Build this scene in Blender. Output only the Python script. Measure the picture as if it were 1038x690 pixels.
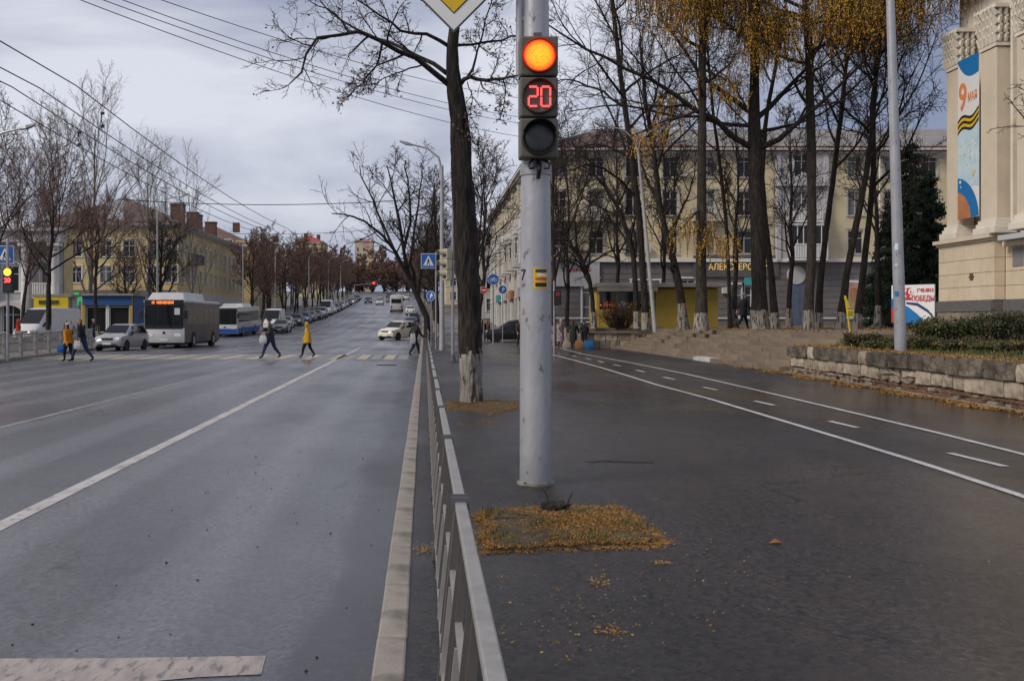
import bpy, bmesh, math, random
import numpy as np
from mathutils import Vector, Matrix, Quaternion

for o in list(bpy.data.objects):
    bpy.data.objects.remove(o)
scene = bpy.context.scene
COL = scene.collection
R = math.radians
random.seed(7)

# ---------------------------------------------------------------- camera
EYE = 1.6
cam = bpy.data.cameras.new('camera')
cam.sensor_width = 36.0
cam.lens = 35.0
cam.shift_x = 89 / 1038
cam.shift_y = -20 / 1038
cam.clip_end = 6000
cam_o = bpy.data.objects.new('camera', cam)
cam_o.location = (0, 0, EYE)
cam_o.rotation_euler = (R(90), 0, 0)
COL.objects.link(cam_o)
scene.camera = cam_o

# ---------------------------------------------------------------- overcast sky
SUN_EL, SUN_AZ = R(38), R(-118)          # azimuth from +Y, clockwise positive
world = bpy.data.worlds.new('World')
scene.world = world
world.use_nodes = True
wn = world.node_tree
wn.nodes.clear()
L = wn.links.new
wout = wn.nodes.new('ShaderNodeOutputWorld')
wbg = wn.nodes.new('ShaderNodeBackground')
wbg.inputs['Strength'].default_value = 0.1
sky = wn.nodes.new('ShaderNodeTexSky')
sky.sky_type = 'NISHITA'
sky.sun_disc = False
sky.sun_elevation = SUN_EL
sky.sun_rotation = SUN_AZ
wtc = wn.nodes.new('ShaderNodeTexCoord')
wmap = wn.nodes.new('ShaderNodeMapping')
wmap.inputs['Scale'].default_value = (1.6, 1.6, 4.2)
wmap.inputs['Location'].default_value = (0.35, 0.1, 0.35)
wno = wn.nodes.new('ShaderNodeTexNoise')
wno.inputs['Scale'].default_value = 1.25
wno.inputs['Detail'].default_value = 9
wno.inputs['Roughness'].default_value = 0.52
wno.inputs['Distortion'].default_value = 0.35
wra = wn.nodes.new('ShaderNodeValToRGB')
wra.color_ramp.elements[0].position = 0.41
wra.color_ramp.elements[0].color = (0.20, 0.23, 0.325, 1)
wra.color_ramp.elements[1].position = 0.60
wra.color_ramp.elements[1].color = (0.605, 0.62, 0.68, 1)
wmul = wn.nodes.new('ShaderNodeMix'); wmul.data_type = 'RGBA'; wmul.blend_type = 'MULTIPLY'
wmul.inputs[0].default_value = 1.0
wmul.inputs[7].default_value = (7.9, 7.9, 8.05, 1)
wmix = wn.nodes.new('ShaderNodeMix'); wmix.data_type = 'RGBA'
wmix.inputs[0].default_value = 0.93
L(wtc.outputs['Generated'], wmap.inputs['Vector'])
L(wmap.outputs['Vector'], wno.inputs['Vector'])
L(wno.outputs['Fac'], wra.inputs['Fac'])
L(wra.outputs['Color'], wmul.inputs[6])
L(sky.outputs['Color'], wmix.inputs[6])
L(wmul.outputs[2], wmix.inputs[7])
L(wmix.outputs[2], wbg.inputs['Color'])
L(wbg.outputs['Background'], wout.inputs['Surface'])

sun = bpy.data.lights.new('sun', 'SUN')
sun.energy = 1.5
sun.angle = R(18)
sun.color = (1.0, 0.89, 0.74)
sun_o = bpy.data.objects.new('sun', sun)
sd = Vector((math.sin(SUN_AZ) * math.cos(SUN_EL), math.cos(SUN_AZ) * math.cos(SUN_EL), math.sin(SUN_EL)))
sun_o.rotation_euler = sd.to_track_quat('Z', 'Y').to_euler()
sun_o.location = sd * 60
COL.objects.link(sun_o)

scene.view_settings.view_transform = 'Standard'
scene.view_settings.look = 'None'
scene.view_settings.exposure = 0.62
scene.view_settings.gamma = 1.0
scene.view_settings.use_curve_mapping = False
scene.cycles.max_bounces = 6
scene.cycles.use_denoising = True

# ---------------------------------------------------------------- helpers
F, VX, VY = 1009.0, 430.0, 325.0
def P(px, py, d):
    return Vector(((px - VX) / F * d, d, EYE + (VY - py) / F * d))
def G(px, py, z=0.0):
    return P(px, py, F * (EYE - z) / (py - VY))
def prof(d):                              # the street climbs a hill beyond the crossing
    if d < 80: return 0.0
    if d < 130: return 0.042 * (d - 80) ** 2 / 100.0
    if d < 470: return 1.05 + 0.042 * (d - 130)
    if d < 530:
        t = d - 470
        return 15.33 + 0.042 * t - 0.042 * t * t / 120.0
    return 16.59
def slope(d): return (prof(d + 1) - prof(d - 1)) / 2
def bend(d): return 0.0 if d < 150 else -9.0 * ((d - 150) / 250.0) ** 2
ROADZ = -0.12

def tag(o, label, cat, group=None):
    o['label'] = label; o['category'] = cat
    if group: o['group'] = group
    return o
def structure(o): o['kind'] = 'structure'; return o
def stuff(o): o['kind'] = 'stuff'; return o
def thing(name, label, cat, loc=(0, 0, 0), rotz=0.0, group=None):
    o = bpy.data.objects.new(name, None)
    o.empty_display_size = 0.2
    COL.objects.link(o)
    o.location = loc; o.rotation_euler = (0, 0, rotz)
    return tag(o, label, cat, group)
def link(name, me, parent=None, loc=None, rot=None):
    o = bpy.data.objects.new(name, me)
    COL.objects.link(o)
    if parent: o.parent = parent
    if loc is not None: o.location = loc
    if rot is not None: o.rotation_euler = rot
    return o
def dup(root, loc=None, rotz=None, label=None, group=None, scale=None):
    r = root.copy(); COL.objects.link(r)
    if loc is not None: r.location = loc
    if rotz is not None: r.rotation_euler = (0, 0, rotz)
    if scale is not None: r.scale = scale
    if label: r['label'] = label
    if group: r['group'] = group
    for ch in list(root.children):
        c = ch.copy(); COL.objects.link(c); c.parent = r
        for g in list(ch.children):
            e = g.copy(); COL.objects.link(e); e.parent = c
    return r
def on_slope(o, x, d, heading, dz=0.0):
    n = Vector((0, -slope(d), 1)).normalized()
    q = Vector((0, 0, 1)).rotation_difference(n) @ Quaternion((0, 0, 1), heading)
    o.rotation_mode = 'QUATERNION'
    o.rotation_quaternion = q
    o.location = (x, d, prof(d) + dz)

def fast_mesh(name, verts, faces, mats, mi=None, smooth=False):
    """verts Nx3, faces a list of arrays (n x 3 or n x 4)"""
    me = bpy.data.meshes.new(name)
    verts = np.asarray(verts, dtype=np.float32)
    me.vertices.add(len(verts))
    me.vertices.foreach_set('co', verts.ravel())
    idx = np.concatenate([np.asarray(f, dtype=np.int32).ravel() for f in faces])
    tot = np.concatenate([np.full(len(f), np.asarray(f).shape[1], dtype=np.int32) for f in faces])
    st = np.concatenate([[0], np.cumsum(tot)[:-1]]).astype(np.int32)
    me.loops.add(len(idx)); me.loops.foreach_set('vertex_index', idx)
    me.polygons.add(len(tot)); me.polygons.foreach_set('loop_start', st); me.polygons.foreach_set('loop_total', tot)
    if mi is not None: me.polygons.foreach_set('material_index', np.asarray(mi, dtype=np.int32))
    if smooth: me.polygons.foreach_set('use_smooth', np.ones(len(tot), dtype=bool))
    for m in mats: me.materials.append(m)
    me.update(calc_edges=True)
    return me

class MB:
    def __init__(self): self.v, self.f, self.m = [], [], []
    def add(self, vs, fs, mi=0):
        n = len(self.v)
        self.v += [tuple(v) for v in vs]
        self.f += [tuple(i + n for i in f) for f in fs]
        self.m += [mi] * len(fs)
        return self
    def box(self, c, s, mi=0, rz=0.0, M=None):
        x, y, z = (k / 2 for k in s)
        vs = [Vector(p) for p in ((-x,-y,-z),(x,-y,-z),(x,y,-z),(-x,y,-z),(-x,-y,z),(x,-y,z),(x,y,z),(-x,y,z))]
        if M is not None: vs = [M @ v for v in vs]
        elif rz: vs = [Matrix.Rotation(rz, 3, 'Z') @ v for v in vs]
        c = Vector(c)
        return self.add([v + c for v in vs], [(0,3,2,1),(4,5,6,7),(0,1,5,4),(1,2,6,5),(2,3,7,6),(3,0,4,7)], mi)
    def bar(self, a, b, w, h, mi=0):
        a, b = Vector(a), Vector(b); t = (b - a).normalized()
        ref = Vector((0, 0, 1)) if abs(t.z) < 0.95 else Vector((1, 0, 0))
        u = t.cross(ref).normalized() * w / 2; v = u.cross(t).normalized() * h / 2
        vs = [a-u-v, a+u-v, a+u+v, a-u+v, b-u-v, b+u-v, b+u+v, b-u+v]
        return self.add(vs, [(0,3,2,1),(4,5,6,7),(0,1,5,4),(1,2,6,5),(2,3,7,6),(3,0,4,7)], mi)
    def tube(self, pts, rad, n=8, mi=0, caps=True):
        pts = [Vector(p) for p in pts]
        if not hasattr(rad, '__len__'): rad = [rad] * len(pts)
        vs, fs = [], []
        for i, p in enumerate(pts):
            t = (pts[min(i+1, len(pts)-1)] - pts[max(i-1, 0)]).normalized()
            ref = Vector((0, 1, 0)) if abs(t.y) < 0.9 else Vector((1, 0, 0))
            u = t.cross(ref).normalized(); w = t.cross(u)
            for k in range(n):
                a = 2 * math.pi * k / n
                vs.append(p + (u * math.cos(a) + w * math.sin(a)) * rad[i])
        for i in range(len(pts) - 1):
            for k in range(n):
                k2 = (k + 1) % n
                fs.append((i*n+k, i*n+k2, (i+1)*n+k2, (i+1)*n+k))
        if caps:
            fs.append(tuple(range(n))[::-1]); fs.append(tuple((len(pts)-1)*n + k for k in range(n)))
        return self.add(vs, fs, mi)
    def prism(self, poly, y0, y1, mi=0, M=None):
        """poly in (x,z), extruded along y"""
        n = len(poly)
        vs = [Vector((x, y0, z)) for x, z in poly] + [Vector((x, y1, z)) for x, z in poly]
        if M is not None: vs = [M @ v for v in vs]
        fs = [tuple(range(n)), tuple(range(2*n-1, n-1, -1))] + [(i, i+n, (i+1) % n + n, (i+1) % n) for i in range(n)]
        return self.add(vs, fs, mi)
    def disc(self, c, r, y0, y1, n=20, mi=0):
        c = Vector(c)
        poly = [(c.x + r*math.cos(2*math.pi*k/n), c.z + r*math.sin(2*math.pi*k/n)) for k in range(n)]
        return self.prism(poly, c.y + y0, c.y + y1, mi)
    def loft(self, rings, mi=0, caps=True, closed=True):
        n = len(rings[0]); vs = [p for r in rings for p in r]; fs = []
        for i in range(len(rings) - 1):
            for k in range(n if closed else n - 1):
                k2 = (k + 1) % n
                fs.append((i*n+k, i*n+k2, (i+1)*n+k2, (i+1)*n+k))
        if caps:
            fs.append(tuple(range(n))[::-1]); fs.append(tuple((len(rings)-1)*n + k for k in range(n)))
        return self.add(vs, fs, mi)
    def mesh(self, name, mats, smooth=False, bevel=0.0, angle=35):
        me = bpy.data.meshes.new(name)
        me.from_pydata(self.v, [], self.f)
        if not isinstance(mats, (list, tuple)): mats = [mats]
        for m in mats: me.materials.append(m)
        me.polygons.foreach_set('material_index', self.m)
        bm = bmesh.new(); bm.from_mesh(me)
        if bevel:
            bmesh.ops.bevel(bm, geom=[e for e in bm.edges if e.is_manifold and e.calc_face_angle(0) > 0.6], offset=bevel, segments=2, affect='EDGES', profile=0.5)
        bmesh.ops.recalc_face_normals(bm, faces=bm.faces)
        if smooth:
            for f in bm.faces: f.smooth = True
            for e in bm.edges:
                if e.is_manifold and e.calc_face_angle(0) > R(angle): e.smooth = False
        bm.to_mesh(me); bm.free()
        return me
    def build(self, name, mats, parent=None, loc=None, rot=None, smooth=False, bevel=0.0, angle=35):
        return link(name, self.mesh(name, mats, smooth, bevel, angle), parent, loc, rot)

# ---------------------------------------------------------------- materials
def mat(name, col, rough=0.7, col2=None, scale=3.0, bump=0.0, bscale=None, metal=0.0, detail=5, spec=0.4, contrast=(0.35, 0.65), stretch=(1,1,1), col3=None, scale3=0.5, fac3=(0.5,0.7), coat=0.0):
    m = bpy.data.materials.new(name); m.use_nodes = True
    nt = m.node_tree; b = nt.nodes['Principled BSDF']
    b.inputs['Base Color'].default_value = (*col, 1); b.inputs['Roughness'].default_value = rough
    b.inputs['Metallic'].default_value = metal; b.inputs['Specular IOR Level'].default_value = spec
    if coat: b.inputs['Coat Weight'].default_value = coat
    tc = mp = None
    if col2 or bump:
        tc = nt.nodes.new('ShaderNodeTexCoord'); mp = nt.nodes.new('ShaderNodeMapping')
        mp.inputs['Scale'].default_value = stretch
        nt.links.new(tc.outputs['Object'], mp.inputs['Vector'])
    last = None
    if col2:
        no = nt.nodes.new('ShaderNodeTexNoise'); no.inputs['Scale'].default_value = scale; no.inputs['Detail'].default_value = detail
        no.inputs['Roughness'].default_value = 0.62
        ra = nt.nodes.new('ShaderNodeValToRGB')
        ra.color_ramp.elements[0].position, ra.color_ramp.elements[1].position = contrast
        ra.color_ramp.elements[0].color = (*col, 1); ra.color_ramp.elements[1].color = (*col2, 1)
        nt.links.new(mp.outputs['Vector'], no.inputs['Vector']); nt.links.new(no.outputs['Fac'], ra.inputs['Fac'])
        last = ra.outputs['Color']
        if col3:
            n3 = nt.nodes.new('ShaderNodeTexNoise'); n3.inputs['Scale'].default_value = scale3; n3.inputs['Detail'].default_value = 6
            r3 = nt.nodes.new('ShaderNodeMapRange'); r3.inputs[1].default_value, r3.inputs[2].default_value = fac3
            mx = nt.nodes.new('ShaderNodeMix'); mx.data_type = 'RGBA'; mx.inputs[7].default_value = (*col3, 1)
            nt.links.new(mp.outputs['Vector'], n3.inputs['Vector']); nt.links.new(n3.outputs['Fac'], r3.inputs[0])
            nt.links.new(r3.outputs[0], mx.inputs[0]); nt.links.new(last, mx.inputs[6]); last = mx.outputs[2]
        nt.links.new(last, b.inputs['Base Color'])
    if bump:
        nb = nt.nodes.new('ShaderNodeTexNoise'); nb.inputs['Scale'].default_value = bscale or scale * 4; nb.inputs['Detail'].default_value = 6
        bu = nt.nodes.new('ShaderNodeBump'); bu.inputs['Strength'].default_value = bump; bu.inputs['Distance'].default_value = 0.05 if bump > 0.85 else 0.02
        nt.links.new(mp.outputs['Vector'], nb.inputs['Vector']); nt.links.new(nb.outputs['Fac'], bu.inputs['Height']); nt.links.new(bu.outputs['Normal'], b.inputs['Normal'])
    return m
def emit(name, col, strength=1.0, base=(0.02, 0.02, 0.02)):
    m = bpy.data.materials.new(name); m.use_nodes = True
    b = m.node_tree.nodes['Principled BSDF']
    b.inputs['Base Color'].default_value = (*base, 1)
    b.inputs['Emission Color'].default_value = (*col, 1); b.inputs['Emission Strength'].default_value = strength
    return m
def random_tint(m, amount=0.35):
    """brightness changes a little from object to object and patch to patch"""
    nt = m.node_tree; b = nt.nodes['Principled BSDF']
    oi = nt.nodes.new('ShaderNodeObjectInfo'); mr = nt.nodes.new('ShaderNodeMapRange')
    mr.inputs[3].default_value = 1 - amount; mr.inputs[4].default_value = 1 + amount
    hs = nt.nodes.new('ShaderNodeHueSaturation')
    nt.links.new(oi.outputs['Random'], mr.inputs[0]); nt.links.new(mr.outputs[0], hs.inputs['Value'])
    if b.inputs['Base Color'].is_linked:
        nt.links.new(b.inputs['Base Color'].links[0].from_socket, hs.inputs['Color'])
    else: hs.inputs['Color'].default_value = b.inputs['Base Color'].default_value
    nt.links.new(hs.outputs['Color'], b.inputs['Base Color'])
    return m

def asphalt(name, c_lo, c_hi, r_lo, r_hi, grain=220.0, wet_axis=None, dust=None, newer=None, gc=(0.35, 1.75)):
    """grainy asphalt: colour and gloss vary in large damp patches, aggregate gives fine relief"""
    m = bpy.data.materials.new(name); m.use_nodes = True
    nt = m.node_tree; b = nt.nodes['Principled BSDF']; ln = nt.links.new; N = nt.nodes.new
    tc = N('ShaderNodeTexCoord')
    def noise(s, det=5, st=(1,1,1), rough=0.6):
        mp = N('ShaderNodeMapping'); mp.inputs['Scale'].default_value = st
        n = N('ShaderNodeTexNoise'); n.inputs['Scale'].default_value = s; n.inputs['Detail'].default_value = det; n.inputs['Roughness'].default_value = rough
        ln(tc.outputs['Object'], mp.inputs['Vector']); ln(mp.outputs['Vector'], n.inputs['Vector'])
        return n.outputs['Fac']
    def ramp(f, p0, c0, p1, c1):
        r = N('ShaderNodeValToRGB'); r.color_ramp.elements[0].position = p0; r.color_ramp.elements[1].position = p1
        r.color_ramp.elements[0].color = (*c0, 1); r.color_ramp.elements[1].color = (*c1, 1); ln(f, r.inputs['Fac']); return r.outputs['Color']
    def mixc(fac, a, bb, mode='MIX'):
        x = N('ShaderNodeMix'); x.data_type = 'RGBA'; x.blend_type = mode
        for s, v in ((0, fac), (6, a), (7, bb)):
            if hasattr(v, 'is_linked'): ln(v, x.inputs[s])
            else: x.inputs[s].default_value = v if s == 0 else (*v, 1)
        return x.outputs[2]
    base = ramp(noise(0.22, 6, (1.0, 0.35, 1)), 0.36, c_lo, 0.66, c_hi)
    streak = ramp(noise(1.6, 4, (1.0, 0.05, 1)), 0.35, (0.86, 0.86, 0.86), 0.7, (1.1, 1.1, 1.1))
    base = mixc(1.0, base, streak, 'MULTIPLY')
    # wheel tracks along the lanes, wandering cracks
    if wet_axis:
        sx0 = N('ShaderNodeSeparateXYZ'); ln(tc.outputs['Object'], sx0.inputs[0])
        w1 = N('ShaderNodeMath'); w1.operation = 'MULTIPLY_ADD'; w1.inputs[1].default_value = 0.9; ln(noise(0.06, 3), w1.inputs[0]); ln(sx0.outputs['X'], w1.inputs[2])
        w2 = N('ShaderNodeMath'); w2.operation = 'MULTIPLY'; w2.inputs[1].default_value = 2 * math.pi / 1.65; ln(w1.outputs[0], w2.inputs[0])
        w3 = N('ShaderNodeMath'); w3.operation = 'SINE'; ln(w2.outputs[0], w3.inputs[0])
        base = mixc(1.0, base, ramp(w3.outputs[0], 0.0, (0.74, 0.74, 0.75), 0.9, (1.14, 1.14, 1.16)), 'MULTIPLY')
    cmap = N('ShaderNodeMapping'); cno = N('ShaderNodeTexNoise'); cno.inputs['Scale'].default_value = 1.3; cno.inputs['Detail'].default_value = 4
    ln(tc.outputs['Object'], cno.inputs['Vector'])
    cadd = N('ShaderNodeVectorMath'); cadd.operation = 'MULTIPLY_ADD'; cadd.inputs[1].default_value = (0.9, 0.9, 0.0); ln(cno.outputs['Color'], cadd.inputs[0]); ln(tc.outputs['Object'], cadd.inputs[2])
    cvo = N('ShaderNodeTexVoronoi'); cvo.feature = 'DISTANCE_TO_EDGE'; cvo.inputs['Scale'].default_value = 0.23; ln(cadd.outputs[0], cvo.inputs['Vector'])
    cr = N('ShaderNodeMapRange'); cr.inputs[1].default_value = 0.0012; cr.inputs[2].default_value = 0.0045; cr.inputs[3].default_value = 1.0; cr.inputs[4].default_value = 0.0; ln(cvo.outputs['Distance'], cr.inputs[0])
    cm2 = N('ShaderNodeMath'); cm2.operation = 'MULTIPLY'; cmk = N('ShaderNodeMapRange'); cmk.inputs[1].default_value = 0.5; cmk.inputs[2].default_value = 0.6; ln(noise(0.35, 3), cmk.inputs[0]); ln(cr.outputs[0], cm2.inputs[0]); ln(cmk.outputs[0], cm2.inputs[1])
    base = mixc(cm2.outputs[0], base, tuple(c * 0.3 for c in c_lo))
    vo = N('ShaderNodeTexVoronoi'); vo.inputs['Scale'].default_value = grain * 0.4; ln(tc.outputs['Object'], vo.inputs['Vector'])
    gr = N('ShaderNodeMapRange'); gr.inputs[3].default_value, gr.inputs[4].default_value = gc; ln(vo.outputs['Color'], gr.inputs[0])
    gcol = N('ShaderNodeCombineColor')
    for k in range(3): ln(gr.outputs[0], gcol.inputs[k])
    base = mixc(0.9, base, gcol.outputs[0], 'MULTIPLY')
    if dust:
        dfac = N('ShaderNodeMapRange'); dfac.inputs[1].default_value = 0.52; dfac.inputs[2].default_value = 0.75; ln(noise(0.7, 7), dfac.inputs[0])
        base = mixc(dfac.outputs[0], base, dust)
    rough = N('ShaderNodeMapRange'); rough.inputs[1].default_value = 0.4; rough.inputs[2].default_value = 0.62
    rough.inputs[3].default_value = r_lo; rough.inputs[4].default_value = r_hi
    ln(noise(0.13, 5, (1.0, 0.6, 1)), rough.inputs[0]); rsock = rough.outputs[0]
    if wet_axis:                         # damp band beside the kerb with a ragged edge
        x0, x1 = wet_axis
        sx = N('ShaderNodeSeparateXYZ'); ln(tc.outputs['Object'], sx.inputs[0])
        ad = N('ShaderNodeMath'); ad.operation = 'MULTIPLY_ADD'; ad.inputs[1].default_value = 1.1; ln(noise(0.9, 8, (1, 0.25, 1)), ad.inputs[0]); ln(sx.outputs['X'], ad.inputs[2])
        mr = N('ShaderNodeMapRange'); mr.inputs[1].default_value = x0 + 0.55; mr.inputs[2].default_value = x1 + 0.55; ln(ad.outputs[0], mr.inputs[0])
        base = mixc(mr.outputs[0], base, mixc(0.72, base, (0.022, 0.020, 0.020)))
    if newer:                            # newer, smoother asphalt towards +x with a faded border
        sx = N('ShaderNodeSeparateXYZ'); ln(tc.outputs['Object'], sx.inputs[0])
        ad = N('ShaderNodeMath'); ad.operation = 'MULTIPLY_ADD'; ad.inputs[1].default_value = 1.6; ln(noise(0.6, 7), ad.inputs[0]); ln(sx.outputs['X'], ad.inputs[2])
        mr = N('ShaderNodeMapRange'); mr.inputs[1].default_value = newer + 0.5; mr.inputs[2].default_value = newer + 1.5; ln(ad.outputs[0], mr.inputs[0])
        base = mixc(mr.outputs[0], base, mixc(1.0, base, (1.32, 1.32, 1.42), 'MULTIPLY'))
        rm = N('ShaderNodeMath'); rm.operation = 'MULTIPLY_ADD'; rm.inputs[1].default_value = -0.14; ln(mr.outputs[0], rm.inputs[0]); ln(rsock, rm.inputs[2]); rsock = rm.outputs[0]
    ln(base, b.inputs['Base Color']); ln(rsock, b.inputs['Roughness'])
    b.inputs['Specular IOR Level'].default_value = 0.45 if wet_axis else 0.36
    bu = N('ShaderNodeBump'); bu.inputs['Strength'].default_value = 0.35; bu.inputs['Distance'].default_value = 0.006
    ln(noise(grain, 3), bu.inputs['Height']); ln(bu.outputs['Normal'], b.inputs['Normal'])
    return m

M = {}
M['road'] = asphalt('road asphalt', (0.094, 0.094, 0.105), (0.140, 0.139, 0.153), 0.20, 0.50, 90, (-0.74, -0.60), gc=(0.55, 1.45))
M['walk'] = asphalt('pavement asphalt', (0.012, 0.0102, 0.0095), (0.033, 0.0272, 0.0245), 0.30, 0.64, 80, None, (0.040, 0.031, 0.026), 1.6, (0.2, 2.5))
M['farwalk'] = mat('far pavement', (0.12, 0.115, 0.11), 0.7, (0.18, 0.17, 0.16), 0.6)
M['paint'] = mat('worn road paint', (0.50, 0.47, 0.45), 0.6, (0.33, 0.31, 0.30), 2.2, 0.1, 60, contrast=(0.42, 0.7), col3=(0.15, 0.145, 0.145), scale3=14, fac3=(0.56, 0.72))
M['paint_faded'] = mat('faded road paint', (0.32, 0.30, 0.29), 0.6, (0.17, 0.165, 0.165), 5, 0.1, 60, contrast=(0.4, 0.62))
M['paint_scraped'] = mat('scraped stop line paint', (0.40, 0.345, 0.315), 0.6, (0.28, 0.245, 0.235), 5.0, 0.15, 40, contrast=(0.38, 0.66), stretch=(2.4, 0.8, 1), col3=(0.16, 0.15, 0.15), scale3=9.0, fac3=(0.54, 0.66))
M['paint_bike'] = mat('cycle lane paint', (0.58, 0.57, 0.56), 0.6, (0.42, 0.41, 0.41), 3, 0.1, 60, col3=(0.12, 0.12, 0.125), scale3=18, fac3=(0.58, 0.74))
M['paint_yellow'] = mat('worn yellow paint', (0.50, 0.42, 0.28), 0.6, (0.34, 0.30, 0.24), 3)
M['kerb'] = random_tint(mat('kerb concrete', (0.31, 0.28, 0.245), 0.85, (0.235, 0.212, 0.185), 5, 0.25, 60, col3=(0.12, 0.105, 0.088), scale3=3, fac3=(0.50, 0.72)), 0.05)
M['soil'] = mat('soil', (0.055, 0.042, 0.028), 0.95, (0.10, 0.075, 0.04), 4, 0.6, 30)
M['grass_ground'] = mat('grassy soil', (0.05, 0.07, 0.022), 0.95, (0.09, 0.085, 0.035), 2.2, 0.6, 30)
M['plaza'] = mat('plaza slabs', (0.19, 0.145, 0.105), 0.85, (0.14, 0.11, 0.08), 1.5, 0.3, 20)
M['step'] = random_tint(mat('step stone', (0.21, 0.165, 0.12), 0.85, (0.145, 0.115, 0.085), 2.0, 0.4, 25, col3=(0.26, 0.18, 0.10), scale3=1.2, fac3=(0.5, 0.72)), 0.12)
M['galv'] = mat('galvanised steel', (0.36, 0.365, 0.385), 0.42, (0.27, 0.275, 0.295), 6, 0.12, 35, metal=0.35, spec=0.5, col3=(0.22, 0.22, 0.23), scale3=3, fac3=(0.58, 0.75))
M['galv_pole'] = mat('silver painted pole', (0.43, 0.435, 0.46), 0.36, (0.34, 0.345, 0.37), 3, 0.25, 22, metal=0.3, spec=0.5, col3=(0.17, 0.155, 0.15), scale3=12, fac3=(0.655, 0.71), stretch=(1, 1, 0.5))
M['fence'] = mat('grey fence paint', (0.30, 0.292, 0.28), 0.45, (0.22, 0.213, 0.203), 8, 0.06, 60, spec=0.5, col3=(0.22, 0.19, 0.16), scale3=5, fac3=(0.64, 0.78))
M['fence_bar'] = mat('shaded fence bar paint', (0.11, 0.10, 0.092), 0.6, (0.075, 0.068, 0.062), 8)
M['fence_dark'] = mat('dark fence clamp', (0.10, 0.105, 0.115), 0.5)
M['lampwhite'] = mat('whitish lamp post paint', (0.40, 0.40, 0.405), 0.55, (0.30, 0.30, 0.305), 4)
M['concrete_post'] = mat('concrete post', (0.36, 0.35, 0.33), 0.85, (0.26, 0.25, 0.235), 4)
M['cable'] = mat('black cable', (0.012, 0.012, 0.014), 0.6)
M['bark'] = mat('dark bark', (0.012, 0.009, 0.008), 0.95, (0.050, 0.040, 0.034), 13, 1.0, 22, stretch=(1, 1, 0.2), contrast=(0.4, 0.66))
M['bark_grey'] = mat('grey brown bark', (0.022, 0.017, 0.014), 0.95, (0.062, 0.050, 0.042), 10, 1.0, 22, stretch=(1, 1, 0.28))
M['twig'] = mat('dark twigs', (0.020, 0.015, 0.013), 0.9, (0.040, 0.030, 0.026), 2)
M['twig_red'] = mat('reddish twigs', (0.11, 0.068, 0.056), 0.9, (0.17, 0.108, 0.09), 2)
M['twig_pale'] = mat('pale poplar twigs', (0.15, 0.13, 0.115), 0.9, (0.21, 0.185, 0.165), 2)
M['whitewash'] = mat('flaking whitewash', (0.34, 0.315, 0.28), 0.9, (0.20, 0.18, 0.155), 12, 1.0, 22, stretch=(1, 1, 0.2), col3=(0.05, 0.04, 0.032), scale3=14, fac3=(0.50, 0.60))
M['larch'] = random_tint(mat('golden larch needles', (0.66, 0.37, 0.04), 0.8, (0.46, 0.245, 0.028), 1.3), 0.1)
M['larch_dark'] = mat('brownish needles', (0.36, 0.19, 0.03), 0.85, (0.20, 0.11, 0.022), 1.5)
M['leaf_brown'] = random_tint(mat('withered linden leaves', (0.27, 0.155, 0.115), 0.85, (0.18, 0.108, 0.083), 0.9), 0.25)
M['leaf_orange'] = mat('fallen orange leaves', (0.32, 0.145, 0.036), 0.85, (0.18, 0.085, 0.028), 6)
M['leaf_gold'] = mat('fallen golden needles', (0.42, 0.24, 0.052), 0.9, (0.24, 0.135, 0.036), 5)
M['grass'] = mat('grass blades', (0.075, 0.095, 0.022), 0.8, (0.13, 0.115, 0.035), 4)
M['hedge_green'] = mat('dark shrub leaves', (0.030, 0.052, 0.018), 0.6, (0.060, 0.085, 0.028), 3)
M['hedge_mix'] = mat('autumn hedge leaves', (0.060, 0.070, 0.020), 0.65, (0.17, 0.105, 0.025), 2.6, contrast=(0.42, 0.6))
M['hedge_red'] = mat('purplish shrub leaves', (0.045, 0.030, 0.024), 0.65, (0.060, 0.065, 0.026), 3)
M['spruce'] = mat('spruce needles', (0.012, 0.026, 0.014), 0.8, (0.026, 0.045, 0.022), 2)
M['white'] = mat('white paint', (0.72, 0.72, 0.71), 0.5, (0.62, 0.62, 0.61), 2)
M['black'] = mat('black plastic', (0.018, 0.018, 0.019), 0.5)
M['rubber'] = mat('tyre rubber', (0.022, 0.022, 0.022), 0.85)
M['rim'] = mat('wheel rim', (0.30, 0.30, 0.31), 0.4, metal=0.5)
M['glass'] = mat('dark window glass', (0.018, 0.020, 0.023), 0.08, spec=0.35)
M['glass_curtain'] = mat('curtained window glass', (0.19, 0.185, 0.175), 0.15, (0.08, 0.08, 0.08), 1.5, spec=0.6, stretch=(8, 1, 0.3))
M['glass_sky'] = mat('car glass', (0.012, 0.014, 0.016), 0.06, spec=0.28)
M['wframe'] = mat('window frames', (0.50, 0.48, 0.45), 0.6, (0.40, 0.38, 0.36), 3)
M['ochre'] = mat('ochre plaster', (0.64, 0.50, 0.255), 0.9, (0.54, 0.42, 0.215), 0.8, 0.2, 12, col3=(0.36, 0.29, 0.19), scale3=0.4, fac3=(0.55, 0.75))
M['cream'] = mat('cream plaster', (0.65, 0.555, 0.355), 0.9, (0.55, 0.47, 0.305), 0.7, 0.2, 12, col3=(0.42, 0.35, 0.25), scale3=0.45, fac3=(0.54, 0.75))
M['pale'] = mat('pale stucco', (0.56, 0.53, 0.49), 0.9, (0.47, 0.445, 0.41), 1.0, 0.2, 12, col3=(0.36, 0.34, 0.32), scale3=0.6, fac3=(0.56, 0.75))
M['lilac'] = mat('pale grey stucco', (0.50, 0.49, 0.50), 0.9, (0.42, 0.41, 0.42), 0.8, 0.2, 12)
M['grey_clad'] = mat('grey ground floor cladding', (0.17, 0.155, 0.155), 0.8, (0.13, 0.12, 0.12), 1.2, 0.2, 10)
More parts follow.
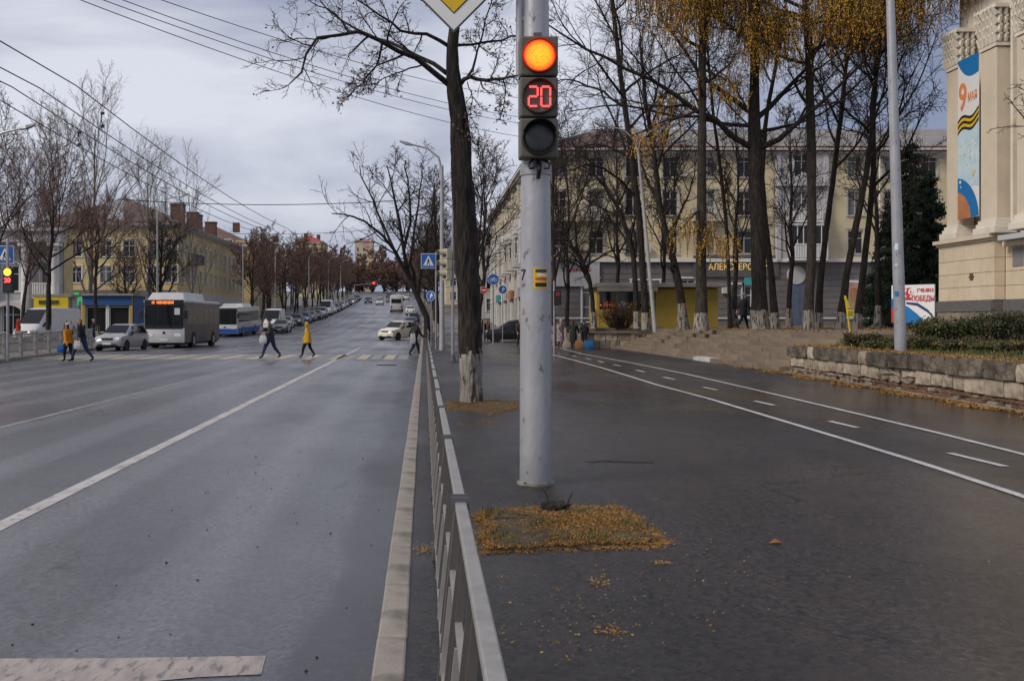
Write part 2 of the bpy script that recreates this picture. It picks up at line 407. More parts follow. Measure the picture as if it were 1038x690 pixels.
M['darkgrey'] = mat('dark grey panel', (0.085, 0.082, 0.088), 0.7, (0.12, 0.115, 0.12), 1.0)
M['roof_grey'] = mat('grey roof sheet', (0.27, 0.255, 0.24), 0.6, (0.20, 0.185, 0.175), 0.8)
M['roof_brown'] = mat('rust brown roof sheet', (0.125, 0.078, 0.066), 0.65, (0.17, 0.11, 0.095), 0.6)
M['roof_red'] = mat('red roof sheet', (0.36, 0.060, 0.065), 0.6, (0.29, 0.055, 0.06), 0.5)
M['brick'] = mat('chimney brick', (0.16, 0.075, 0.055), 0.9, (0.11, 0.06, 0.05), 3)
M['sand_clad'] = random_tint(mat('sandstone cladding', (0.66, 0.565, 0.43), 0.8, (0.59, 0.50, 0.38), 1.6, 0.2, 14), 0.05)
M['sand_plaster'] = mat('sand coloured plaster', (0.67, 0.59, 0.47), 0.85, (0.58, 0.51, 0.41), 0.9, 0.15, 10)
M['stucco_trim'] = mat('off white stucco trim', (0.74, 0.69, 0.60), 0.85, (0.63, 0.585, 0.51), 1.5, 0.2, 14)
M['granite'] = mat('dark granite plinth', (0.10, 0.10, 0.105), 0.6, (0.16, 0.155, 0.155), 14)
M['rubble'] = random_tint(mat('rough base stone', (0.30, 0.255, 0.20), 0.9, (0.20, 0.165, 0.13), 3, 0.6, 12), 0.2)
M['block_cap'] = random_tint(mat('mossy cap stone', (0.155, 0.130, 0.100), 0.95, (0.060, 0.050, 0.040), 3.2, 0.9, 14, contrast=(0.36, 0.6), col3=(0.32, 0.265, 0.20), scale3=1.3, fac3=(0.56, 0.7)), 0.22)
M['block_low'] = random_tint(mat('weathered limestone', (0.46, 0.395, 0.31), 0.92, (0.30, 0.245, 0.185), 3.0, 0.8, 12, col3=(0.10, 0.08, 0.06), scale3=2.0, fac3=(0.55, 0.72)), 0.2)
M['block_red'] = random_tint(mat('crumbling red brick', (0.22, 0.105, 0.066), 0.95, (0.16, 0.10, 0.07), 5, 0.9, 18, col3=(0.26, 0.21, 0.16), scale3=4, fac3=(0.55, 0.65)), 0.25)
M['mortar'] = mat('dark mortar and rubble', (0.15, 0.115, 0.085), 0.95, (0.085, 0.068, 0.05), 6, 1.0, 16)
M['tl_housing'] = mat('khaki signal housing', (0.125, 0.118, 0.094), 0.5, (0.10, 0.095, 0.078), 7, 0.05, 60)
M['tl_cream'] = mat('cream signal housing', (0.50, 0.45, 0.34), 0.6, (0.42, 0.38, 0.29), 3)
M['red_lamp'] = emit('lit red signal', (1.0, 0.05, 0.03), 0.9)
M['amber_far'] = emit('lit amber signal', (1.0, 0.35, 0.03), 1.8)
M['digit'] = emit('red countdown digits', (1.0, 0.09, 0.085), 1.15)
M['lens_off'] = mat('unlit signal lens', (0.018, 0.020, 0.022), 0.22, (0.03, 0.033, 0.036), 40, 0.3, 120, spec=0.6)
M['sign_blue'] = mat('blue sign', (0.022, 0.115, 0.42), 0.4)
M['sign_white'] = mat('white sign', (0.74, 0.74, 0.74), 0.4)
M['sign_yellow'] = mat('yellow sign', (0.72, 0.46, 0.02), 0.4, (0.66, 0.42, 0.02), 4)
M['yellow_post'] = mat('yellow post', (0.68, 0.50, 0.02), 0.5)
M['sign_red'] = mat('red sign', (0.50, 0.035, 0.03), 0.5)
M['red_print'] = mat('red print', (0.52, 0.03, 0.045), 0.5)
M['orange_print'] = mat('orange print', (0.74, 0.235, 0.075), 0.6)
M['blue_print'] = mat('blue print', (0.012, 0.165, 0.44), 0.5)
M['navy_print'] = mat('navy print', (0.02, 0.04, 0.13), 0.5)
M['skyblue_print'] = mat('sky blue print', (0.40, 0.60, 0.72), 0.6, (0.60, 0.72, 0.78), 1.6)
M['brown_print'] = mat('copper print', (0.50, 0.215, 0.095), 0.6, (0.36, 0.15, 0.08), 1.5)
M['gold_letter'] = emit('lit gold lettering', (0.75, 0.48, 0.16), 0.35, (0.5, 0.34, 0.1))
M['green_cross'] = emit('lit green cross', (0.03, 0.62, 0.16), 0.4)
M['led_orange'] = emit('orange destination display', (1.0, 0.22, 0.04), 0.9)
M['teal'] = mat('teal sign', (0.06, 0.32, 0.32), 0.5)
M['kiosk_yellow'] = mat('yellow kiosk boards', (0.44, 0.31, 0.055), 0.6, (0.37, 0.26, 0.05), 1.5, 0.1, 12)
M['kiosk_roof'] = mat('kiosk roof', (0.22, 0.20, 0.18), 0.7, (0.30, 0.28, 0.26), 2)
M['shop_blue'] = mat('blue shop panel', (0.018, 0.085, 0.25), 0.5)
M['skin'] = mat('skin', (0.46, 0.27, 0.20), 0.6)
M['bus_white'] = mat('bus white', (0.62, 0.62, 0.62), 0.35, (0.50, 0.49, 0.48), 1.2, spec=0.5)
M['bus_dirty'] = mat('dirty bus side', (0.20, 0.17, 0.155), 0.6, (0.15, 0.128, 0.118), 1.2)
M['bus_blue'] = mat('bus blue', (0.015, 0.09, 0.42), 0.4)
M['headlamp'] = emit('lit headlamp', (0.9, 0.93, 1.0), 0.08, (0.6, 0.6, 0.6))
M['taillamp'] = mat('tail lamp', (0.30, 0.015, 0.012), 0.3)
M['sheet'] = mat('metal sheet', (0.50, 0.52, 0.56), 0.45)
_pc = {}
def paint(name, c, rough=0.3, metal=0.25):
    if name not in _pc: _pc[name] = mat(name, c, rough, metal=metal, spec=0.5, coat=0.4)
    return _pc[name]
_cc = {}
def cloth(name, c):
    if name not in _cc: _cc[name] = mat(name, c, 0.9, tuple(k * 0.7 for k in c), 8)
    return _cc[name]

def text_part(name, body, size, m, parent, loc, rot, extrude=0.004, align='CENTER', sx=1.0, bold=0.0):
    cu = bpy.data.curves.new(name, 'FONT'); cu.body = body; cu.size = size; cu.extrude = extrude
    cu.align_x = align; cu.align_y = 'CENTER'; cu.offset = bold
    to = bpy.data.objects.new('tmp', cu); COL.objects.link(to)
    dg = bpy.context.evaluated_depsgraph_get()
    me = bpy.data.meshes.new_from_object(to.evaluated_get(dg))
    bpy.data.objects.remove(to)
    me.name = name; me.materials.clear(); me.materials.append(m)
    o = link(name, me, parent, loc, rot); o.scale = (sx, 1, 1)
    return o

# ================================================================= ground, road, pavements
rng = np.random.default_rng(11)
wx0 = lambda d: 10.5 + (d - 17.5) * 0.053
def strip(name, dlist, xl, xr, zf, m, cols=1):
    vs, fs = [], []
    for d in dlist:
        for k in range(cols + 1):
            t = k / cols
            vs.append((xl(d) * (1 - t) + xr(d) * t, d, zf(d)))
    n = cols + 1
    for i in range(len(dlist) - 1):
        for k in range(cols):
            fs.append((i*n+k, i*n+k+1, (i+1)*n+k+1, (i+1)*n+k))
    me = bpy.data.meshes.new(name); me.from_pydata(vs, [], fs); me.materials.append(m)
    for p in me.polygons: p.use_smooth = True
    return structure(link(name, me))
def lerp_table(tab):
    def f(d):
        if d <= tab[0][0]: return tab[0][1]
        for (a, u), (b, v) in zip(tab, tab[1:]):
            if d <= b: return u + (v - u) * (d - a) / (b - a)
        return tab[-1][1]
    return f
_xl = lerp_table([(0, -17.3), (40, -17.3), (58, -19.3), (74, -21.4), (104, -21.4), (112, -18.3), (600, -18.3)])
XL = lambda d: _xl(d) + bend(d)
XR = lambda d: -0.237 + bend(d)
DS = [-30, -10, 0, 10, 20, 30, 40, 50, 58, 66, 74, 80] + list(range(85, 131, 5)) + list(range(140, 471, 10)) + list(range(475, 560, 10)) + [600, 700, 900]
strip('ground', [-300] + DS + [1400, 3000], lambda d: -2500, lambda d: 2500, lambda d: prof(d) - 0.42, M['soil'])
strip('road', [d for d in DS if d < 500], XL, XR, lambda d: prof(d) + ROADZ, M['road'])
strip('right_pavement', DS, lambda d: XR(d) + 0.15, lambda d: 75.0, lambda d: prof(d), M['walk'])
strip('left_pavement', DS, lambda d: -75.0, lambda d: XL(d) - 0.15, lambda d: prof(d), M['farwalk'])

def ribbon(name, pts, w, z, m, zf=None, jitter=0.0):
    """a painted line on the ground through plan points"""
    pts = [Vector((p[0], p[1])) for p in pts]
    vs, fs = [], []
    for i, p in enumerate(pts):
        t = (pts[min(i+1, len(pts)-1)] - pts[max(i-1, 0)]).normalized(); nrm = Vector((-t.y, t.x)) * w / 2
        zz = z + (prof(p.y) if zf is None else zf(p.y))
        for s in (1, -1):
            q = p + nrm * s * (1 + random.uniform(-jitter, jitter))
            vs.append((q.x, q.y, zz))
    for i in range(len(pts) - 1): fs.append((2*i, 2*i+1, 2*i+3, 2*i+2))
    me = bpy.data.meshes.new(name); me.from_pydata(vs, [], fs); me.materials.append(m)
    return structure(link(name, me))
def fine(a, b, n): return [(a[0] + (b[0]-a[0])*k/n, a[1] + (b[1]-a[1])*k/n) for k in range(n + 1)]
rz = ROADZ + 0.004
g = lambda px, py: G(px, py, ROADZ)
# lane lines
a, b = g(-60, 563), g(365, 352.5)
ribbon('lane_line', fine(a, b, 40), 0.17, rz, M['paint'], jitter=0.06)
a, b = g(-30, 441), g(212, 380.5)
ribbon('lane_line', fine(a, b, 16), 0.11, rz, M['paint_faded'], jitter=0.1)
a, b = g(130, 368.5), g(178, 365)
ribbon('lane_line', fine(a, b, 4), 0.10, rz, M['paint_faded'])
a, b = g(-10, 398), g(46, 390)
ribbon('lane_line', fine(a, b, 6), 0.12, rz, M['paint_faded'], jitter=0.1)
for k in range(9):                                   # dashes climbing the hill
    d0 = 62 + k * 14
    for xo in (-3.9, -7.2):
        ribbon('lane_dash', [(xo + bend(d0), d0), (xo + bend(d0+5), d0 + 5)], 0.13, rz, M['paint_faded'])
# stop line right in front, its right end scraped away
e = g(268, 668)
vs = []
top = [(-12, e.y + 0.0), (-3, e.y), (-1.6, e.y + 0.01), (-1.1, e.y + 0.035), (e.x, e.y + 0.05)]
bot = [(-12, e.y - 0.45), (-3, e.y - 0.45), (-1.6, e.y - 0.40), (-1.1, e.y - 0.26), (e.x + 0.02, e.y - 0.22)]
for (x, y), (x2, y2) in zip(top, bot): vs += [(x, y, rz), (x2, y2, rz)]
me = bpy.data.meshes.new('stop_line'); me.from_pydata(vs, [], [(2*i, 2*i+1, 2*i+3, 2*i+2) for i in range(4)]); me.materials.append(M['paint_scraped'])
structure(link('stop_line', me))
# zebra crossing: bars along the street, faded white and yellow
za, zb = F * (EYE - ROADZ) / (364.2 - VY), F * (EYE - ROADZ) / (359.6 - VY)
zeb = structure(bpy.data.objects.new('zebra_crossing', None)); COL.objects.link(zeb)
x = -0.75; k = 0
while x > -18.2:
    mb = MB(); dd = za - 0.02 * x
    mb.add([(x, dd, rz), (x - 0.45, dd, rz), (x - 0.47, dd + zb - za, rz), (x - 0.02, dd + zb - za, rz)], [(0, 3, 2, 1)])
    mb.build('zebra_bar', M['paint_faded'] if k % 2 == 0 else M['paint_yellow'], zeb)
    x -= 0.62; k += 1
# cycle lane on the right pavement
up = [(1045, 462.5), (945, 437.5), (848, 414.5), (765, 395), (695, 379), (640, 367.8), (590, 358.6), (560, 351), (540, 345.5)]
lo = [(1045, 506), (945, 473), (848, 443), (718, 404), (667, 390.5), (640, 382), (610, 372.8), (585, 366), (560, 359.5)]
def smooth_poly(pts, n=5):
    out = []
    for i in range(len(pts) - 1):
        for k in range(n): out.append((pts[i][0] + (pts[i+1][0]-pts[i][0])*k/n, pts[i][1] + (pts[i+1][1]-pts[i][1])*k/n))
    out.append(pts[-1]); return out
for nm, pl in (('cycle_lane_line', up), ('cycle_lane_line', lo)):
    q = [G(*p) for p in pl]
    first = q[0] + (q[0] - q[1]) * 4.5
    ribbon(nm, smooth_poly([(first.x, first.y)] + [(p.x, p.y) for p in q]), 0.10, 0.008, M['paint_bike'], jitter=0.08)
for a, b in (((962, 459.3), (1019, 473)), ((841, 427), (869, 433.6)), ((765, 406.5), (785, 411)), ((713, 392.5), (727, 395.5)), ((672, 382.2), (684, 384.8)), ((645, 375.2), (653.5, 377.2)), ((622, 369.5), (629, 371)), ((606, 366), (612, 367.4)), ((594, 363.2), (599, 364.4)), ((580, 360.3), (584, 361.3))):
    p, q = G(*a), G(*b)
    ribbon('cycle_lane_dash', fine(p, q, 3), 0.10, 0.008, M['paint_bike'])

# dark damp seam across the pavement and a few old trench repairs
M['seam'] = mat('damp dark seam', (0.013, 0.0115, 0.011), 0.4, (0.026, 0.023, 0.022), 9)
pts = [G(px, py) for px, py in ((596, 468), (616, 467), (640, 468), (662, 468.5))]
for k, (a, b) in enumerate(zip(pts, pts[1:])): ribbon('pavement_seam', fine(a, b, 6), (.10, .16, .13, .06, .04)[k], .006, M['seam'], jitter=.5)
M['patch'] = asphalt('asphalt repair', (0.082, 0.079, 0.083), (0.112, 0.108, 0.113), 0.45, 0.62, 120)
# kerbs, stone by stone
def kerb_run(name, f, d0, d1, ln_=1.0, side=1):
    root = structure(bpy.data.objects.new(name, None)); COL.objects.link(root)
    mb = MB(); mb.box((0, 0, -0.11), (0.15, ln_ - 0.012, 0.24))
    me = mb.mesh('kerb_stone', M['kerb'], bevel=0.012)
    d = d0
    while d < d1:
        dm = d + ln_ / 2
        o = link('kerb_stone', me, root, (f(dm) + random.uniform(-0.0025, 0.0025), dm, prof(dm) + 0.008 + random.uniform(-0.003, 0.002)))
        o.rotation_euler = (math.atan(slope(dm)), 0, math.atan2(-(f(dm + .5) - f(dm - .5)), 1) + random.uniform(-0.002, 0.002))
        d += ln_
    return root
kerb_run('right_kerb', lambda d: XR(d) + 0.075, 1.0, 62.0)
kerb_run('left_kerb', lambda d: XL(d) - 0.075, 30.0, 110.0, 2.0)
for nm, f in (('right_kerb_far', lambda d: XR(d) + 0.075), ('left_kerb_far', lambda d: XL(d) - 0.075)):
    mb = MB(); ds = [62 if 'right' in nm else 110] + [d for d in DS if d > (62 if 'right' in nm else 110)]
    mb.loft([[(f(d)-.075, d, prof(d)-.2), (f(d)+.075, d, prof(d)-.2), (f(d)+.075, d, prof(d)+.008), (f(d)-.075, d, prof(d)+.008)] for d in ds])
    structure(mb.build(nm, M['kerb']))

# ================================================================= litter and grass
def quads_mesh(name, centers, size, mats, rng, flat=0.0, aspect=(0.35, 0.8), tri=False, mi=None, up=None):
    """many small leaf faces round given centres; flat=1 lays them on the ground"""
    c = np.asarray(centers, dtype=np.float32); n = len(c)
    nv = rng.normal(size=(n, 3)); nv[:, 2] = nv[:, 2] * (1 - flat) + flat * 3.0
    nv /= np.linalg.norm(nv, axis=1, keepdims=True)
    ref = rng.normal(size=(n, 3)) if up is None else np.broadcast_to(np.asarray(up, dtype=float), (n, 3)) + rng.normal(size=(n, 3)) * 0.18
    u = ref - nv * np.sum(ref * nv, axis=1, keepdims=True); u /= np.linalg.norm(u, axis=1, keepdims=True)
    w = np.cross(nv, u)
    s = rng.uniform(0.6, 1.25, size=(n, 1)) * (size if np.isscalar(size) else np.asarray(size)[:, None])
    asp = rng.uniform(*aspect, size=(n, 1))
    u = u * s / 2; w = w * s * asp / 2
    v = np.empty((n, 4, 3), dtype=np.float32)
    v[:, 0] = c - u; v[:, 1] = c + w; v[:, 2] = c + u; v[:, 3] = c - w
    f = np.arange(n * 4).reshape(n, 4)
    return fast_mesh(name, v.reshape(-1, 3), [f], mats, mi)
def in_poly(x, y, poly):
    r = np.zeros(len(x), dtype=bool); j = len(poly) - 1
    for i in range(len(poly)):
        xi, yi = poly[i]; xj, yj = poly[j]
        c = ((yi > y) != (yj > y)) & (x < (xj - xi) * (y - yi) / (yj - yi + 1e-12) + xi)
        r ^= c; j = i
    return r
def poly_points(poly, n, rng):
    xs = [p[0] for p in poly]; ys = [p[1] for p in poly]
    x = rng.uniform(min(xs), max(xs), n * 4); y = rng.uniform(min(ys), max(ys), n * 4)
    k = in_poly(x, y, poly); return x[k][:n], y[k][:n]
def tree_pit(name, pix, seed, dens):
    """bare soil square covered with needles, moss and grass"""
    r = np.random.default_rng(seed)
    poly = [(G(*p).x, G(*p).y) for p in pix]
    # ragged outline
    pts = []
    for i in range(len(poly)):
        a, b = Vector(poly[i]), Vector(poly[(i+1) % len(poly)])
        for k in range(10):
            q = a.lerp(b, k / 10); pts.append((q.x + r.normal() * 0.018, q.y + r.normal() * 0.03))
    cx, cy = np.mean([p[0] for p in pts]), np.mean([p[1] for p in pts])
    vs = [(cx, cy, 0.045)]; n = len(pts)
    for t, z in ((0.4, 0.045), (0.75, 0.035), (0.93, 0.02), (1.0, 0.003)):
        for p in pts: vs.append((cx + (p[0]-cx)*t, cy + (p[1]-cy)*t, z + (r.normal() * 0.008 if t < 1 else 0)))
    fs = [(0, 1+k, 1+(k+1) % n) for k in range(n)]
    for ring in range(3):
        for k in range(n): fs.append((1+ring*n+k, 1+(ring+1)*n+k, 1+(ring+1)*n+(k+1) % n, 1+ring*n+(k+1) % n))
    me = bpy.data.meshes.new(name); me.from_pydata(vs, [], fs); me.materials.append(M['soil'])
    for p in me.polygons: p.use_smooth = True
    structure(link(name, me))
    x, y = poly_points(pts, dens, r); z = np.full(len(x), 0.05) + r.normal(size=len(x)) * 0.008
    edge = np.minimum(1, np.hypot((x - cx) / (max(p[0] for p in pts) - cx), (y - cy) / (max(p[1] for p in pts) - cy)))
    z = 0.052 - 0.045 * np.clip(edge - 0.35, 0, 1) + r.normal(size=len(x)) * 0.006
    mi = (r.random(len(x)) < 0.5).astype(int)
    o = link('fallen_needles', quads_mesh('fallen_needles', np.stack([x, y, z], 1), 0.022, [M['leaf_gold'], M['leaf_orange']], r, 0.7, (0.15, 0.5), mi=mi)); stuff(o)
    o['label'] = 'rusty needles and leaves lying on the soil'; o['category'] = 'fallen leaves'
    # needles strayed over the edge of the pit
    k = r.integers(0, len(pts), dens // 3); pa = np.array(pts)[k]; out = pa - np.array([cx, cy]); out /= np.linalg.norm(out, axis=1, keepdims=True)
    q = pa + out * np.abs(r.normal(size=(len(k), 1))) * .035 + r.normal(size=(len(k), 2)) * .035
    o = link('strayed_needles', quads_mesh('strayed_needles', np.column_stack([q, np.full(len(q), .006)]), .02, [M['leaf_gold'], M['leaf_orange']], r, .95, (.12, .4), mi=(r.random(len(q)) < .5).astype(int))); stuff(o)
    o['label'] = 'loose needles strewn round the edge of the ' + name.replace('_', ' '); o['category'] = 'fallen leaves'
    x, y = poly_points(pts, dens // 4, r)
    keep = np.sin(x * 9 + seed) * np.cos(y * 7) + r.normal(size=len(x)) * 0.4 > 0.95
    x, y = x[keep], y[keep]
    o = link('grass_tufts', quads_mesh('grass_tufts', np.stack([x, y, np.full(len(x), 0.058)], 1), 0.065, [M['grass']], r, 0, (0.06, 0.14), up=(0, 0, 1))); stuff(o)
    return o
o = tree_pit('near_tree_pit', [(486, 526), (500, 519), (560, 516), (625, 514.5), (640, 526), (670, 549), (655, 553), (600, 554), (490, 559)], 3, 30000)
o['label'] = 'green grass tufts in the near tree pit'; o['category'] = 'grass'
o = tree_pit('far_tree_pit', [(452, 409), (472, 405), (524, 408), (522, 415), (500, 421), (455, 415)], 5, 8000)
o['label'] = 'green grass tufts round the big tree'; o['category'] = 'grass'
# needles blown over the pavement in drifts, and the golden drift along the wall
def drift(label, fn, n, seed, size=0.05):
    r = np.random.default_rng(seed); pts = fn(r, n)
    mi = (r.random(len(pts)) < 0.3).astype(int)
    o = link('fallen_leaves', quads_mesh('fallen_leaves', pts, size, [M['leaf_gold'], M['leaf_orange']], r, 0.9, (0.2, 0.7), mi=mi)); stuff(o)
    o['label'] = label; o['category'] = 'fallen leaves'
def blobs(centres):
    def fn(r, n):
        out = []
        for (px, py, sx, sy, w) in centres:
            c = G(px, py); k = int(n * w)
            out.append(np.stack([c.x + r.normal(size=k) * sx, c.y + r.normal(size=k) * sy, np.full(k, 0.012)], 1))
        return np.concatenate(out)
    return fn
drift('scattered needles blown over the dark pavement', blobs([(490, 428, .12, .5, .22), (470, 432, .1, .3, .1), (608, 592, .04, .08, .05), (618, 640, .04, .06, .05), (430, 558, .05, .08, .08), (668, 571, .04, .03, .03), (640, 430, 1.6, 3, .1), (600, 540, .5, .5, .08), (620, 610, .4, .4, .10), (800, 560, .8, .6, .05), (560, 650, .25, .2, .06)]), 2200, 21, 0.018)
wx = lambda d: 10.5 + (d - 17.5) * 0.053
def wall_drift(r, n):
    d = r.uniform(11, 37, n); return np.stack([wx(d) - 0.12 - np.abs(r.normal(size=n)) * 0.28 * (0.6 + 0.4 * np.sin(d * 2.1)), d, np.full(n, 0.012) + r.random(n) * 0.02], 1)
drift('golden needle drift along the foot of the stone wall', wall_drift, 22000, 22, 0.055)
def wall_top(r, n):
    d = r.uniform(12, 30.4, n); return np.stack([wx(d) + r.uniform(0.0, 0.9, n), d, 0.862 + r.random(n) * 0.02], 1)
drift('dry brownish needles on top of the stone wall', wall_top, 6000, 23, 0.06)
leafm = MB(); c = G(786, 551)
leafm.add([(c.x-.05, c.y, .006), (c.x, c.y-.035, .02), (c.x+.05, c.y+.01, .008), (c.x+.01, c.y+.04, .03)], [(0, 1, 2, 3)])
tag(leafm.build('fallen_leaf', M['leaf_orange']), 'single curled brown leaf on the bare right pavement', 'leaf')
# rotten stump with a few shoots
c = G(563, 521)
st = thing('tree_stump', 'dark rotten tree stump in the near needle patch', 'stump', (c.x, c.y, 0.03))
mb = MB(); r = np.random.default_rng(4)
rings = []
for z, rad in ((0, .13), (.04, .115), (.06, .10), (.065, .05)):
    rings.append([((rad + r.normal() * .018) * math.cos(2*math.pi*k/14), (rad + r.normal() * .018) * .8 * math.sin(2*math.pi*k/14), z + r.normal() * .016) for k in range(14)])
mb.loft(rings); mb.build('stump_wood', M['bark'], st)
for k in range(2):
    mb = MB(); a = k * 2.1; mb.tube([(.1*math.cos(a), .08*math.sin(a), .06), (.13*math.cos(a), .1*math.sin(a), .13), (.15*math.cos(a+.3), .1*math.sin(a), .16 + .02*k)], [.006, .005, .002], 5)
    mb.build('shoot', M['twig'], st)
# loose dirt specks and pebbles on the road and a manhole cover
mb = MB()
for k in range(46):
    x, y = random.uniform(-2.4, -0.4), random.uniform(4, 14); s = random.uniform(.004, .009)
    mb.box((x, y, ROADZ + s/2), (s*1.6, s*1.3, s), rz=random.random()*3)
o = stuff(mb.build('road_grit', M['black'])); o['label'] = 'specks of grit scattered over the near road'; o['category'] = 'grit'
c = g(392, 370)
mb = MB(); mb.tube([(c.x, c.y, ROADZ), (c.x, c.y, ROADZ + .012)], .42, 24); mb.tube([(c.x, c.y, ROADZ + .012), (c.x, c.y, ROADZ + .02)], .33, 24)
tag(mb.build('manhole_cover', M['black']), 'dark manhole cover in the road before the crossing', 'manhole cover')

# ================================================================= near guard fence
def guard_fence(label, d0, n, sec, x0, lean, h, bars, every=1):
    root = thing('guard_fence', label, 'fence', (x0, d0, 0))
    Lx = lambda z: lean * z
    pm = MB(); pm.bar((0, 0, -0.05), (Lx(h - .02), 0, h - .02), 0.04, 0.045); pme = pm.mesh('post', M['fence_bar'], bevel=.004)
    cm = MB()
    for s in (-.018, .018): cm.box((Lx(h), s * 2.2, h + .006), (.078, .014, .058))
    cm.box((Lx(h), 0, h - .03), (.05, .09, .012)); cme = cm.mesh('clamp', M['fence_dark'])
    rm = MB(); rm.box((Lx(h), sec / 2, h), (.05, sec - .02, .036)); rme = rm.mesh('top_rail', M['fence'], bevel=.006)
    lm = MB(); lm.box((Lx(.14), sec / 2, .14), (.03, sec - .05, .03)); lme = lm.mesh('lower_rail', M['fence'])
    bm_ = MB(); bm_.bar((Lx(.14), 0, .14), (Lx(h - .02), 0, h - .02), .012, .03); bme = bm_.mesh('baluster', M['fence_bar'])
    sm = MB(); sm.bar((Lx(.14), 0, .14), (Lx(.50), 0, .50), .022, .045); sme = sm.mesh('short_baluster', M['fence'])
    mm = MB(); mm.box((Lx(.5), 0, .5), (.026, sec / bars * 1.95, .03)); mme = mm.mesh('cross_bar', M['fence'])
    for i in range(n + 1):
        y = i * sec
        link('post', pme, root, (0, y, 0))
        link('clamp', cme, root, (0, y, 0))
        if i == n: break
        link('top_rail', rme, root, (random.uniform(-.004, .004), y, random.uniform(-.006, .006)))
        link('lower_rail', lme, root, (0, y, 0))
        for k in range(1, bars):
            if k % 3 == 2:
                link('short_baluster', sme, root, (0, y + sec * k / bars, 0)); link('cross_bar', mme, root, (0, y + sec * k / bars, 0))
            else: link('baluster', bme, root, (0, y + sec * k / bars, 0))
    return root
guard_fence('low grey steel railing running along the near kerb', 2.06, 16, 2.3, 0.07, 0.108, 0.80, 9)
guard_fence('low grey steel railing beyond the crossing by the dark leaning tree', 54, 8, 3.2, 0.25, 0.0, 0.9, 6)

# ================================================================= traffic signal on the silver pole
px0, pd0 = 1.095, 9.78
pole = thing('signal_pole', 'thick silver tram pole standing in the pavement in front', 'pole', (px0, pd0, 0))
mb = MB(); mb.tube([(0, 0, -.3), (0, 0, 2.0), (0, 0, 4.7), (0, 0, 9.5)], [.158, .152, .128, .105], 40)
mb.build('shaft', M['galv_pole'], pole, smooth=True)
mb = MB(); mb.tube([(-.165, -.03, 4.0), (-.16, -.03, 9.0)], .033, 12)
for z in (4.55, 5.6, 7.0): mb.box((-.1, -.02, z), (.2, .05, .03))
mb.build('conduit', M['galv_pole'], pole, smooth=True)
mb = MB(); mb.tube([(0, 0, -.02), (0, 0, .022)], .185, 28); mb.build('base_plate', M['kerb'], pole)
for s in (-1, 1):
    for t in (-1, 1):
        mb = MB(); mb.tube([(s*.12, t*.12, .01), (s*.12, t*.12, .035)], .012, 6); mb.build('bolt', M['fence_dark'], pole)
def curved_patch(name, a0, a1, z0, z1, r, m, parent, eps=.003, n=8):
    mb = MB(); vs = []
    for k in range(n + 1):
        a = a0 + (a1 - a0) * k / n
        for z in (z0, z1): vs.append(((r(z) + eps) * math.cos(a), (r(z) + eps) * math.sin(a), z))
    mb.add(vs, [(2*k, 2*k+2, 2*k+3, 2*k+1) for k in range(n)])
    return mb.build(name, m, parent)
pr = lambda z: .152 - (z - 2.0) * .0089 if z > 2 else .158 - (z + .3) * .0026
zpx = lambda y: EYE + (VY - y) / F * (pd0 - .15)
apx = lambda px: -math.acos(max(-1, min(1, ((px - VX) / F * (pd0 - .14) - px0) / pr(2.0))))
st_ = curved_patch('sticker', apx(540.5), apx(555.5), zpx(292.5), zpx(271.5), pr, M['sign_yellow'], pole)
for z0, z1, m in ((286.5, 290.5, 'black'), (273, 276, 'navy_print'), (281.5, 283.5, 'red_print'), (277.5, 280, 'sign_white')):
    curved_patch('sticker_print', apx(542.5 if m != 'sign_white' else 545), apx(554), zpx(z1), zpx(z0), pr, M[m], st_, .005)
def pole_number(txt, size, px, py, m):
    a = apx(px); r0 = pr(zpx(py)) + .004
    return text_part('number', txt, size, m, pole, (r0*math.cos(a), r0*math.sin(a), zpx(py)), (R(90), 0, a + R(90)), .001)
pole_number('7', .16, 531, 279, M['black'])
pole_number('3', .09, 531, 316, M['brown_print'])
# ring clamp below the signal with cable loops
mb = MB(); mb.tube([(0, 0, 3.02), (0, 0, 3.12)], .155, 32); mb.build('clamp', M['galv'], pole, smooth=True)

def lens_material(name):
    m = bpy.data.materials.new(name); m.use_nodes = True
    nt = m.node_tree; b = nt.nodes['Principled BSDF']; N = nt.nodes.new; ln = nt.links.new
    tc = N('ShaderNodeTexCoord'); gr = N('ShaderNodeVectorMath'); gr.operation = 'LENGTH'
    mp = N('ShaderNodeMapping'); mp.inputs['Scale'].default_value = (1, 0, 1)
    ln(tc.outputs['Object'], mp.inputs['Vector']); ln(mp.outputs['Vector'], gr.inputs[0])
    ra = N('ShaderNodeValToRGB'); e = ra.color_ramp.elements
    e[0].position = 0.0; e[0].color = (1.0, 0.47, 0.02, 1); e[1].position = 1.0; e[1].color = (0.85, 0.03, 0.02, 1)
    k = ra.color_ramp.elements.new(0.62); k.color = (1.0, 0.36, 0.012, 1); k = ra.color_ramp.elements.new(0.86); k.color = (1.0, 0.16, 0.012, 1)
    mr = N('ShaderNodeMapRange'); mr.inputs[2].default_value = 0.15
    ln(gr.outputs['Value'], mr.inputs[0]); ln(mr.outputs[0], ra.inputs['Fac'])
    vo = N('ShaderNodeTexVoronoi'); vo.inputs['Scale'].default_value = 85; ln(tc.outputs['Object'], vo.inputs['Vector'])
    vr = N('ShaderNodeMapRange'); vr.inputs[1].default_value = 0.1; vr.inputs[2].default_value = 0.75; vr.inputs[3].default_value = 1.25; vr.inputs[4].default_value = 0.62
    ln(vo.outputs['Distance'], vr.inputs[0])
    ln(ra.outputs['Color'], b.inputs['Emission Color']); ln(vr.outputs[0], b.inputs['Emission Strength'])
    b.inputs['Base Color'].default_value = (0.2, 0.04, 0.01, 1)
    return m
M['lens_lit'] = lens_material('lit LED signal lens')
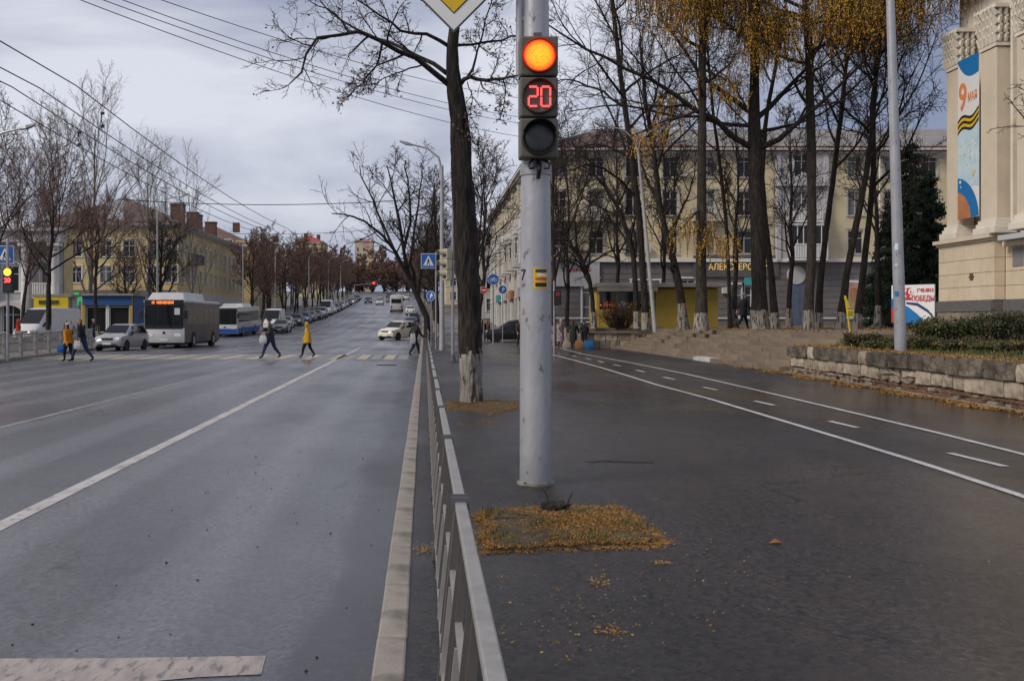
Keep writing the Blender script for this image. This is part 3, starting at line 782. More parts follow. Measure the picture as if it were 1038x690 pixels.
tz = 3.15; tcx = P(546, 100, 9.55).x
tl = thing('traffic_light', 'three section traffic light with lit top lens and red 20 countdown', 'traffic light', (tcx, 9.50, tz))
sech = 1.175 / 3
for k in range(3):
    zc = sech * (k + .5)
    hm = MB(); hm.box((0, .11, zc), (.365, .2, sech - .012))
    h = hm.build('signal_section', M['tl_housing'], tl, bevel=.018)
    # raised rim
    rm = MB()
    rings = []
    for rr, yy in ((.168, .012), (.168, -.030), (.156, -.034), (.150, -.022), (.150, .02)):
        rings.append([(rr*math.cos(2*math.pi*j/40), yy, zc + rr*math.sin(2*math.pi*j/40)) for j in range(40)])
    rm.loft(rings, caps=False); rm.build('lens_rim', mat('red lens rim', (0.30, 0.02, 0.015), .4) if k == 2 else M['black'], h, smooth=True)
    lm = MB(); rings = []
    for rr, yy in ((.150, .0), (.14, -.010), (.11, -.018), (.06, -.024), (.005, -.026)) if k != 1 else ((.150, .016), (.005, .015)):
        rings.append([(rr*math.cos(2*math.pi*j/40), yy, rr*math.sin(2*math.pi*j/40)) for j in range(40)])
    lm.loft(rings); lm.build('lens', {2: M['lens_lit'], 1: M['black'], 0: M['lens_off']}[k], h, (0, 0, zc), smooth=True)
    # small visor on top of the rim
    vm = MB(); rings = []
    for yy in (-.03, -.07 if k else -.11):
        rings.append([((.166)*math.cos(a), yy, zc + .166*math.sin(a)) for a in [R(20 + 140*j/16) for j in range(17)]] + [((.161)*math.cos(a), yy, zc + .161*math.sin(a)) for a in [R(160 - 140*j/16) for j in range(17)]])
    if k < 2: vm.loft(rings); vm.build('visor', M['tl_housing'] if k else M['black'], h)
# countdown digits: seven segments, each a small lit bar
seg = {'2': 'abged', '0': 'abcdef'}
def digit(ch, cx, parent):
    w, hh, t = .085, .185, .017; zc = sech * 1.5
    S = {'a': ((-w/2, hh/2), (w/2, hh/2)), 'g': ((-w/2, 0), (w/2, 0)), 'd': ((-w/2, -hh/2), (w/2, -hh/2)), 'f': ((-w/2, 0), (-w/2, hh/2)), 'b': ((w/2, 0), (w/2, hh/2)), 'e': ((-w/2, -hh/2), (-w/2, 0)), 'c': ((w/2, -hh/2), (w/2, 0))}
    for s in seg[ch]:
        (x0, z0), (x1, z1) = S[s]; mb = MB()
        if x0 == x1: mb.box((cx + x0, -.002, zc + (z0+z1)/2), (t, .012, abs(z1-z0) - .014))
        else: mb.box((cx, -.002, zc + z0), (w - .012, .012, t))
        mb.build('digit_segment', M['digit'], parent)
digit('2', -.058, tl); digit('0', .062, tl)
mb = MB(); mb.box((0, .16, -.03), (.08, .1, .08)); mb.box((0, .16, 1.2), (.08, .1, .06)); mb.build('bracket', M['fence_dark'], tl)
for s in (-1, 1):
    mb = MB(); mb.tube([(s*.05, .1, .0), (s*.10, .02, -.05), (s*.09, .0, -.10), (s*.05, .03, -.09)], .012, 8); mb.build('cable_loop', M['cable'], tl)
mb = MB(); mb.tube([(0, .12, 0), (.01, .06, -.1), (.0, .1, -.18)], .02, 8); mb.build('cable_loop', M['cable'], tl)

# priority road sign on an arm
s0 = P(460, 33, 9.6)
hd = .50
ps = thing('priority_sign', 'yellow and white diamond road sign above the road edge', 'road sign', (s0.x, 9.6, s0.z + hd))
def diamond(hd_, y0, y1, m, name, parent):
    mb = MB(); mb.prism([(0, -hd_), (hd_, 0), (0, hd_), (-hd_, 0)], y0, y1); return mb.build(name, m, parent)
diamond(hd, 0, .02, M['fence_dark'], 'back_plate', ps)
diamond(hd - .022, -.004, .0, M['sign_white'], 'white_border', ps)
diamond(hd * .645, -.008, -.004, M['black'], 'inner_outline', ps)
diamond(hd * .62, -.012, -.008, M['sign_yellow'], 'yellow_field', ps)
mb = MB(); mb.tube([(.0, .05, .1), (px0 - s0.x - .1, pd0 - 9.6, .1)], .025, 10); mb.tube([(.0, .05, -.2), (0, .05, .3)], .02, 8); mb.build('arm', M['galv'], ps)

# ================================================================= retaining wall, steps, plaza
def rough_block(sx, sy, sz, r, amp=.012):
    amp = amp * .6
    bm = bmesh.new(); bmesh.ops.create_cube(bm, size=1.0)
    bmesh.ops.subdivide_edges(bm, edges=bm.edges[:], cuts=1, use_grid_fill=True)
    for v in bm.verts:
        v.co = Vector((v.co.x*sx, v.co.y*sy, v.co.z*sz))
        v.co *= 1 - (.02 if sum(abs(abs(c) - s/2) < 1e-4 for c, s in zip(v.co, (sx, sy, sz))) == 3 else 0)
        v.co += Vector((r.normal()*amp, r.normal()*amp, r.normal()*amp*.7))
    me = bpy.data.meshes.new('stone'); bm.to_mesh(me); bm.free(); return me
r = np.random.default_rng(31)
wall = thing('retaining_wall', 'long low crumbling limestone wall on the right with mossy cap stones', 'wall', (0, 0, 0))
ang = -math.atan(0.053)
def wall_stone(nm, d, ln_, z0, z1, m, proud=0.0, depth=.3, amp=.012):
    me = rough_block(depth, ln_ - .02, z1 - z0 - .012, r, amp); me.materials.append(m)
    o = link(nm, me, wall, (wx(d + ln_/2) + depth/2 - proud + r.normal()*.012, d + ln_/2, (z0+z1)/2), (r.normal()*.01, r.normal()*.01, ang + r.normal()*.008))
    return o
d = 11.0
while d < 30.4:
    ln_ = min(r.uniform(1.0, 1.9), 30.55 - d)
    if r.random() < .2: ln_ = min(.55, 30.55 - d)
    wall_stone('cap_stone', d, ln_, .52, .85 + r.normal()*.012, M['block_low'] if ln_ < .6 else M['block_cap'], .07, .45, .016); d += ln_
    if 30.55 - d < .3: break
d = 11.0
while d < 30.4:
    ln_ = min(r.uniform(.42, .85), 30.5 - d)
    gone = 21.0 < d < 23.6
    if not gone: wall_stone('wall_stone', d, ln_, .2 + r.uniform(0, .05), .515, M['block_low'], r.uniform(0, .025), .3, .012)
    else:
        wall_stone('wall_stone', d, ln_*.98, .34, .515, M['block_low'], -.04, .3, .03)
    d += ln_
    if 30.5 - d < .2: break
d = 11.0; k = 0
while d < 30.3:
    ln_ = r.uniform(.2, .34); base = .02
    for z0, z1 in ((.03, .11), (.115, .195)):
        if r.random() < .82: wall_stone('brick', d + (.1 if z0 > .1 else 0), ln_, z0, z1, M['block_red'] if (r.random() < (.75 if d < 24 else .25)) else M['rubble'], r.uniform(-.03, .02), .2, .012)
    if 21.0 < d < 23.6: wall_stone('rubble_stone', d, ln_*.9, .20, .33, M['rubble'] if r.random() < .6 else M['block_red'], r.uniform(-.06, .03), .2, .03)
    d += ln_
mb = MB(); mb.loft([[(wx(dd) + .06, dd, -.2), (wx(dd) + .36, dd, -.2), (wx(dd) + .36, dd, .80), (wx(dd) + .06, dd, .80)] for dd in (10.9, 30.5)])
mb.build('wall_core', M['mortar'], wall)
# low sloping concrete footing
mb = MB(); mb.loft([[(wx(dd) - .10, dd, -.05), (wx(dd) + .1, dd, -.05), (wx(dd) + .1, dd, .04), (wx(dd) - .05, dd, .025)] for dd in (10.9, 17, 24, 31)])
mb.build('footing', M['kerb'], wall)
mb = MB(); mb.box((12.4, 30.42, .4), (2.2, .26, .86)); mb.build('wall_return', M['mortar'], wall)

# planted bank behind the wall
mb = MB(); vs = []; xs = [0.30, 1.2, 2.6, 5, 9, 12]; zs = [.80, .84, .90, .98, 1.12, 1.2]
for dd in (8, 12, 16, 20, 24, 28, 30.5):
    for xx, zz in zip(xs, zs): vs.append((wx(dd) + xx, dd, zz + r.normal()*.02))
n = len(xs); fs = [(i*n+k, i*n+k+1, (i+1)*n+k+1, (i+1)*n+k) for i in range(6) for k in range(n-1)]
mb.add(vs, fs); structure(mb.build('planted_bank', M['grass_ground'], smooth=True))
# broad stone steps, slab by slab
steps = structure(bpy.data.objects.new('stone_steps', None)); COL.objects.link(steps)
NS, RISE, RUN = 7, .165, .37
sx0 = 11.0
for i in range(NS):
    d = 30.9; x0 = sx0 + i * RUN
    while d < 56.6:
        ln_ = min(r.uniform(2.2, 3.0), 56.8 - d)
        me = rough_block(RUN + .12, ln_ - .03, RISE + .1, r, .008)
        m = M['step']
        if i == 0 and (38.6 < d + ln_/2 < 41.2 or 53 < d + ln_/2 < 55): m = M['paint_bike']
        me.materials.append(m)
        link('step_slab', me, steps, (x0 + (RUN + .12)/2 + r.normal()*.012, d + ln_/2, (i + 1) * RISE - (RISE + .1)/2 + r.normal()*.008), (r.normal()*.004, r.normal()*.012, r.normal()*.003))
        d += ln_
PZ = 1.19
xe = sx0 + NS * RUN
mb = MB(); mb.box((xe/2 + 40 + .04, 43.85, PZ - .7), (80 - xe, 26.6, 1.4)); structure(mb.build('plaza', M['plaza']))
mb = MB(); mb.box((44.75, 69.6, PZ - .7), (70.5, 24.6, 1.394)); structure(mb.build('upper_terrace', M['plaza']))
# stone end wall of the raised bed beside the kiosk
ew = thing('planter_wall', 'low stone wall of the raised bed in front of the flower kiosk', 'wall', (9.15, 56.95, 0))
for z0, z1 in ((0, .45), (.45, .9)):
    x = 0
    while x < 3.0:
        w = min(r.uniform(.5, .9), 3.05 - x); me = rough_block(w - .03, .35, z1 - z0 - .02, r, .02); me.materials.append(M['block_low'] if r.random() < .6 else M['rubble'])
        link('wall_stone', me, ew, (x + w/2, 0, (z0+z1)/2)); x += w
mb = MB(); mb.box((1.5, .2, .42), (3, .2, .84)); mb.build('wall_core', M['mortar'], ew)
mb = MB(); mb.box((1.5, -.05, .94), (3.1, .5, .07)); mb.build('cap_slab', M['rubble'], ew, bevel=.01)

# ================================================================= facades
def facade(mb, w, h, openings, depth=.22, z0=0.0, mi=0):
    """wall sheet in the local xz plane facing -y, with real window openings and reveals"""
    xs = sorted({0.0, w} | {round(o[0], 4) for o in openings} | {round(o[0] + o[2], 4) for o in openings})
    zs = sorted({z0, h} | {round(o[1], 4) for o in openings} | {round(o[1] + o[3], 4) for o in openings})
    for a, b in zip(xs, xs[1:]):
        for c, e in zip(zs, zs[1:]):
            mx, mz = (a+b)/2, (c+e)/2
            if any(o[0] < mx < o[0]+o[2] and o[1] < mz < o[1]+o[3] for o in openings): continue
            mb.add([(a, 0, c), (b, 0, c), (b, 0, e), (a, 0, e)], [(0, 1, 2, 3)], mi)
    for x, z, ww, hh in [o[:4] for o in openings]:
        q = [(x, z), (x+ww, z), (x+ww, z+hh), (x, z+hh)]
        for (a, c), (b, e) in zip(q, q[1:] + q[:1]):
            mb.add([(a, 0, c), (b, 0, e), (b, depth, e), (a, depth, c)], [(0, 1, 2, 3)], mi)
_win = {}
def window_meshes(w, h, cols, rows, fm='wframe'):
    key = (round(w, 2), round(h, 2), cols, rows, fm)
    if key not in _win:
        mb = MB(); t = .07
        for x in (t/2, w - t/2): mb.box((x, .13, h/2), (t, .07, h))
        for z in (t/2, h - t/2): mb.box((w/2, .131, z), (w - 2*t, .068, t))
        for k in range(1, cols): mb.box((w*k/cols, .129, h/2), (.06, .06, h - 2*t))
        for z in rows: mb.box((w/2, .128, h*z), (w - 2*t, .05, .055))
        mb.box((w/2, .0, -.04), (w + .3, .22, .08))
        for x in (-.075, w + .075): mb.box((x, -.012, h/2 + .07), (.13, .06, h + .14))
        mb.box((w/2, -.02, h + .2), (w + .42, .09, .13))
        fr = mb.mesh('window', M[fm])
        pm = MB(); pm.box((w/2, .17, h/2), (w - .02, .02, h - .02)); ps_ = {k: pm.mesh('pane', M[k]) for k in ('glass', 'glass_curtain')}
        _win[key] = (fr, ps_)
    return _win[key]
def add_window(parent, loc, w, h, rz=0.0, cols=2, rows=(.68,), name='window', fm='wframe', curtain=.3):
    fr, ps_ = window_meshes(w, h, cols, rows, fm)
    o = link(name, fr, parent, loc, (0, 0, rz))
    link('pane', ps_['glass_curtain' if random.random() < curtain else 'glass'], o)
    return o
def rotz(v, a): return Vector((v[0]*math.cos(a) - v[1]*math.sin(a), v[0]*math.sin(a) + v[1]*math.cos(a), v[2]))
def facade_part(parent, origin, rz, w, h, ops, m, name='wall', depth=.22, win=True, z0=0.0, **kw):
    mb = MB(); facade(mb, w, h, ops, depth, z0); mb.build(name, m, parent, origin, (0, 0, rz))
    if win:
        for op in ops:
            p = Vector(origin) + rotz((op[0], 0, op[1]), rz)
            k = dict(kw); 
            if len(op) > 4: k.update(op[4])
            add_window(parent, p, op[2], op[3], rz, **k)
def balcony(parent, origin, rz, w, dep=.9, h=1.0, m='pale', solid=False, glazed=False):
    mb = MB(); mb.box((w/2, -dep/2, -.08), (w, dep, .16)); 
    mb.box((w/2, -dep + .05, h), (w, .1, .09))
    for x in (.05, w - .05): mb.box((x, -dep/2 + .05, h), (.1, dep - .1, .09))
    n = int(w / .2)
    for k in range(n + 1): mb.box((w*k/n if 0 < k < n else (.05 if k == 0 else w-.05), -dep + .05, h/2), (.09, .07, h - .1))
    for k in range(1, 4):
        for x in (.05, w - .05): mb.box((x, -dep*k/4, h/2), (.07, .08, h - .1))
    if solid: mb.box((w/2, -dep + .09, h/2), (w - .2, .02, h - .1))
    if glazed:
        for k in range(7): mb.box((.04 + (w - .08)*k/6, -dep + .05, h + .8), (.06, .06, 1.5))
        mb.box((w/2, -dep + .05, h + 1.55), (w, .08, .08)); mb.box((w/2, -dep/2, h + 1.65), (w, dep, .08))
    o = mb.build('balcony', M[m], parent, origin, (0, 0, rz))
    if glazed:
        mb = MB(); mb.box((w/2, -dep + .08, h + .8), (w - .1, .02, 1.45)); mb.build('pane', M['glass'], o)
    return o
def cornice(mb, x0, x1, z, y=-.0, steps_=((.12, .16), (.28, .14), (.42, .16))):
    zz = z
    for pr_, hh in steps_:
        mb.box(((x0+x1)/2, y - pr_/2 + .1, zz + hh/2), (x1 - x0 + pr_*2, pr_ + .2, hh)); zz += hh
    return zz

# ---- the big cream apartment house behind the trees
BD = 82.0; BX = 9.4; BW = 50.0
bld = thing('apartment_building', 'cream four storey apartment house with grey shop floor behind the bare trees', 'building', (BX, BD, 0))
ops = []
col_x = [1.7 + 3.05 * k for k in range(16)]
rowz = [(6.2 + PZ*0 + .9, 1.9), (6.2 + 4.05, 2.0), (6.2 + 7.2, 1.9)]
GF = 6.45
bay = (785 - VX)/F*BD - BX, (838 - VX)/F*BD - BX
for ci, cx in enumerate(col_x):
    if bay[0] - .6 < cx < bay[1] + .6: continue
    for zi, (z, hh) in enumerate(rowz): ops.append((cx - .6, z, 1.25, hh))
facade_part(bld, (0, 0, 0), 0, BW, 15.6, ops, M['cream'], z0=GF)
# ground floor with shop windows
gops = []
def gx(px): return (px - VX)/F*BD - BX
def gz(py): return EYE + (VY - py)/F*BD
for a, b, t, bt in ((590, 606, 284, 326), (739, 752, 290, 321), (754, 768, 290, 321), (690, 704, 284, 321), (640, 668, 286, 321)):
    gops.append((gx(a), gz(bt), gx(b) - gx(a), gz(t) - gz(bt), dict(cols=2, rows=(.35, .7), fm='white')))
for k in range(6): gops.append((gx(895) + k*3.6, gz(321), 2.2, 2.6, dict(cols=2, rows=(.7,), fm='white')))
facade_part(bld, (0, -.12, 0), 0, BW, GF, gops, M['grey_clad'], 'ground_floor', .3)
mb = MB(); mb.box((BW/2, -.16, GF + .1), (BW + .3, .5, .28)); mb.box((BW/2, -.15, gz(321) - .12), (BW, .16, .1)); mb.build('string_course', M['white'], bld)
# courses of ground floor cladding
for k in range(9):
    z = PZ + .9 + k * .48
    mb = MB(); segs = sorted([(o[0], o[0]+o[2]) for o in gops if o[1] < z + .3 and o[1]+o[3] > z]); cur = 0.0
    for a, b in segs + [(BW, BW)]:
        if a - .1 - cur > .2:
            mb = MB(); mb.box(((cur + a - .1)/2, -.135, z + .22), (a - .1 - cur, .03, .44)); mb.build('cladding_course', M['grey_clad'], bld, bevel=.008)
        cur = b + .1
mb = MB(); zt = cornice(mb, -.1, BW, 15.0); mb.box((BW/2, -.3, 15.62), (BW + 1, .9, .18)); mb.build('cornice', M['pale'], bld)
mb = MB(); mb.box((BW/2, -.66, 15.78), (BW + 1.3, .16, .14)); mb.build('gutter', M['brick'], bld)
mb = MB(); mb.loft([[(-.6, -.7, 15.75), (-.6, 13.5, 15.75), (6, 6.5, 18.6)], [(BW + .6, -.7, 15.75), (BW + .6, 13.5, 15.75), (BW - 6, 6.5, 18.6)]]); mb.build('roof', M['roof_grey'], bld)
for x in (30, 40):
    mb = MB(); mb.box((x, 6.0, 18.5), (.8, .6, 1.0)); mb.box((x, 6.0, 19.05), (1.0, .8, .1)); mb.build('chimney', M['brick'], bld)
for ci, zi in ((2, 0), (3, 2), (5, 1), (7, 0), (8, 2), (12, 1)):
    x = col_x[ci] + 1.05
    if not (bay[0] - .8 < x < bay[1] + .8): mb = MB(); mb.box((x, -.25, rowz[zi][0] + .3), (.75, .35, .55)); mb.build('air_conditioner', M['pale'], bld, bevel=.03)
for x in (.25, 13.3, 19.4, 31.6): mb = MB(); mb.tube([(x, -.12, 15.4), (x, -.12, PZ + .2)], .06, 8); mb.build('downpipe', M['roof_grey'], bld, smooth=True)
# white bay with pediment, balconies and blue door
mb = MB(); bw = bay[1] - bay[0]; bops = [(bw/2 - .7, rowz[1][0] - .1, 1.4, 2.1), (bw/2 - .65, rowz[2][0], 1.3, 1.9)]
facade(mb, bw, 14.9, bops, .3, GF); mb.box((.2, -.06, 10.8), (.35, .12, 8.6)); mb.box((bw - .2, -.06, 10.8), (.35, .12, 8.6))
mb.add([(0, 0, GF), (0, .4, GF), (0, .4, 14.9), (0, 0, 14.9)], [(0, 1, 2, 3)]); mb.add([(bw, 0, GF), (bw, .4, GF), (bw, .4, 14.9), (bw, 0, 14.9)], [(0, 1, 2, 3)])
mb.build('bay_wall', M['lilac'], bld, (bay[0], -.35, 0))
for op in bops: add_window(bld, (bay[0] + op[0], -.3, op[1]), op[2], op[3], fm='white')
mb = MB(); mb.prism([(-.1, 12.6), (bw + .1, 12.6), (bw/2, 13.7)], -.75, -.36); mb.build('pediment', M['lilac'], bld, (bay[0], 0, 0))
balcony(bld, (bay[0] + bw/2 - 1.4, -.4, rowz[1][0] - .5), 0, 2.8, .8, .95, 'white', True)
balcony(bld, (bay[0] + .9, -.4, GF + .2), 0, bw - 1.3, .9, 1.15, 'white', True, True)
dz = PZ
mb = MB(); mb.box((gx(809), -.16, dz + 1.7), (1.6, .16, 3.4)); mb.box((gx(809), -.2, dz + 1.7), (.05, .14, 3.2)); mb.build('door', mat('blue grey door', (.07, .10, .15), .6, (.10, .13, .18), 2), bld)
mb = MB(); mb.disc((gx(806), -.3, gz(279)), .75, 0, .18, 28); mb.build('round_vent', M['lilac'], bld, smooth=True)
# balconies with balustrades on the cream part
for ci in (0, 1, 4, 9, 12, 13):
    if bay[0] - 1.5 < col_x[ci] < bay[1] + 1.5: continue
    balcony(bld, (col_x[ci] - 1.3, 0, rowz[1][0] - .35), 0, 2.65, .85, .95, 'pale')
for ci in (0, 10, 13): 
    if not (bay[0] - 1.5 < col_x[ci] < bay[1] + 1.5): balcony(bld, (col_x[ci] - 1.3, 0, rowz[0][0] - .35), 0, 2.65, .85, .95, 'pale')
# shop front: dark sign panel with gold letters, teal sign, poster, air conditioner
sp = MB(); sp.box((gx(745), -.22, gz(270)), (gx(790) - gx(704), .14, 1.75)); so = sp.build('sign_panel', M['darkgrey'], bld)
text_part('sign_lettering', 'АЛЕКСЕЕВСКИЙ', .74, M['gold_letter'], so, (gx(717), -.30, gz(271)), (R(90), 0, 0), .02, 'LEFT', .82, .006)
mb = MB(); mb.box((gx(761), -.2, gz(285)), (1.2, .12, .7)); mb.build('teal_sign', M['teal'], bld)
mb = MB(); mb.box((gx(735), -.35, gz(294)), (.7, .4, .6)); mb.build('air_conditioner', M['pale'], bld, bevel=.03)
mb = MB(); mb.box((gx(865), -.2, gz(303)), (1.75, .1, 3.1)); po = mb.build('poster_frame', M['white'], bld)
mb = MB(); mb.box((gx(864), -.26, gz(303)), (1.35, .04, 2.7)); mb.build('poster', mat('faded brown poster', (.30, .17, .09), .6, (.42, .33, .24), 1.1), po)
mb = MB(); mb.disc((gx(864), -.29, gz(296)), .35, 0, .03, 16); mb.build('poster_print', M['brown_print'], po)
mb = MB(); mb.tube([(gx(890), -.3, 15.5), (gx(890), -.3, PZ + .5), (gx(892), -.6, PZ + .2), (gx(894), -.6, PZ + .05)], .07, 8); mb.build('downpipe', M['white'], bld)
# white sign band with red script at the left corner
mb = MB(); mb.box((gx(583), -.26, gz(278)), (gx(607) - gx(559), .2, 2.0)); wb = mb.build('sign_panel', M['lilac'], bld)
for k in range(9):
    mb = MB(); x = gx(570) + k*.26; mb.bar((x, -.38, gz(275) + .05*(k % 2)), (x + .16, -.38, gz(271) - .1*(k % 3)), .03, .09); mb.bar((x + .02, -.38, gz(275)), (x + .2, -.38, gz(274)), .03, .06); mb.build('sign_mark', M['sign_red'], wb)
# side along the street, with bay balconies
side_len = 58.0
sops = [(2.0 + 3.3*k, z, 1.25, hh) for k in range(17) for z, hh in rowz]
facade_part(bld, (0, side_len, 0), R(-90), side_len, 15.6, sops, M['cream'], z0=GF, curtain=.3)
facade_part(bld, (-.1, side_len, 0), R(-90), side_len, GF, [(1.5 + 4.1*k, .9, 2.6, 2.9) for k in range(14)], M['pale'], 'ground_floor', .3, fm='white')
for k in (15, 13, 11, 9, 7, 5, 3):
    for zi in (0, 1):
        balcony(bld, (0, side_len - (2.0 + 3.3*k) + .6, rowz[zi][0] - .3), R(-90), 2.6, 1.0, 1.0, 'white', True, zi == 0)
mb = MB()
for pr_, z, hh in ((.25, 15.0, .2), (.5, 15.2, .2), (.7, 15.4, .22)): mb.box((-pr_/2 + .1, side_len/2, z + hh/2), (pr_ + .2, side_len + .4, hh))
mb.build('cornice', M['pale'], bld)
mb = MB(); mb.loft([[(-.7, -.69, 15.74), (13, -.69, 15.74), (6.5, 5, 18.4)], [(-.7, side_len, 15.74), (13, side_len, 15.74), (6.5, side_len - 5, 18.4)]]); mb.build('side_roof', M['roof_brown'], bld)
for k in range(9):
    mb = MB(); mb.box((-.12, 3 + 6.4*k, 10.6), (.3, .7, 8.6)); mb.build('pilaster', M['pale'], bld)
for k in range(5):                                        # shop signs of the street side
    mb = MB(); mb.box((-.3, 5 + 9*k, 4.3), (.25, 4.2, .9)); mb.build('shop_sign', [M['sign_red'], M['lilac'], M['brown_print'], M['white'], M['teal']][k], bld)
mb = MB(); mb.box((BW/2, 14, 8), (BW - .5, .3, 15)); mb.build('rear_wall', M['cream'], bld)

# ---- flower kiosk
kx = (605 - VX)/F*60; kw = (727 - 605)/F*60
ki = thing('flower_kiosk', 'yellow kiosk with overhanging grey roof and flowers in its window', 'kiosk', (kx, 60, PZ))
zr = EYE + (VY - 292)/F*60 - PZ
mb = MB(); w2 = 3.5
mb.box((w2/2, .1, .55), (w2, .16, 1.1)); mb.box((.08, 1.2, zr/2), (.16, 2.4, zr)); mb.box((w2/2, 2.4, zr/2), (w2, .12, zr)); mb.box((w2 - .04, 1.2, zr/2), (.14, 2.3, zr))
for x in (.1, 1.2, 2.4, 3.4): mb.box((x, .06, 1.1 + (zr-1.1)/2), (.09, .1, zr - 1.1))
mb.build('stall_front', M['kiosk_yellow'], ki)
mb = MB(); mb.box((w2/2, .12, 1.85), (w2 - .2, .03, zr - 1.15)); mb.build('shop_window', M['glass'], ki)
for k in range(22):                                       # boards of the yellow side
    x0 = w2 + .05; mb = MB(); mb.box((x0 + (kw - w2)/2, .0, .07 + k*.122), (kw - w2, .06, .116)); 
    if .07 + k*.122 < zr: mb.build('board', M['kiosk_yellow'], ki)
mb = MB(); mb.box((w2 + (kw - w2)/2 + .03, 1.3, zr/2), (kw - w2 - .04, 2.4, zr - .02)); mb.build('body', M['kiosk_yellow'], ki)
mb = MB(); mb.box((kw/2, .95, zr + .13), (kw + .7, 3.4, .2)); mb.box((kw/2, .95, zr + .26), (kw + .4, 3.0, .08)); mb.build('roof', M['kiosk_roof'], ki, bevel=.02)
mb = MB(); mb.prism([(-.1, zr + .02), (w2, zr + .02), (w2, zr - .22), (-.1, zr - .22)], -.75, -.70); mb.build('fascia', M['kiosk_roof'], ki)
rr = np.random.default_rng(8)
for k, (mname, x) in enumerate((('orange_print', .6), ('sign_yellow', 1.0), ('sign_red', .9), ('sign_yellow', 2.0), ('leaf_orange', 2.6), ('sign_yellow', 2.9), ('white', 1.6))):
    pts = np.stack([x + rr.normal(size=60)*.16, -.12 + rr.normal(size=60)*.05, 1.3 + rr.normal(size=60)*.16], 1)
    o = link('flower_bunch', quads_mesh('flower_bunch', pts, .14, [M[mname]], rr), None, (kx, 60, PZ))
    tag(o, ['bunch of orange flowers at the left end of the kiosk counter', 'yellow flower bunch next to the orange one on the kiosk counter', 'red flower bunch low on the kiosk counter', 'yellow flower bunch in the middle of the kiosk counter', 'brownish dried bunch behind the round bush', 'yellow flower bunch at the right end of the kiosk counter', 'white flower bunch on the kiosk counter'][k], 'flowers', 'flowers on the kiosk counter')

# ---- monumental building on the right
RX = 23.0
rb = thing('palace_building', 'sand coloured monumental building with pilasters and holiday banner at the right edge', 'building', (RX, 44.5, PZ))
dpx = lambda px, X=RX: X * F / (px - VX)           # distance of a point of the front seen at px
zat = lambda py, d_: EYE + (VY - py)/F*d_ - PZ
zl = zat(247, 45.0)                                   # ledge height
plinth_t = zat(306, 45.0); plinth_b = zat(316.5, 45.0)
yl = lambda d_: d_ - 44.5
dA, dB = 44.5, dpx(1006)
# base stones
mb = MB(); mb.box((3.0, yl(36), plinth_b/2 - .1), (5.6, 18.2, plinth_b + .2)); mb.build('base', M['mortar'], rb)
rr = np.random.default_rng(12)
for row in range(2):
    y = 0.0
    while y > -12:
        ln_ = rr.uniform(.5, .8); hh = plinth_b/2
        me = rough_block(.22, ln_ - .03, hh - .02, rr, .012); me.materials.append(M['rubble']); link('base_stone', me, rb, (.05 + (.45 if y - ln_/2 < yl(dB) else 0), y - ln_/2, hh*(row + .5))); y -= ln_
mb = MB(); mb.box((.35, (yl(dB))/2, (plinth_t + plinth_b)/2), (.9, -yl(dB) + .1, plinth_t - plinth_b)); mb.box((.85, yl(dB) - 5, (plinth_t + plinth_b)/2 - .003), (.9, 10, plinth_t - plinth_b)); mb.build('granite_plinth', M['granite'], rb, bevel=.01)
# cladding slabs course by course
courses = 4; ch = (zl - .35 - plinth_t) / courses
for c_ in range(courses):
    z = plinth_t + c_*ch
    edges = np.linspace(0, yl(dB), 6 if c_ % 2 == 0 else 7)
    if c_ % 2: edges = np.concatenate([[0], np.linspace(yl(dB)/10, yl(dB)*.9, 5), [yl(dB)]])
    for a, b in zip(edges, edges[1:]):
        mb = MB(); mb.box((.06 + rr.normal()*.003, (a+b)/2, z + ch/2), (.12, abs(b-a) - .014, ch - .016)); mb.build('cladding_slab', M['sand_clad'], rb, bevel=.006)
    mb = MB(); mb.box((.24, yl(dB) - .02, z + ch/2), (.44, .12, ch - .016)); mb.build('cladding_slab', M['sand_clad'], rb, bevel=.006)
    y = yl(dB) - .1; k = 0
    while y > -16:
        ln_ = 1.05 if (k or c_ % 2) else .5
        mb = MB(); mb.box((.52 + rr.normal()*.003, y - ln_/2, z + ch/2), (.12, ln_ - .014, ch - .016)); mb.build('cladding_slab', M['sand_clad'], rb, bevel=.006); y -= ln_; k += 1
mb = MB(); mb.box((3.1, yl(dB)/2, zl/2), (6.0, -yl(dB) - .02, zl - .3)); mb.box((3.35, yl(dB) - 6, zl/2), (5.55, 12, zl - .3)); mb.build('core_wall', M['mortar'], rb)
# ledges
mb = MB()
for pr_, z, hh in ((.0, zl - .36, .14), (.10, zl - .22, .1), (.22, zl - .12, .16)):
    mb.box((1.5 - pr_/2, yl(dB)/2, z + hh/2), (3 + pr_, -yl(dB) + .04 + pr_, hh)); 
mb.build('ledge', M['sand_plaster'], rb, bevel=.015)
z2 = zat(236, dpx(1012))
mb = MB(); mb.box((1.6, yl(dB) - 6.2, zl - .42), (2.9, 11.6, .2)); mb.build('ledge', M['sand_plaster'], rb); 
mb = MB(); mb.box((1.45, yl(dB) - 6.4, zl - .2), (3.3, 11.4, .2)); mb.build('metal_flashing', M['sheet'], rb)
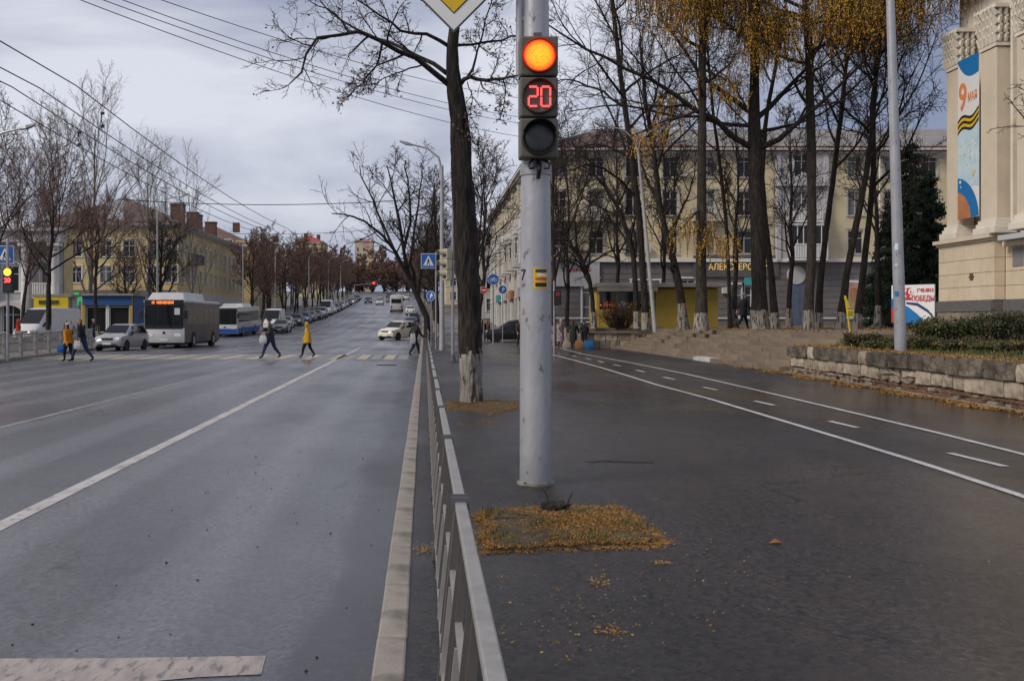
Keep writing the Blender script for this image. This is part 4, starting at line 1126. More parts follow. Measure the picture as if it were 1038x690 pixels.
# upper storey: recessed wall, pilasters with bases and carved capitals
UT = 15.0
mb = MB(); mb.box((3.6, -9.05, (UT + zl)/2), (5.4, 18, UT - zl)); mb.build('upper_wall', M['stucco_trim'], rb)
zcap = zat(72, dpx(966)); 
def pilaster(dfar, dnear, x_front, zc):
    yc, w = yl((dfar + dnear)/2), dfar - dnear
    mb = MB(); mb.box((x_front + .35, yc, (zl + .6 + zc)/2), (.7, w, zc - zl - .6)); p = mb.build('pilaster', M['sand_plaster'], rb, bevel=.02)
    mb = MB()
    for e_, z, hh in ((.22, zl + .04, .28), (.14, zl + .32, .16), (.08, zl + .48, .14)): mb.box((x_front + .35 - e_/2, yc, z + hh/2), (.7 + e_, w + e_*2, hh))
    mb.build('pilaster_base', M['stucco_trim'], p, bevel=.02)
    mb = MB(); mb.box((x_front + .34, yc, zc + .1), (.78, w + .12, .14)); mb.box((x_front + .32, yc, zc + 1.62), (.95, w + .4, .16))
    mb.box((x_front + .36, yc, zc + .8), (.7, w - .05, 1.5))
    rc = np.random.default_rng(int(dfar*10))
    n = max(4, int(w / .24))
    for row in range(4):                                 # acanthus leaves and volutes
        for k in range(n + 1):
            yy = yc - w/2 + w*k/n; zz = zc + .22 + row*.36
            mb.tube([(x_front + .0, yy, zz), (x_front - .08 - .02*row, yy, zz + .2), (x_front - .16 - .03*row, yy + rc.normal()*.02, zz + .30), (x_front - .18 - .03*row, yy, zz + .20)], [.10, .09, .06, .03], 6)
        for xx in np.linspace(x_front + .1, x_front + .6, 3):
            for sgn in (1, -1):
                zz = zc + .22 + row*.36
                mb.tube([(xx, yc + sgn*(w/2), zz), (xx, yc + sgn*(w/2 + .08), zz + .2), (xx, yc + sgn*(w/2 + .16), zz + .28), (xx, yc + sgn*(w/2 + .16), zz + .2)], [.1, .09, .06, .03], 6)
    mb.build('carved_capital', M['stucco_trim'], p, smooth=True)
pilaster(dpx(959.5), dpx(971), .0, zat(72, dpx(966)))
pilaster(dpx(994), dpx(1010), .0, zat(52, dpx(1000)))
pilaster(dpx(1030.5), dpx(1058), .0, zat(34, dpx(1040)))
pilaster(dpx(1090), dpx(1125), .0, zat(34, dpx(1040)))
mb = MB()
for dd in (dpx(1014), dpx(1024)): mb.box((.6, yl(dd), (zl + UT)/2), (.3, .16, UT - zl - 1))
mb.build('moulding', M['stucco_trim'], rb)
mb = MB(); mb.box((.9, yl(dpx(1019)) - .4, zl + 4.6), (.3, .9, 8.6)); mb.build('recess_panel', M['sand_plaster'], rb)
mb = MB()
for pr_, z, hh in ((.2, UT, .9), (.5, UT + .9, .3), (.9, UT + 1.2, .35)): mb.box((2.5 - pr_/2, -8.8, z + hh/2), (5.4 + pr_, 18.4 + pr_, hh))
mb.build('entablature', M['stucco_trim'], rb)
mb = MB(); mb.box((.46, yl(dpx(1032, RX + .45)), zl - .95), (.06, .7, .75)); mb.build('wall_plaque', mat('grey plaque', (.22, .22, .24), .4), rb)
mb = MB(); mb.box((-.01, yl(dpx(985)), plinth_t + 1.0), (.03, .24, .3)); mb.box((-.015, yl(dpx(985)), plinth_t + 1.0), (.035, .36, .08)); mb.build('iron_anchor', M['brick'], rb)
# holiday banner hanging between the pilasters
b0, b1 = dpx(972.3), dpx(993.6)
bnw = b0 - b1; bx = RX - .06
bz1 = EYE + (VY - 58)/F*((b0+b1)/2); bz0 = EYE + (VY - 221)/F*((b0+b1)/2)
bn = thing('holiday_banner', 'tall printed holiday banner hanging between two pilasters', 'banner', (bx, b0, bz0))
bh = bz1 - bz0
def bpoly(pts, off, m, name, parent=bn):
    """u 0..1 from the far edge, v 0..1 upwards"""
    mb = MB(); n = len(pts); mb.add([(-off, -u*bnw, v*bh) for u, v in pts], [tuple(range(n))]); return mb.build(name, m, parent)
mb = MB(); mb.box((.012, -bnw/2, bh/2), (.016, bnw, bh)); mb.build('cloth', M['sign_white'], bn)
bpoly([(0, 1), (1, 1), (1, .885)] + [(1 - t, .885 - .015*math.sin(t*3.1) + .10*t**3) for t in np.linspace(.1, 1, 9)], .004, M['blue_print'], 'blue_wave')
text_part('lettering', '9', 1.6, M['orange_print'], bn, (-.008, -bnw*.24, bh*.755), (R(90), 0, R(-90)), .001, 'CENTER', .8, .03)
text_part('lettering', 'МАЯ', .52, M['orange_print'], bn, (-.008, -bnw*.70, bh*.745), (R(90), 0, R(-90)), .001, 'CENTER', .62, .008)
wave = lambda u: .585 + .045*u + .018*math.sin(u*7)
for k in range(5):
    a, b = -.055 + k*.018, -.055 + (k+1)*.018
    us = np.linspace(0, 1, 14)
    bpoly([(u, wave(u) + a) for u in us] + [(u, wave(u) + b) for u in us[::-1]], .006, M['black'] if k % 2 == 0 else M['sign_yellow'], 'ribbon_stripe')
us = np.linspace(0, 1, 12)
bpoly([(u, wave(u) - .05) for u in us] + [(1, .19), (.5, .2), (0, .26)], .003, M['skyblue_print'], 'sky_print')
rr = np.random.default_rng(9)
for k in range(26):
    u, v = rr.uniform(.08, .92), rr.uniform(.2, .47); s = rr.uniform(.03, .07); 
    bpoly([(u + s*math.cos(a)*(1 if j % 2 else .55), v + s*.22*math.sin(a)*(1 if j % 2 else .55)) for j, a in enumerate(np.linspace(0, 2*math.pi, 12, endpoint=False))], .007 + k*.0002, M['sign_white'] if k % 3 else M['sign_yellow'], 'flower_print')
def arc(r0, r1, off, m):
    th = np.linspace(R(5), R(88), 16); cu, cv = -.15, -.02
    bpoly([(min(1, max(0, cu + r0*math.cos(t))), max(0, cv + r0*.245*math.sin(t))) for t in th] + [(min(1, max(0, cu + r1*math.cos(t))), max(0, cv + r1*.245*math.sin(t))) for t in th[::-1]], off, m, 'arc_print')
arc(1.16, .80, .010, M['blue_print'])
arc(.80, .02, .013, M['brown_print'])

# ---- billboard among the shrubs
bd = 34.0
p0, p1 = P(903.5, 320, bd + 1.2), P(947, 318, bd)
bb = thing('billboard', 'white victory day board with red lettering and tricolour swoosh behind the lamp post', 'billboard', (p0.x, p0.y, PZ - .1))
vec = Vector((p1.x - p0.x, p1.y - p0.y, 0)); bw_ = vec.length; ba = math.atan2(vec.y, vec.x)
bb.rotation_euler = (0, 0, ba)
hb0, hb1 = EYE + (VY - 327)/F*bd - PZ + .1, EYE + (VY - 288)/F*bd - PZ + .1
mb = MB(); mb.box((bw_/2, .04, (hb0+hb1)/2), (bw_, .06, hb1 - hb0)); mb.build('board', M['sign_white'], bb)
for x in (.2, bw_ - .2):
    mb = MB(); mb.box((x, .11, hb1/2), (.07, .07, hb1)); mb.build('leg', M['galv'], bb)
H_ = hb1 - hb0
def bpl(pts, off, m, nm='print'):
    mb = MB(); mb.add([(u*bw_, -off, hb0 + v*H_) for u, v in pts], [tuple(range(len(pts)))]); mb.build(nm, m, bb)
bpl([(0, .0), (.17, .0), (.19, .2), (.15, .36), (0, .4)], .006, M['sign_red'])
bpl([(0, .40), (.15, .36), (.2, .25), (.24, .5), (.1, .64), (0, .64)], .008, M['sign_blue'])
bpl([(.2, .0), (.8, .0), (.62, .22), (.4, .42), (.26, .48), (.22, .3)], .006, M['blue_print'])
bpl([(.35, .5), (.6, .45), (.85, .27), (.99, .1), (.99, .16), (.86, .34), (.62, .52), (.36, .545)], .008, M['navy_print'])
bpl([(.335, .60), (.475, .60), (.475, 1 - .08), (.335, 1 - .08)], .006, M['red_print'])
text_part('lettering', '68', .5, M['sign_white'], bb, (bw_*.40, -.010, hb0 + H_*.74), (R(90), 0, 0), .001, 'CENTER', .75, .012)
text_part('lettering', 'ПОБЕДЫ', .25, M['red_print'], bb, (bw_*.745, -.010, hb0 + H_*.63), (R(90), 0, 0), .001, 'CENTER', .72, .005)
text_part('lettering', '1945-2013', .16, M['red_print'], bb, (bw_*.79, -.010, hb0 + H_*.85), (R(90), 0, 0), .001, 'CENTER', .85, .006)

# ---- left side of the street
LX = -30.8
lb = thing('corner_building', 'ochre three storey house with brown roof and chimneys behind the buses', 'building', (LX, 124, prof(124)))
zl2 = lambda py: EYE + (VY - py)/F*124 - prof(124)
fw = 17.0
lx = lambda px: (px - VX)/F*124 - LX                   # local x of a front point (negative)
ops = []
for px in (77, 107.5, 131, 156, 174): 
    for py in (252, 278.5): ops.append((lx(px) + fw - .75, zl2(py) - 1.0, 1.45, 2.0))
facade_part(lb, (-fw, 0, 0), 0, fw, 12.6, ops, M['ochre'], z0=zl2(294), fm='white', curtain=.25)
facade_part(lb, (-fw, -.1, 0), 0, fw, zl2(294), [(2 + 3.2*k, .6, 2.2, 2.6) for k in range(4)], M['grey_clad'], 'ground_floor', .3)
sl = 46.0
sops = [(2.2 + 3.4*k, zl2(py) - 1.0, 1.3, 1.95) for k in range(13) for py in (252, 278.5)]
facade_part(lb, (0, 0, 0), R(90), sl, 12.6, sops, M['ochre'], z0=zl2(294), fm='white', curtain=.3)
facade_part(lb, (.1, 0, 0), R(90), sl, zl2(294), [(1.5 + 4.4*k, .5, 3.2, 2.6) for k in range(10)], M['pale'], 'ground_floor', .3, fm='white')
for k in (1, 2): balcony(lb, (0, 2.0 + 3.4*k, zl2(278) + 1.9), R(90), 2.4, 1.0, 1.0, 'darkgrey')
mb = MB()
for pr_, z, hh in ((.2, 12.3, .2), (.45, 12.5, .2), (.65, 12.7, .2)):
    mb.box((-fw/2, -pr_/2 + .1, z + hh/2), (fw + pr_*2, pr_ + .2, hh)); mb.box((pr_/2 - .1, sl/2, z + hh/2 + .001), (pr_ + .2, sl + pr_*2, hh))
mb.build('cornice', M['pale'], lb)
mb = MB(); mb.loft([[(-fw - .7, -.7, 12.9), (.75, -.7, 12.9), (-fw/2, 7.0, 17.0)], [(-fw - .7, sl, 12.9), (.75, sl, 12.9), (-fw/2, sl - 7, 17.0)]]); mb.build('roof', M['roof_brown'], lb)
for x, y, s in ((-1.6, 7, 1.9), (-2.0, 17, 1.7), (-2.2, 20.5, 1.6), (-2.4, 31, 1.8)):
    mb = MB(); mb.box((x, y, 14.6), (s*.9, s*.7, 2.8)); mb.box((x, y, 16.05), (s*.9 + .2, s*.7 + .2, .16)); mb.build('chimney', M['brick'], lb)
mb = MB(); mb.prism([(-8.9, 13.5), (-6.6, 13.3), (-6.6, 16.6), (-7.4, 15.7), (-8.2, 15.9), (-8.6, 16.7), (-8.9, 16.4)], .05, .25); mb.build('roof_sheet', M['sheet'], lb)
mb = MB(); mb.tube([(-5, 14, 15), (-5, 14, 20)], .05, 6); mb.tube([(-5.8, 14, 19.2), (-4.2, 14, 19.2)], .03, 6); mb.tube([(-5.6, 14, 18.6), (-4.4, 14, 18.6)], .03, 6); mb.build('aerial', M['cable'], lb)

# shops in front of the corner house
def simple_shop(name, label, loc, w, dep, h, wall_m, sign_m, glass=True, trim=None):
    t = thing(name, label, 'shop', loc)
    mb = MB(); ops = [(.3 + k*(w - .3)/max(1, int(w/2.2)), .5, (w - .3)/max(1, int(w/2.2)) - .3, h - 1.5) for k in range(max(1, int(w/2.2)))]
    facade_part(t, (0, 0, 0), 0, w, h, ops, M[wall_m], 'front', .2, cols=1, rows=(), fm='white', curtain=.1)
    mb = MB(); mb.box((w/2, dep/2 + .3, h/2), (w - .02, dep - .1, h - .02)); mb.build('body', M[wall_m], t)
    mb = MB(); mb.box((w/2, dep/2 - .2, h + .1), (w + .4, dep + .6, .2)); mb.build('roof', M['kiosk_roof'], t)
    mb = MB(); mb.box((w/2, -.15, h - .45), (w - .1, .2, .75)); mb.build('sign_band', M[sign_m], t)
    if trim:
        for x in (.1, w - .1):
            mb = MB(); mb.box((x, -.12, h/2), (.28, .14, h)); mb.build('door_post', M[trim], t)
    return t
q = P(84, 325, 92); simple_shop('blue_pavilion', 'blue shop pavilion with yellow door posts under the green cross', (q.x, 92, 0), 4.6, 4, 3.9, 'shop_blue', 'shop_blue', trim='kiosk_yellow')
q = P(36, 325, 76); ys = simple_shop('yellow_sign_shop', 'shop with broad yellow sign band behind the white van', (q.x, 76, 0), 2.7, 1.2, 3.4, 'lilac', 'kiosk_yellow')
mb = MB(); mb.box((1.35, -.36, 3.0), (2.6, .2, 1.25)); mb.build('sign_board', M['yellow_post'], ys); mb = MB(); mb.box((1.2, -.49, 3.0), (1.5, .06, .3)); mb.build('sign_print', M['hedge_green'], ys)
q = P(77.5, 303, 88)
cr = thing('pharmacy_cross', 'glowing green cross sign above the blue pavilion', 'sign', q)
mb = MB(); s = .19; mb.prism([(-s, s*3), (s, s*3), (s, s), (s*2.4, s), (s*2.4, -s), (s, -s), (s, -s*3), (-s, -s*3), (-s, -s), (-s*2.4, -s), (-s*2.4, s), (-s, s)], -.1, .1); mb.build('cross_box', M['green_cross'], cr)
mb = MB(); mb.box((0, .5, 0), (.1, .9, .1)); mb.box((0, .9, -1.6), (.12, .12, 4.2)); mb.build('bracket', M['fence_dark'], cr)
# white arcaded building at the left edge
wbx = P(-35, 325, 78).x
wb_ = thing('white_columned_building', 'white columned building with arched entrance at the left edge', 'building', (wbx, 78, 0))
W_ = P(64, 325, 78).x - wbx
facade_part(wb_, (0, 0, 0), 0, W_, 8.6, [(.8, 3.9, 1.2, 2.0), (3.0, 3.9, 1.2, 2.0), (5.9, 3.9, 1.2, 2.3), (.8, .3, 1.2, 2.2), (2.9, .3, 1.6, 2.6), (5.8, .4, 1.4, 2.4)], M['lilac'], fm='white')
for x in (2.2, 4.9, 7.2):
    mb = MB(); mb.tube([(x, -.5, 0), (x, -.5, .3)], .45, 20); mb.tube([(x, -.5, .3), (x, -.5, 7.4)], [.36, .31], 20); mb.box((x, -.5, 7.55), (.9, .9, .3)); mb.build('column', M['white'], wb_, smooth=True)
mb = MB(); mb.box((W_/2, -.45, 8.1), (W_ + .3, 1.1, .8)); mb.box((W_/2, -.5, 8.65), (W_ + .8, 1.5, .25)); mb.build('entablature', M['lilac'], wb_)
mb = MB(); pa = [(3.7 + 1.7*math.cos(a), 1.6 + 1.5*math.sin(a)) for a in np.linspace(0, math.pi, 14)] + [(3.7 + 1.4*math.cos(a), 1.6 + 1.2*math.sin(a)) for a in np.linspace(math.pi, 0, 14)]
mb.prism(pa, -.9, -.1); mb.build('arch_canopy', M['pale'], wb_)
balcony(wb_, (5.5, -.05, 3.5), 0, 2.0, .7, 1.0, 'white', True)
mb = MB(); mb.box((W_/2, 1.3, 4.3), (W_ - .05, 2, 8.5)); mb.build('body', M['ochre'], wb_)

# ---- houses farther up the hill
M['pinkish'] = mat('pink plaster', (0.52, 0.30, 0.26), .9, (0.56, 0.46, 0.30), .12, contrast=(.48, .52))
def block(name, label, x, d, w, dep, h, wall_m, roof_m, side='R', rows=4, floor=3.3, roof_h=2.5):
    t = thing(name, label, 'building', (x, d, prof(d) - .5))
    n = int(w / 3.4); ops = [(1 + 3.4*k, 1.6 + floor*j, 1.4, 1.8) for k in range(n) for j in range(rows)]
    facade_part(t, (0, 0, 0), 0, w, h, ops, M[wall_m], fm='white', curtain=.25)
    n = int(dep / 3.6); ops = [(1 + 3.6*k, 1.6 + floor*j, 1.4, 1.8) for k in range(n) for j in range(rows)]
    if side == 'R': facade_part(t, (w, 0, 0), R(90), dep, h, ops, M[wall_m], 'side_wall', fm='white', curtain=.25)
    else: facade_part(t, (0, dep, 0), R(-90), dep, h, ops, M[wall_m], 'side_wall', fm='white', curtain=.25)
    mb = MB(); mb.box((w/2, -.2, h + .15), (w + .8, .6, .3)); mb.box((w + .15 if side == 'R' else -.15, dep/2, h + .149), (.6, dep, .3)); mb.build('cornice', M['pale'], t)
    mb = MB(); mb.loft([[(-.5, -.5, h + .3), (w + .5, -.5, h + .3), (w/2, 3.5, h + .3 + roof_h)], [(-.5, dep, h + .3), (w + .5, dep, h + .3), (w/2, dep - 3.5, h + .3 + roof_h)]]); mb.build('roof', M[roof_m], t)
    for k in range(2):
        mb = MB(); mb.box((w*(.3 + .4*k), 6 + 5*k, h + roof_h + .4), (1.2, .9, 1.8)); mb.build('chimney', M['brick'], t)
    return t
block('street_house', 'ochre house with brown roof just past the corner house', -46.5, 176, 16, 44, 12.2, 'ochre', 'roof_brown', roof_h=4)
block('red_roof_house', 'cream house with bright red roof above the avenue trees', -38.2 + bend(330), 330, 9.5, 14, 18.3, 'cream', 'roof_red', rows=5)
block('tower_block', 'tall pink and yellow apartment block far up the avenue', -39, 560, 10, 14, 30, 'pinkish', 'roof_red', rows=8, roof_h=1.0)
block('distant_house', 'pale house beside the far pink apartment block', -37 + bend(400) - 3, 380, 14, 14, 15, 'pale', 'roof_grey', rows=5, roof_h=1.5)
block('right_street_house', 'pale house beyond the cream apartment house on the right', 8.5, 152, 18, 60, 13.5, 'pale', 'roof_brown', 'L')
block('far_right_house', 'cream house farther up on the right side', 6.0 + bend(230), 232, 18, 60, 13, 'cream', 'roof_red', 'L')

# ================================================================= lamps, signs, wires
def street_lamp(label, x, d, h, arm, r0=.095, r1=.055, m='lampwhite', lean=0.0, head=.6, z=None, group='street lamps'):
    zz = prof(d) if z is None else z
    t = thing('street_lamp', label, 'street lamp', (x, d, zz), 0, group)
    mb = MB(); mb.tube([(0, 0, -.1), (lean*.5, 0, h*.5), (lean, 0, h)], [r0, (r0+r1)/2, r1], 16); mb.build('post', M[m], t, smooth=True)
    for a in (arm if isinstance(arm, list) else [arm]):
        s = 1 if a > 0 else -1; L_ = abs(a)
        mb = MB(); mb.tube([(lean, 0, h - .3), (lean + s*.1*L_, 0, h + .25*L_), (lean + s*.45*L_, 0, h + .55*L_), (lean + a, 0, h + .68*L_)], [r1*.8, r1*.7, r1*.6, r1*.55], 8); ar = mb.build('arm', M[m], t, smooth=True)
        mb = MB(); mb.loft([[(lean + a - s*.1, -.06, h + .66*L_ - .05), (lean + a - s*.1, .06, h + .66*L_ - .05), (lean + a - s*.1, .06, h + .66*L_ + .05), (lean + a - s*.1, -.06, h + .66*L_ + .05)],
                            [(lean + a + s*head*.4, -.15, h + .70*L_ - .06), (lean + a + s*head*.4, .15, h + .70*L_ - .06), (lean + a + s*head*.4, .12, h + .70*L_ + .10), (lean + a + s*head*.4, -.12, h + .70*L_ + .10)],
                            [(lean + a + s*head, -.10, h + .78*L_ - .03), (lean + a + s*head, .10, h + .78*L_ - .03), (lean + a + s*head, .06, h + .78*L_ + .05), (lean + a + s*head, -.06, h + .78*L_ + .05)]])
        mb.build('lamp_head', M['galv'], ar)
    return t
street_lamp('whitish street lamp rising behind the blue crossing sign', (448 - VX)/F*54, 54, 10.0, -1.7, .15, .085)
street_lamp('grey street lamp at the left edge with its arm over the road', P(-14, 325, 45).x, 45, 9.2, 1.6, .13, .08, 'galv')
for d_, lb_ in ((72, 'white street lamp on the left behind the nearer bus'), (106, 'white street lamp on the left above the blue and white bus'), (129, 'white street lamp on the left past the white van'), (167, 'white street lamp among the parked cars on the left'), (205, 'small white street lamp farther up the left side'), (245, 'farthest small white street lamp on the left')):
    street_lamp(lb_, -19.3 + bend(d_), d_, 9.5, 1.6)
p = P(664, 325, 46); street_lamp('white double armed park lamp beside the yellow kiosk', p.x, 46, 8.4, [1.4, -1.5], .10, .055, 'lampwhite', -.8, .5, PZ)
p = P(913, 325, 24); 
big = street_lamp('tall silver lamp post behind the hedge on the right', p.x, 24, 12.0, -1.8, .14, .075, 'galv_pole', -.36, .7, .95)
for z0, z1, m in ((2.35, 2.5, 'skyblue_print'), (1.25, 1.36, 'blue_print'), (1.95, 2.02, 'sheet')):
    curved_patch('sticker', R(-150), R(-115), z0, z1, lambda z: .14 - z*.0054, M[m], big, .012)
big_stickers = [c for c in big.children if c.name.startswith('sticker')]
for c in big_stickers: c.location.x = -.06
# thin post with the cream signal seen from behind
tp = thing('signal_post', 'thin grey post with small foot left of the whitewashed tree', 'pole', (1.1, 38.4, 0))
mb = MB(); mb.tube([(0, 0, 0), (0, 0, 6.0)], [.06, .045], 12); mb.build('shaft', M['galv'], tp, smooth=True)
mb = MB(); mb.tube([(0, 0, 0), (0, 0, .05)], .2, 10); mb.tube([(0, 0, .05), (0, 0, .3)], [.12, .07], 10); mb.build('foot', M['fence_dark'], tp)
q = P(450.5, 284, 38.2)
bt = thing('traffic_light', 'cream traffic light seen from behind next to the crossing sign', 'traffic light', (q.x, 38.2, q.z), R(-62))
for k in range(3):
    mb = MB(); mb.box((0, .12, .2 + k*.405), (.38, .24, .39)); h = mb.build('signal_section', M['tl_cream'], bt, bevel=.02)
    mb = MB(); rings = []
    for yy, sc in ((0, 1), (-.28, .92)):
        rings.append([(.165*sc*math.cos(a), yy, .2 + k*.405 + .165*sc*math.sin(a)) for a in [R(-10 + 200*j/16) for j in range(17)]] + [(.155*sc*math.cos(a), yy, .2 + k*.405 + .155*sc*math.sin(a)) for a in [R(190 - 200*j/16) for j in range(17)]])
    mb.loft(rings); mb.build('visor', M['tl_cream'], h)
    mb = MB(); mb.disc((0, -.004, .2 + k*.405), .15, 0, .006, 20); mb.build('lens', M['lens_off'], h)
mb = MB(); mb.box((.1, .28, .5), (.5, .06, .06)); mb.build('bracket', M['fence_dark'], bt)
def crossing_sign(label, c, size, post_to=None, rot=0.0):
    t = thing('crossing_sign', label, 'road sign', c, rot); s = size
    mb = MB(); mb.box((0, .01, 0), (s, .02, s)); mb.build('plate', M['sign_white'], t)
    mb = MB(); mb.box((0, -.002, 0), (s*.94, .006, s*.94)); mb.build('blue_field', M['sign_blue'], t)
    mb = MB(); mb.prism([(-s*.36, -s*.34), (s*.36, -s*.34), (0, s*.38)], -.010, -.006); mb.build('white_triangle', M['sign_white'], t)
    mb = MB(); y = -.016
    mb.disc((.0, y, s*.13), s*.045, 0, .004, 10)
    for a, b, w in (((0, s*.09), (-.02*s, -.06*s), .07), ((-.02*s, -.06*s), (s*.10, -.26*s), .05), ((-.02*s, -.06*s), (-s*.12, -.26*s), .05), ((0, s*.06), (s*.11, -.04*s), .04), ((0, s*.06), (-s*.11, -.05*s), .04)):
        mb.bar((a[0], y + .002, a[1]), (b[0], y + .002, b[1]), .004, w*s)
    for k in range(4): mb.box((-s*.24 + k*s*.16, y + .002, -s*.30), (s*.08, .004, s*.05))
    mb.build('pictogram', M['black'], t)
    if post_to is not None:
        mb = MB(); mb.tube([(post_to, .08, -c[2] + .0), (post_to, .08, s*.6)], .045, 10); mb.build('post', M['galv'], t, smooth=True)
        mb = MB(); mb.bar((-.2, .05, 0), (post_to, .08, 0), .04, .04); mb.build('bracket', M['galv'], t)
    return t
q = P(434.3, 264.5, 56); crossing_sign('blue pedestrian crossing sign facing us beyond the crossing', q, .84, .42)
q = P(5, 258, 40); crossing_sign('blue pedestrian crossing sign at the left edge above the traffic light', q, .7, None)
def round_sign(label, c, rad, kind='arrow', post=None, rot=0.0):
    t = thing('round_sign', label, 'road sign', c, rot)
    mb = MB(); mb.disc((0, 0, 0), rad, 0, .02, 28); mb.build('plate', M['sign_white'], t)
    mb = MB(); mb.disc((0, -.004, 0), rad*.94, 0, .004, 28); mb.build('blue_field', M['sign_blue'] if kind != 'red' else M['sign_red'], t)
    mb = MB()
    if kind == 'arrow': mb.bar((-rad*.1, -.008, -rad*.45), (rad*.2, -.008, rad*.1), .004, rad*.18); mb.prism([(-rad*.2, rad*.05), (rad*.55, -rad*.05), (rad*.25, rad*.6)], -.010, -.006)
    elif kind == 'bike':
        for s in (-1, 1):
            for j in range(12):
                a, b2 = 2*math.pi*j/12, 2*math.pi*(j+1)/12
                mb.bar((s*rad*.32 + rad*.25*math.cos(a), -.008, -rad*.15 + rad*.25*math.sin(a)), (s*rad*.32 + rad*.25*math.cos(b2), -.008, -rad*.15 + rad*.25*math.sin(b2)), .004, rad*.07)
        for a, b2 in (((-.32, -.15), (-.12, .2)), ((-.12, .2), (.2, .2)), ((.2, .2), (.32, -.15)), ((-.12, .2), (0, -.15)), ((0, -.15), (.2, .2)), ((.2, .2), (.15, .38))):
            mb.bar((a[0]*rad, -.008, a[1]*rad), (b2[0]*rad, -.008, b2[1]*rad), .004, rad*.07)
    elif kind == 'red': mb.box((0, -.008, 0), (rad*1.2, .004, rad*.32))
    mb.build('pictogram', M['sign_white'], t)
    if post is not None:
        mb = MB(); mb.tube([(0, .06, -c[2]), (0, .06, rad)], post, 10); mb.build('post', M['galv'], t, smooth=True)
    return t
q = P(436.5, 300, 58); round_sign('blue round sign with white arrow below the crossing sign', q, .3, 'arrow', .035, R(-35))
q = P(500, 283, 66); round_sign('blue round cycle path sign on a slim post left of the silver pole', q, .38, 'bike', .05)
q = P(509.5, 293.5, 70); round_sign('smaller blue round sign next to the cycle path sign', q, .30, 'arrow', .03)
q = P(490.5, 294, 72); round_sign('small red and white round sign between tree trunk and cycle path sign', q, .26, 'red', .03)
# grey sign post by the silver pole and the yellow post sign on the bank
q = P(562, 300, 50); sp_ = thing('pedestrian_signal', 'small red and dark pedestrian signal right of the silver pole', 'traffic light', (q.x, 50, 0))
mb = MB(); mb.tube([(0, .1, 0), (0, .1, 3.6)], .05, 10); mb.build('post', M['galv'], sp_)
mb = MB(); mb.box((.15, 0, 2.75), (.36, .25, .75)); mb.build('housing', M['black'], sp_, bevel=.03)
mb = MB(); mb.disc((.15, -.14, 2.93), .11, 0, .01, 18); mb.build('lens', M['taillamp'], sp_)
q = P(863.5, 348, 29.2)
yp = thing('yellow_post', 'slanting yellow post with small yellow plate at the wall corner', 'post', (q.x, 29.2, q.z - .1))
mb = MB(); mb.tube([(0, 0, 0), (-.2, 0, 1.5)], .024, 8); mb.build('shaft', M['yellow_post'], yp)
mb = MB(); mb.box((-.06, -.04, .98), (.2, .02, .2), M=Matrix.Rotation(R(5), 3, 'Y')); pl = mb.build('plate', M['yellow_post'], yp)
mb = MB(); mb.box((-.17, -.055, 1.3), (.07, .02, .34), M=Matrix.Rotation(R(-20), 3, 'Y')); mb.build('plate', M['yellow_post'], yp)
for k in range(3): mb = MB(); mb.box((-.06, -.054, .92 + k*.05), (.14, .006, .015)); mb.build('print', M['black'], pl)
# signal at the left edge
q = P(7.5, 297, 39.5)
lt = thing('traffic_light', 'traffic light at the left edge with lit amber lens and red countdown', 'traffic light', (q.x, 39.5, q.z))
for k in range(3):
    mb = MB(); mb.box((0, .1, .17 + k*.33), (.4, .2, .325)); h = mb.build('signal_section', M['black'], lt, bevel=.015)
    mb = MB(); mb.disc((0, -.004, .17 + k*.33), .155 if k == 2 else .13, 0, .006, 20); mb.build('lens', {2: M['amber_far'], 1: M['lens_off'], 0: M['lens_off']}[k], h)
text_part('digits', '20', .26, M['digit'], lt, (0, -.012, .5), (R(90), 0, 0), .002, bold=.012)
mb = MB(); mb.tube([(-.1, .28, -q.z), (-.1, .28, 2.2)], .06, 12); mb.build('post', M['galv'], lt)
# far signal over the road up the hill
q = P(379, 289, 230); fs_ = thing('far_signal', 'small red signal on an arm over the road far up the hill', 'traffic light', (q.x, 230, prof(230)))
zz = q.z - prof(230)
mb = MB(); mb.tube([(-4.5, 0, 0), (-4.5, 0, zz), (0, 0, zz + .4)], .09, 8); mb.build('arm', M['galv'], fs_)
mb = MB(); mb.box((0, -.1, zz), (.7, .3, 1.9)); mb.build('housing', M['black'], fs_); mb = MB(); mb.disc((0, -.3, zz + .5), .36, 0, .03, 16); mb.build('lens', M['red_lamp'], fs_)

# overhead wires: contact wires along the street, span wires and feeder cables
def wire(label, a, b, sag, r=.012, n=24, name='overhead_wire'):
    a, b = Vector(a), Vector(b); mb = MB()
    mb.tube([a.lerp(b, k/n) - Vector((0, 0, sag*4*(k/n)*(1 - k/n))) for k in range(n + 1)], r, 5)
    return tag(mb.build(name, M['cable']), label, 'wire', 'overhead wires')
for X, z, lb_ in ((-6.3, 5.85, 'uppermost trolley contact wire of the four on the left'), (-6.95, 5.80, 'second trolley contact wire from the top on the left'), (-7.45, 5.82, 'third trolley contact wire from the top on the left'), (-8.0, 5.78, 'lowest trolley contact wire of the four on the left')):
    mb = MB(); pts = []
    for k in range(9):
        d0 = -10 + k*28
        for j in range(8):
            d_ = d0 + j*3.5; t = j/8
            pts.append((X + bend(d_) , d_, z + prof(d_) - .25*4*t*(1-t)))
    mb.tube(pts, .011, 5); tag(mb.build('contact_wire', M['cable']), lb_, 'wire', 'overhead wires')
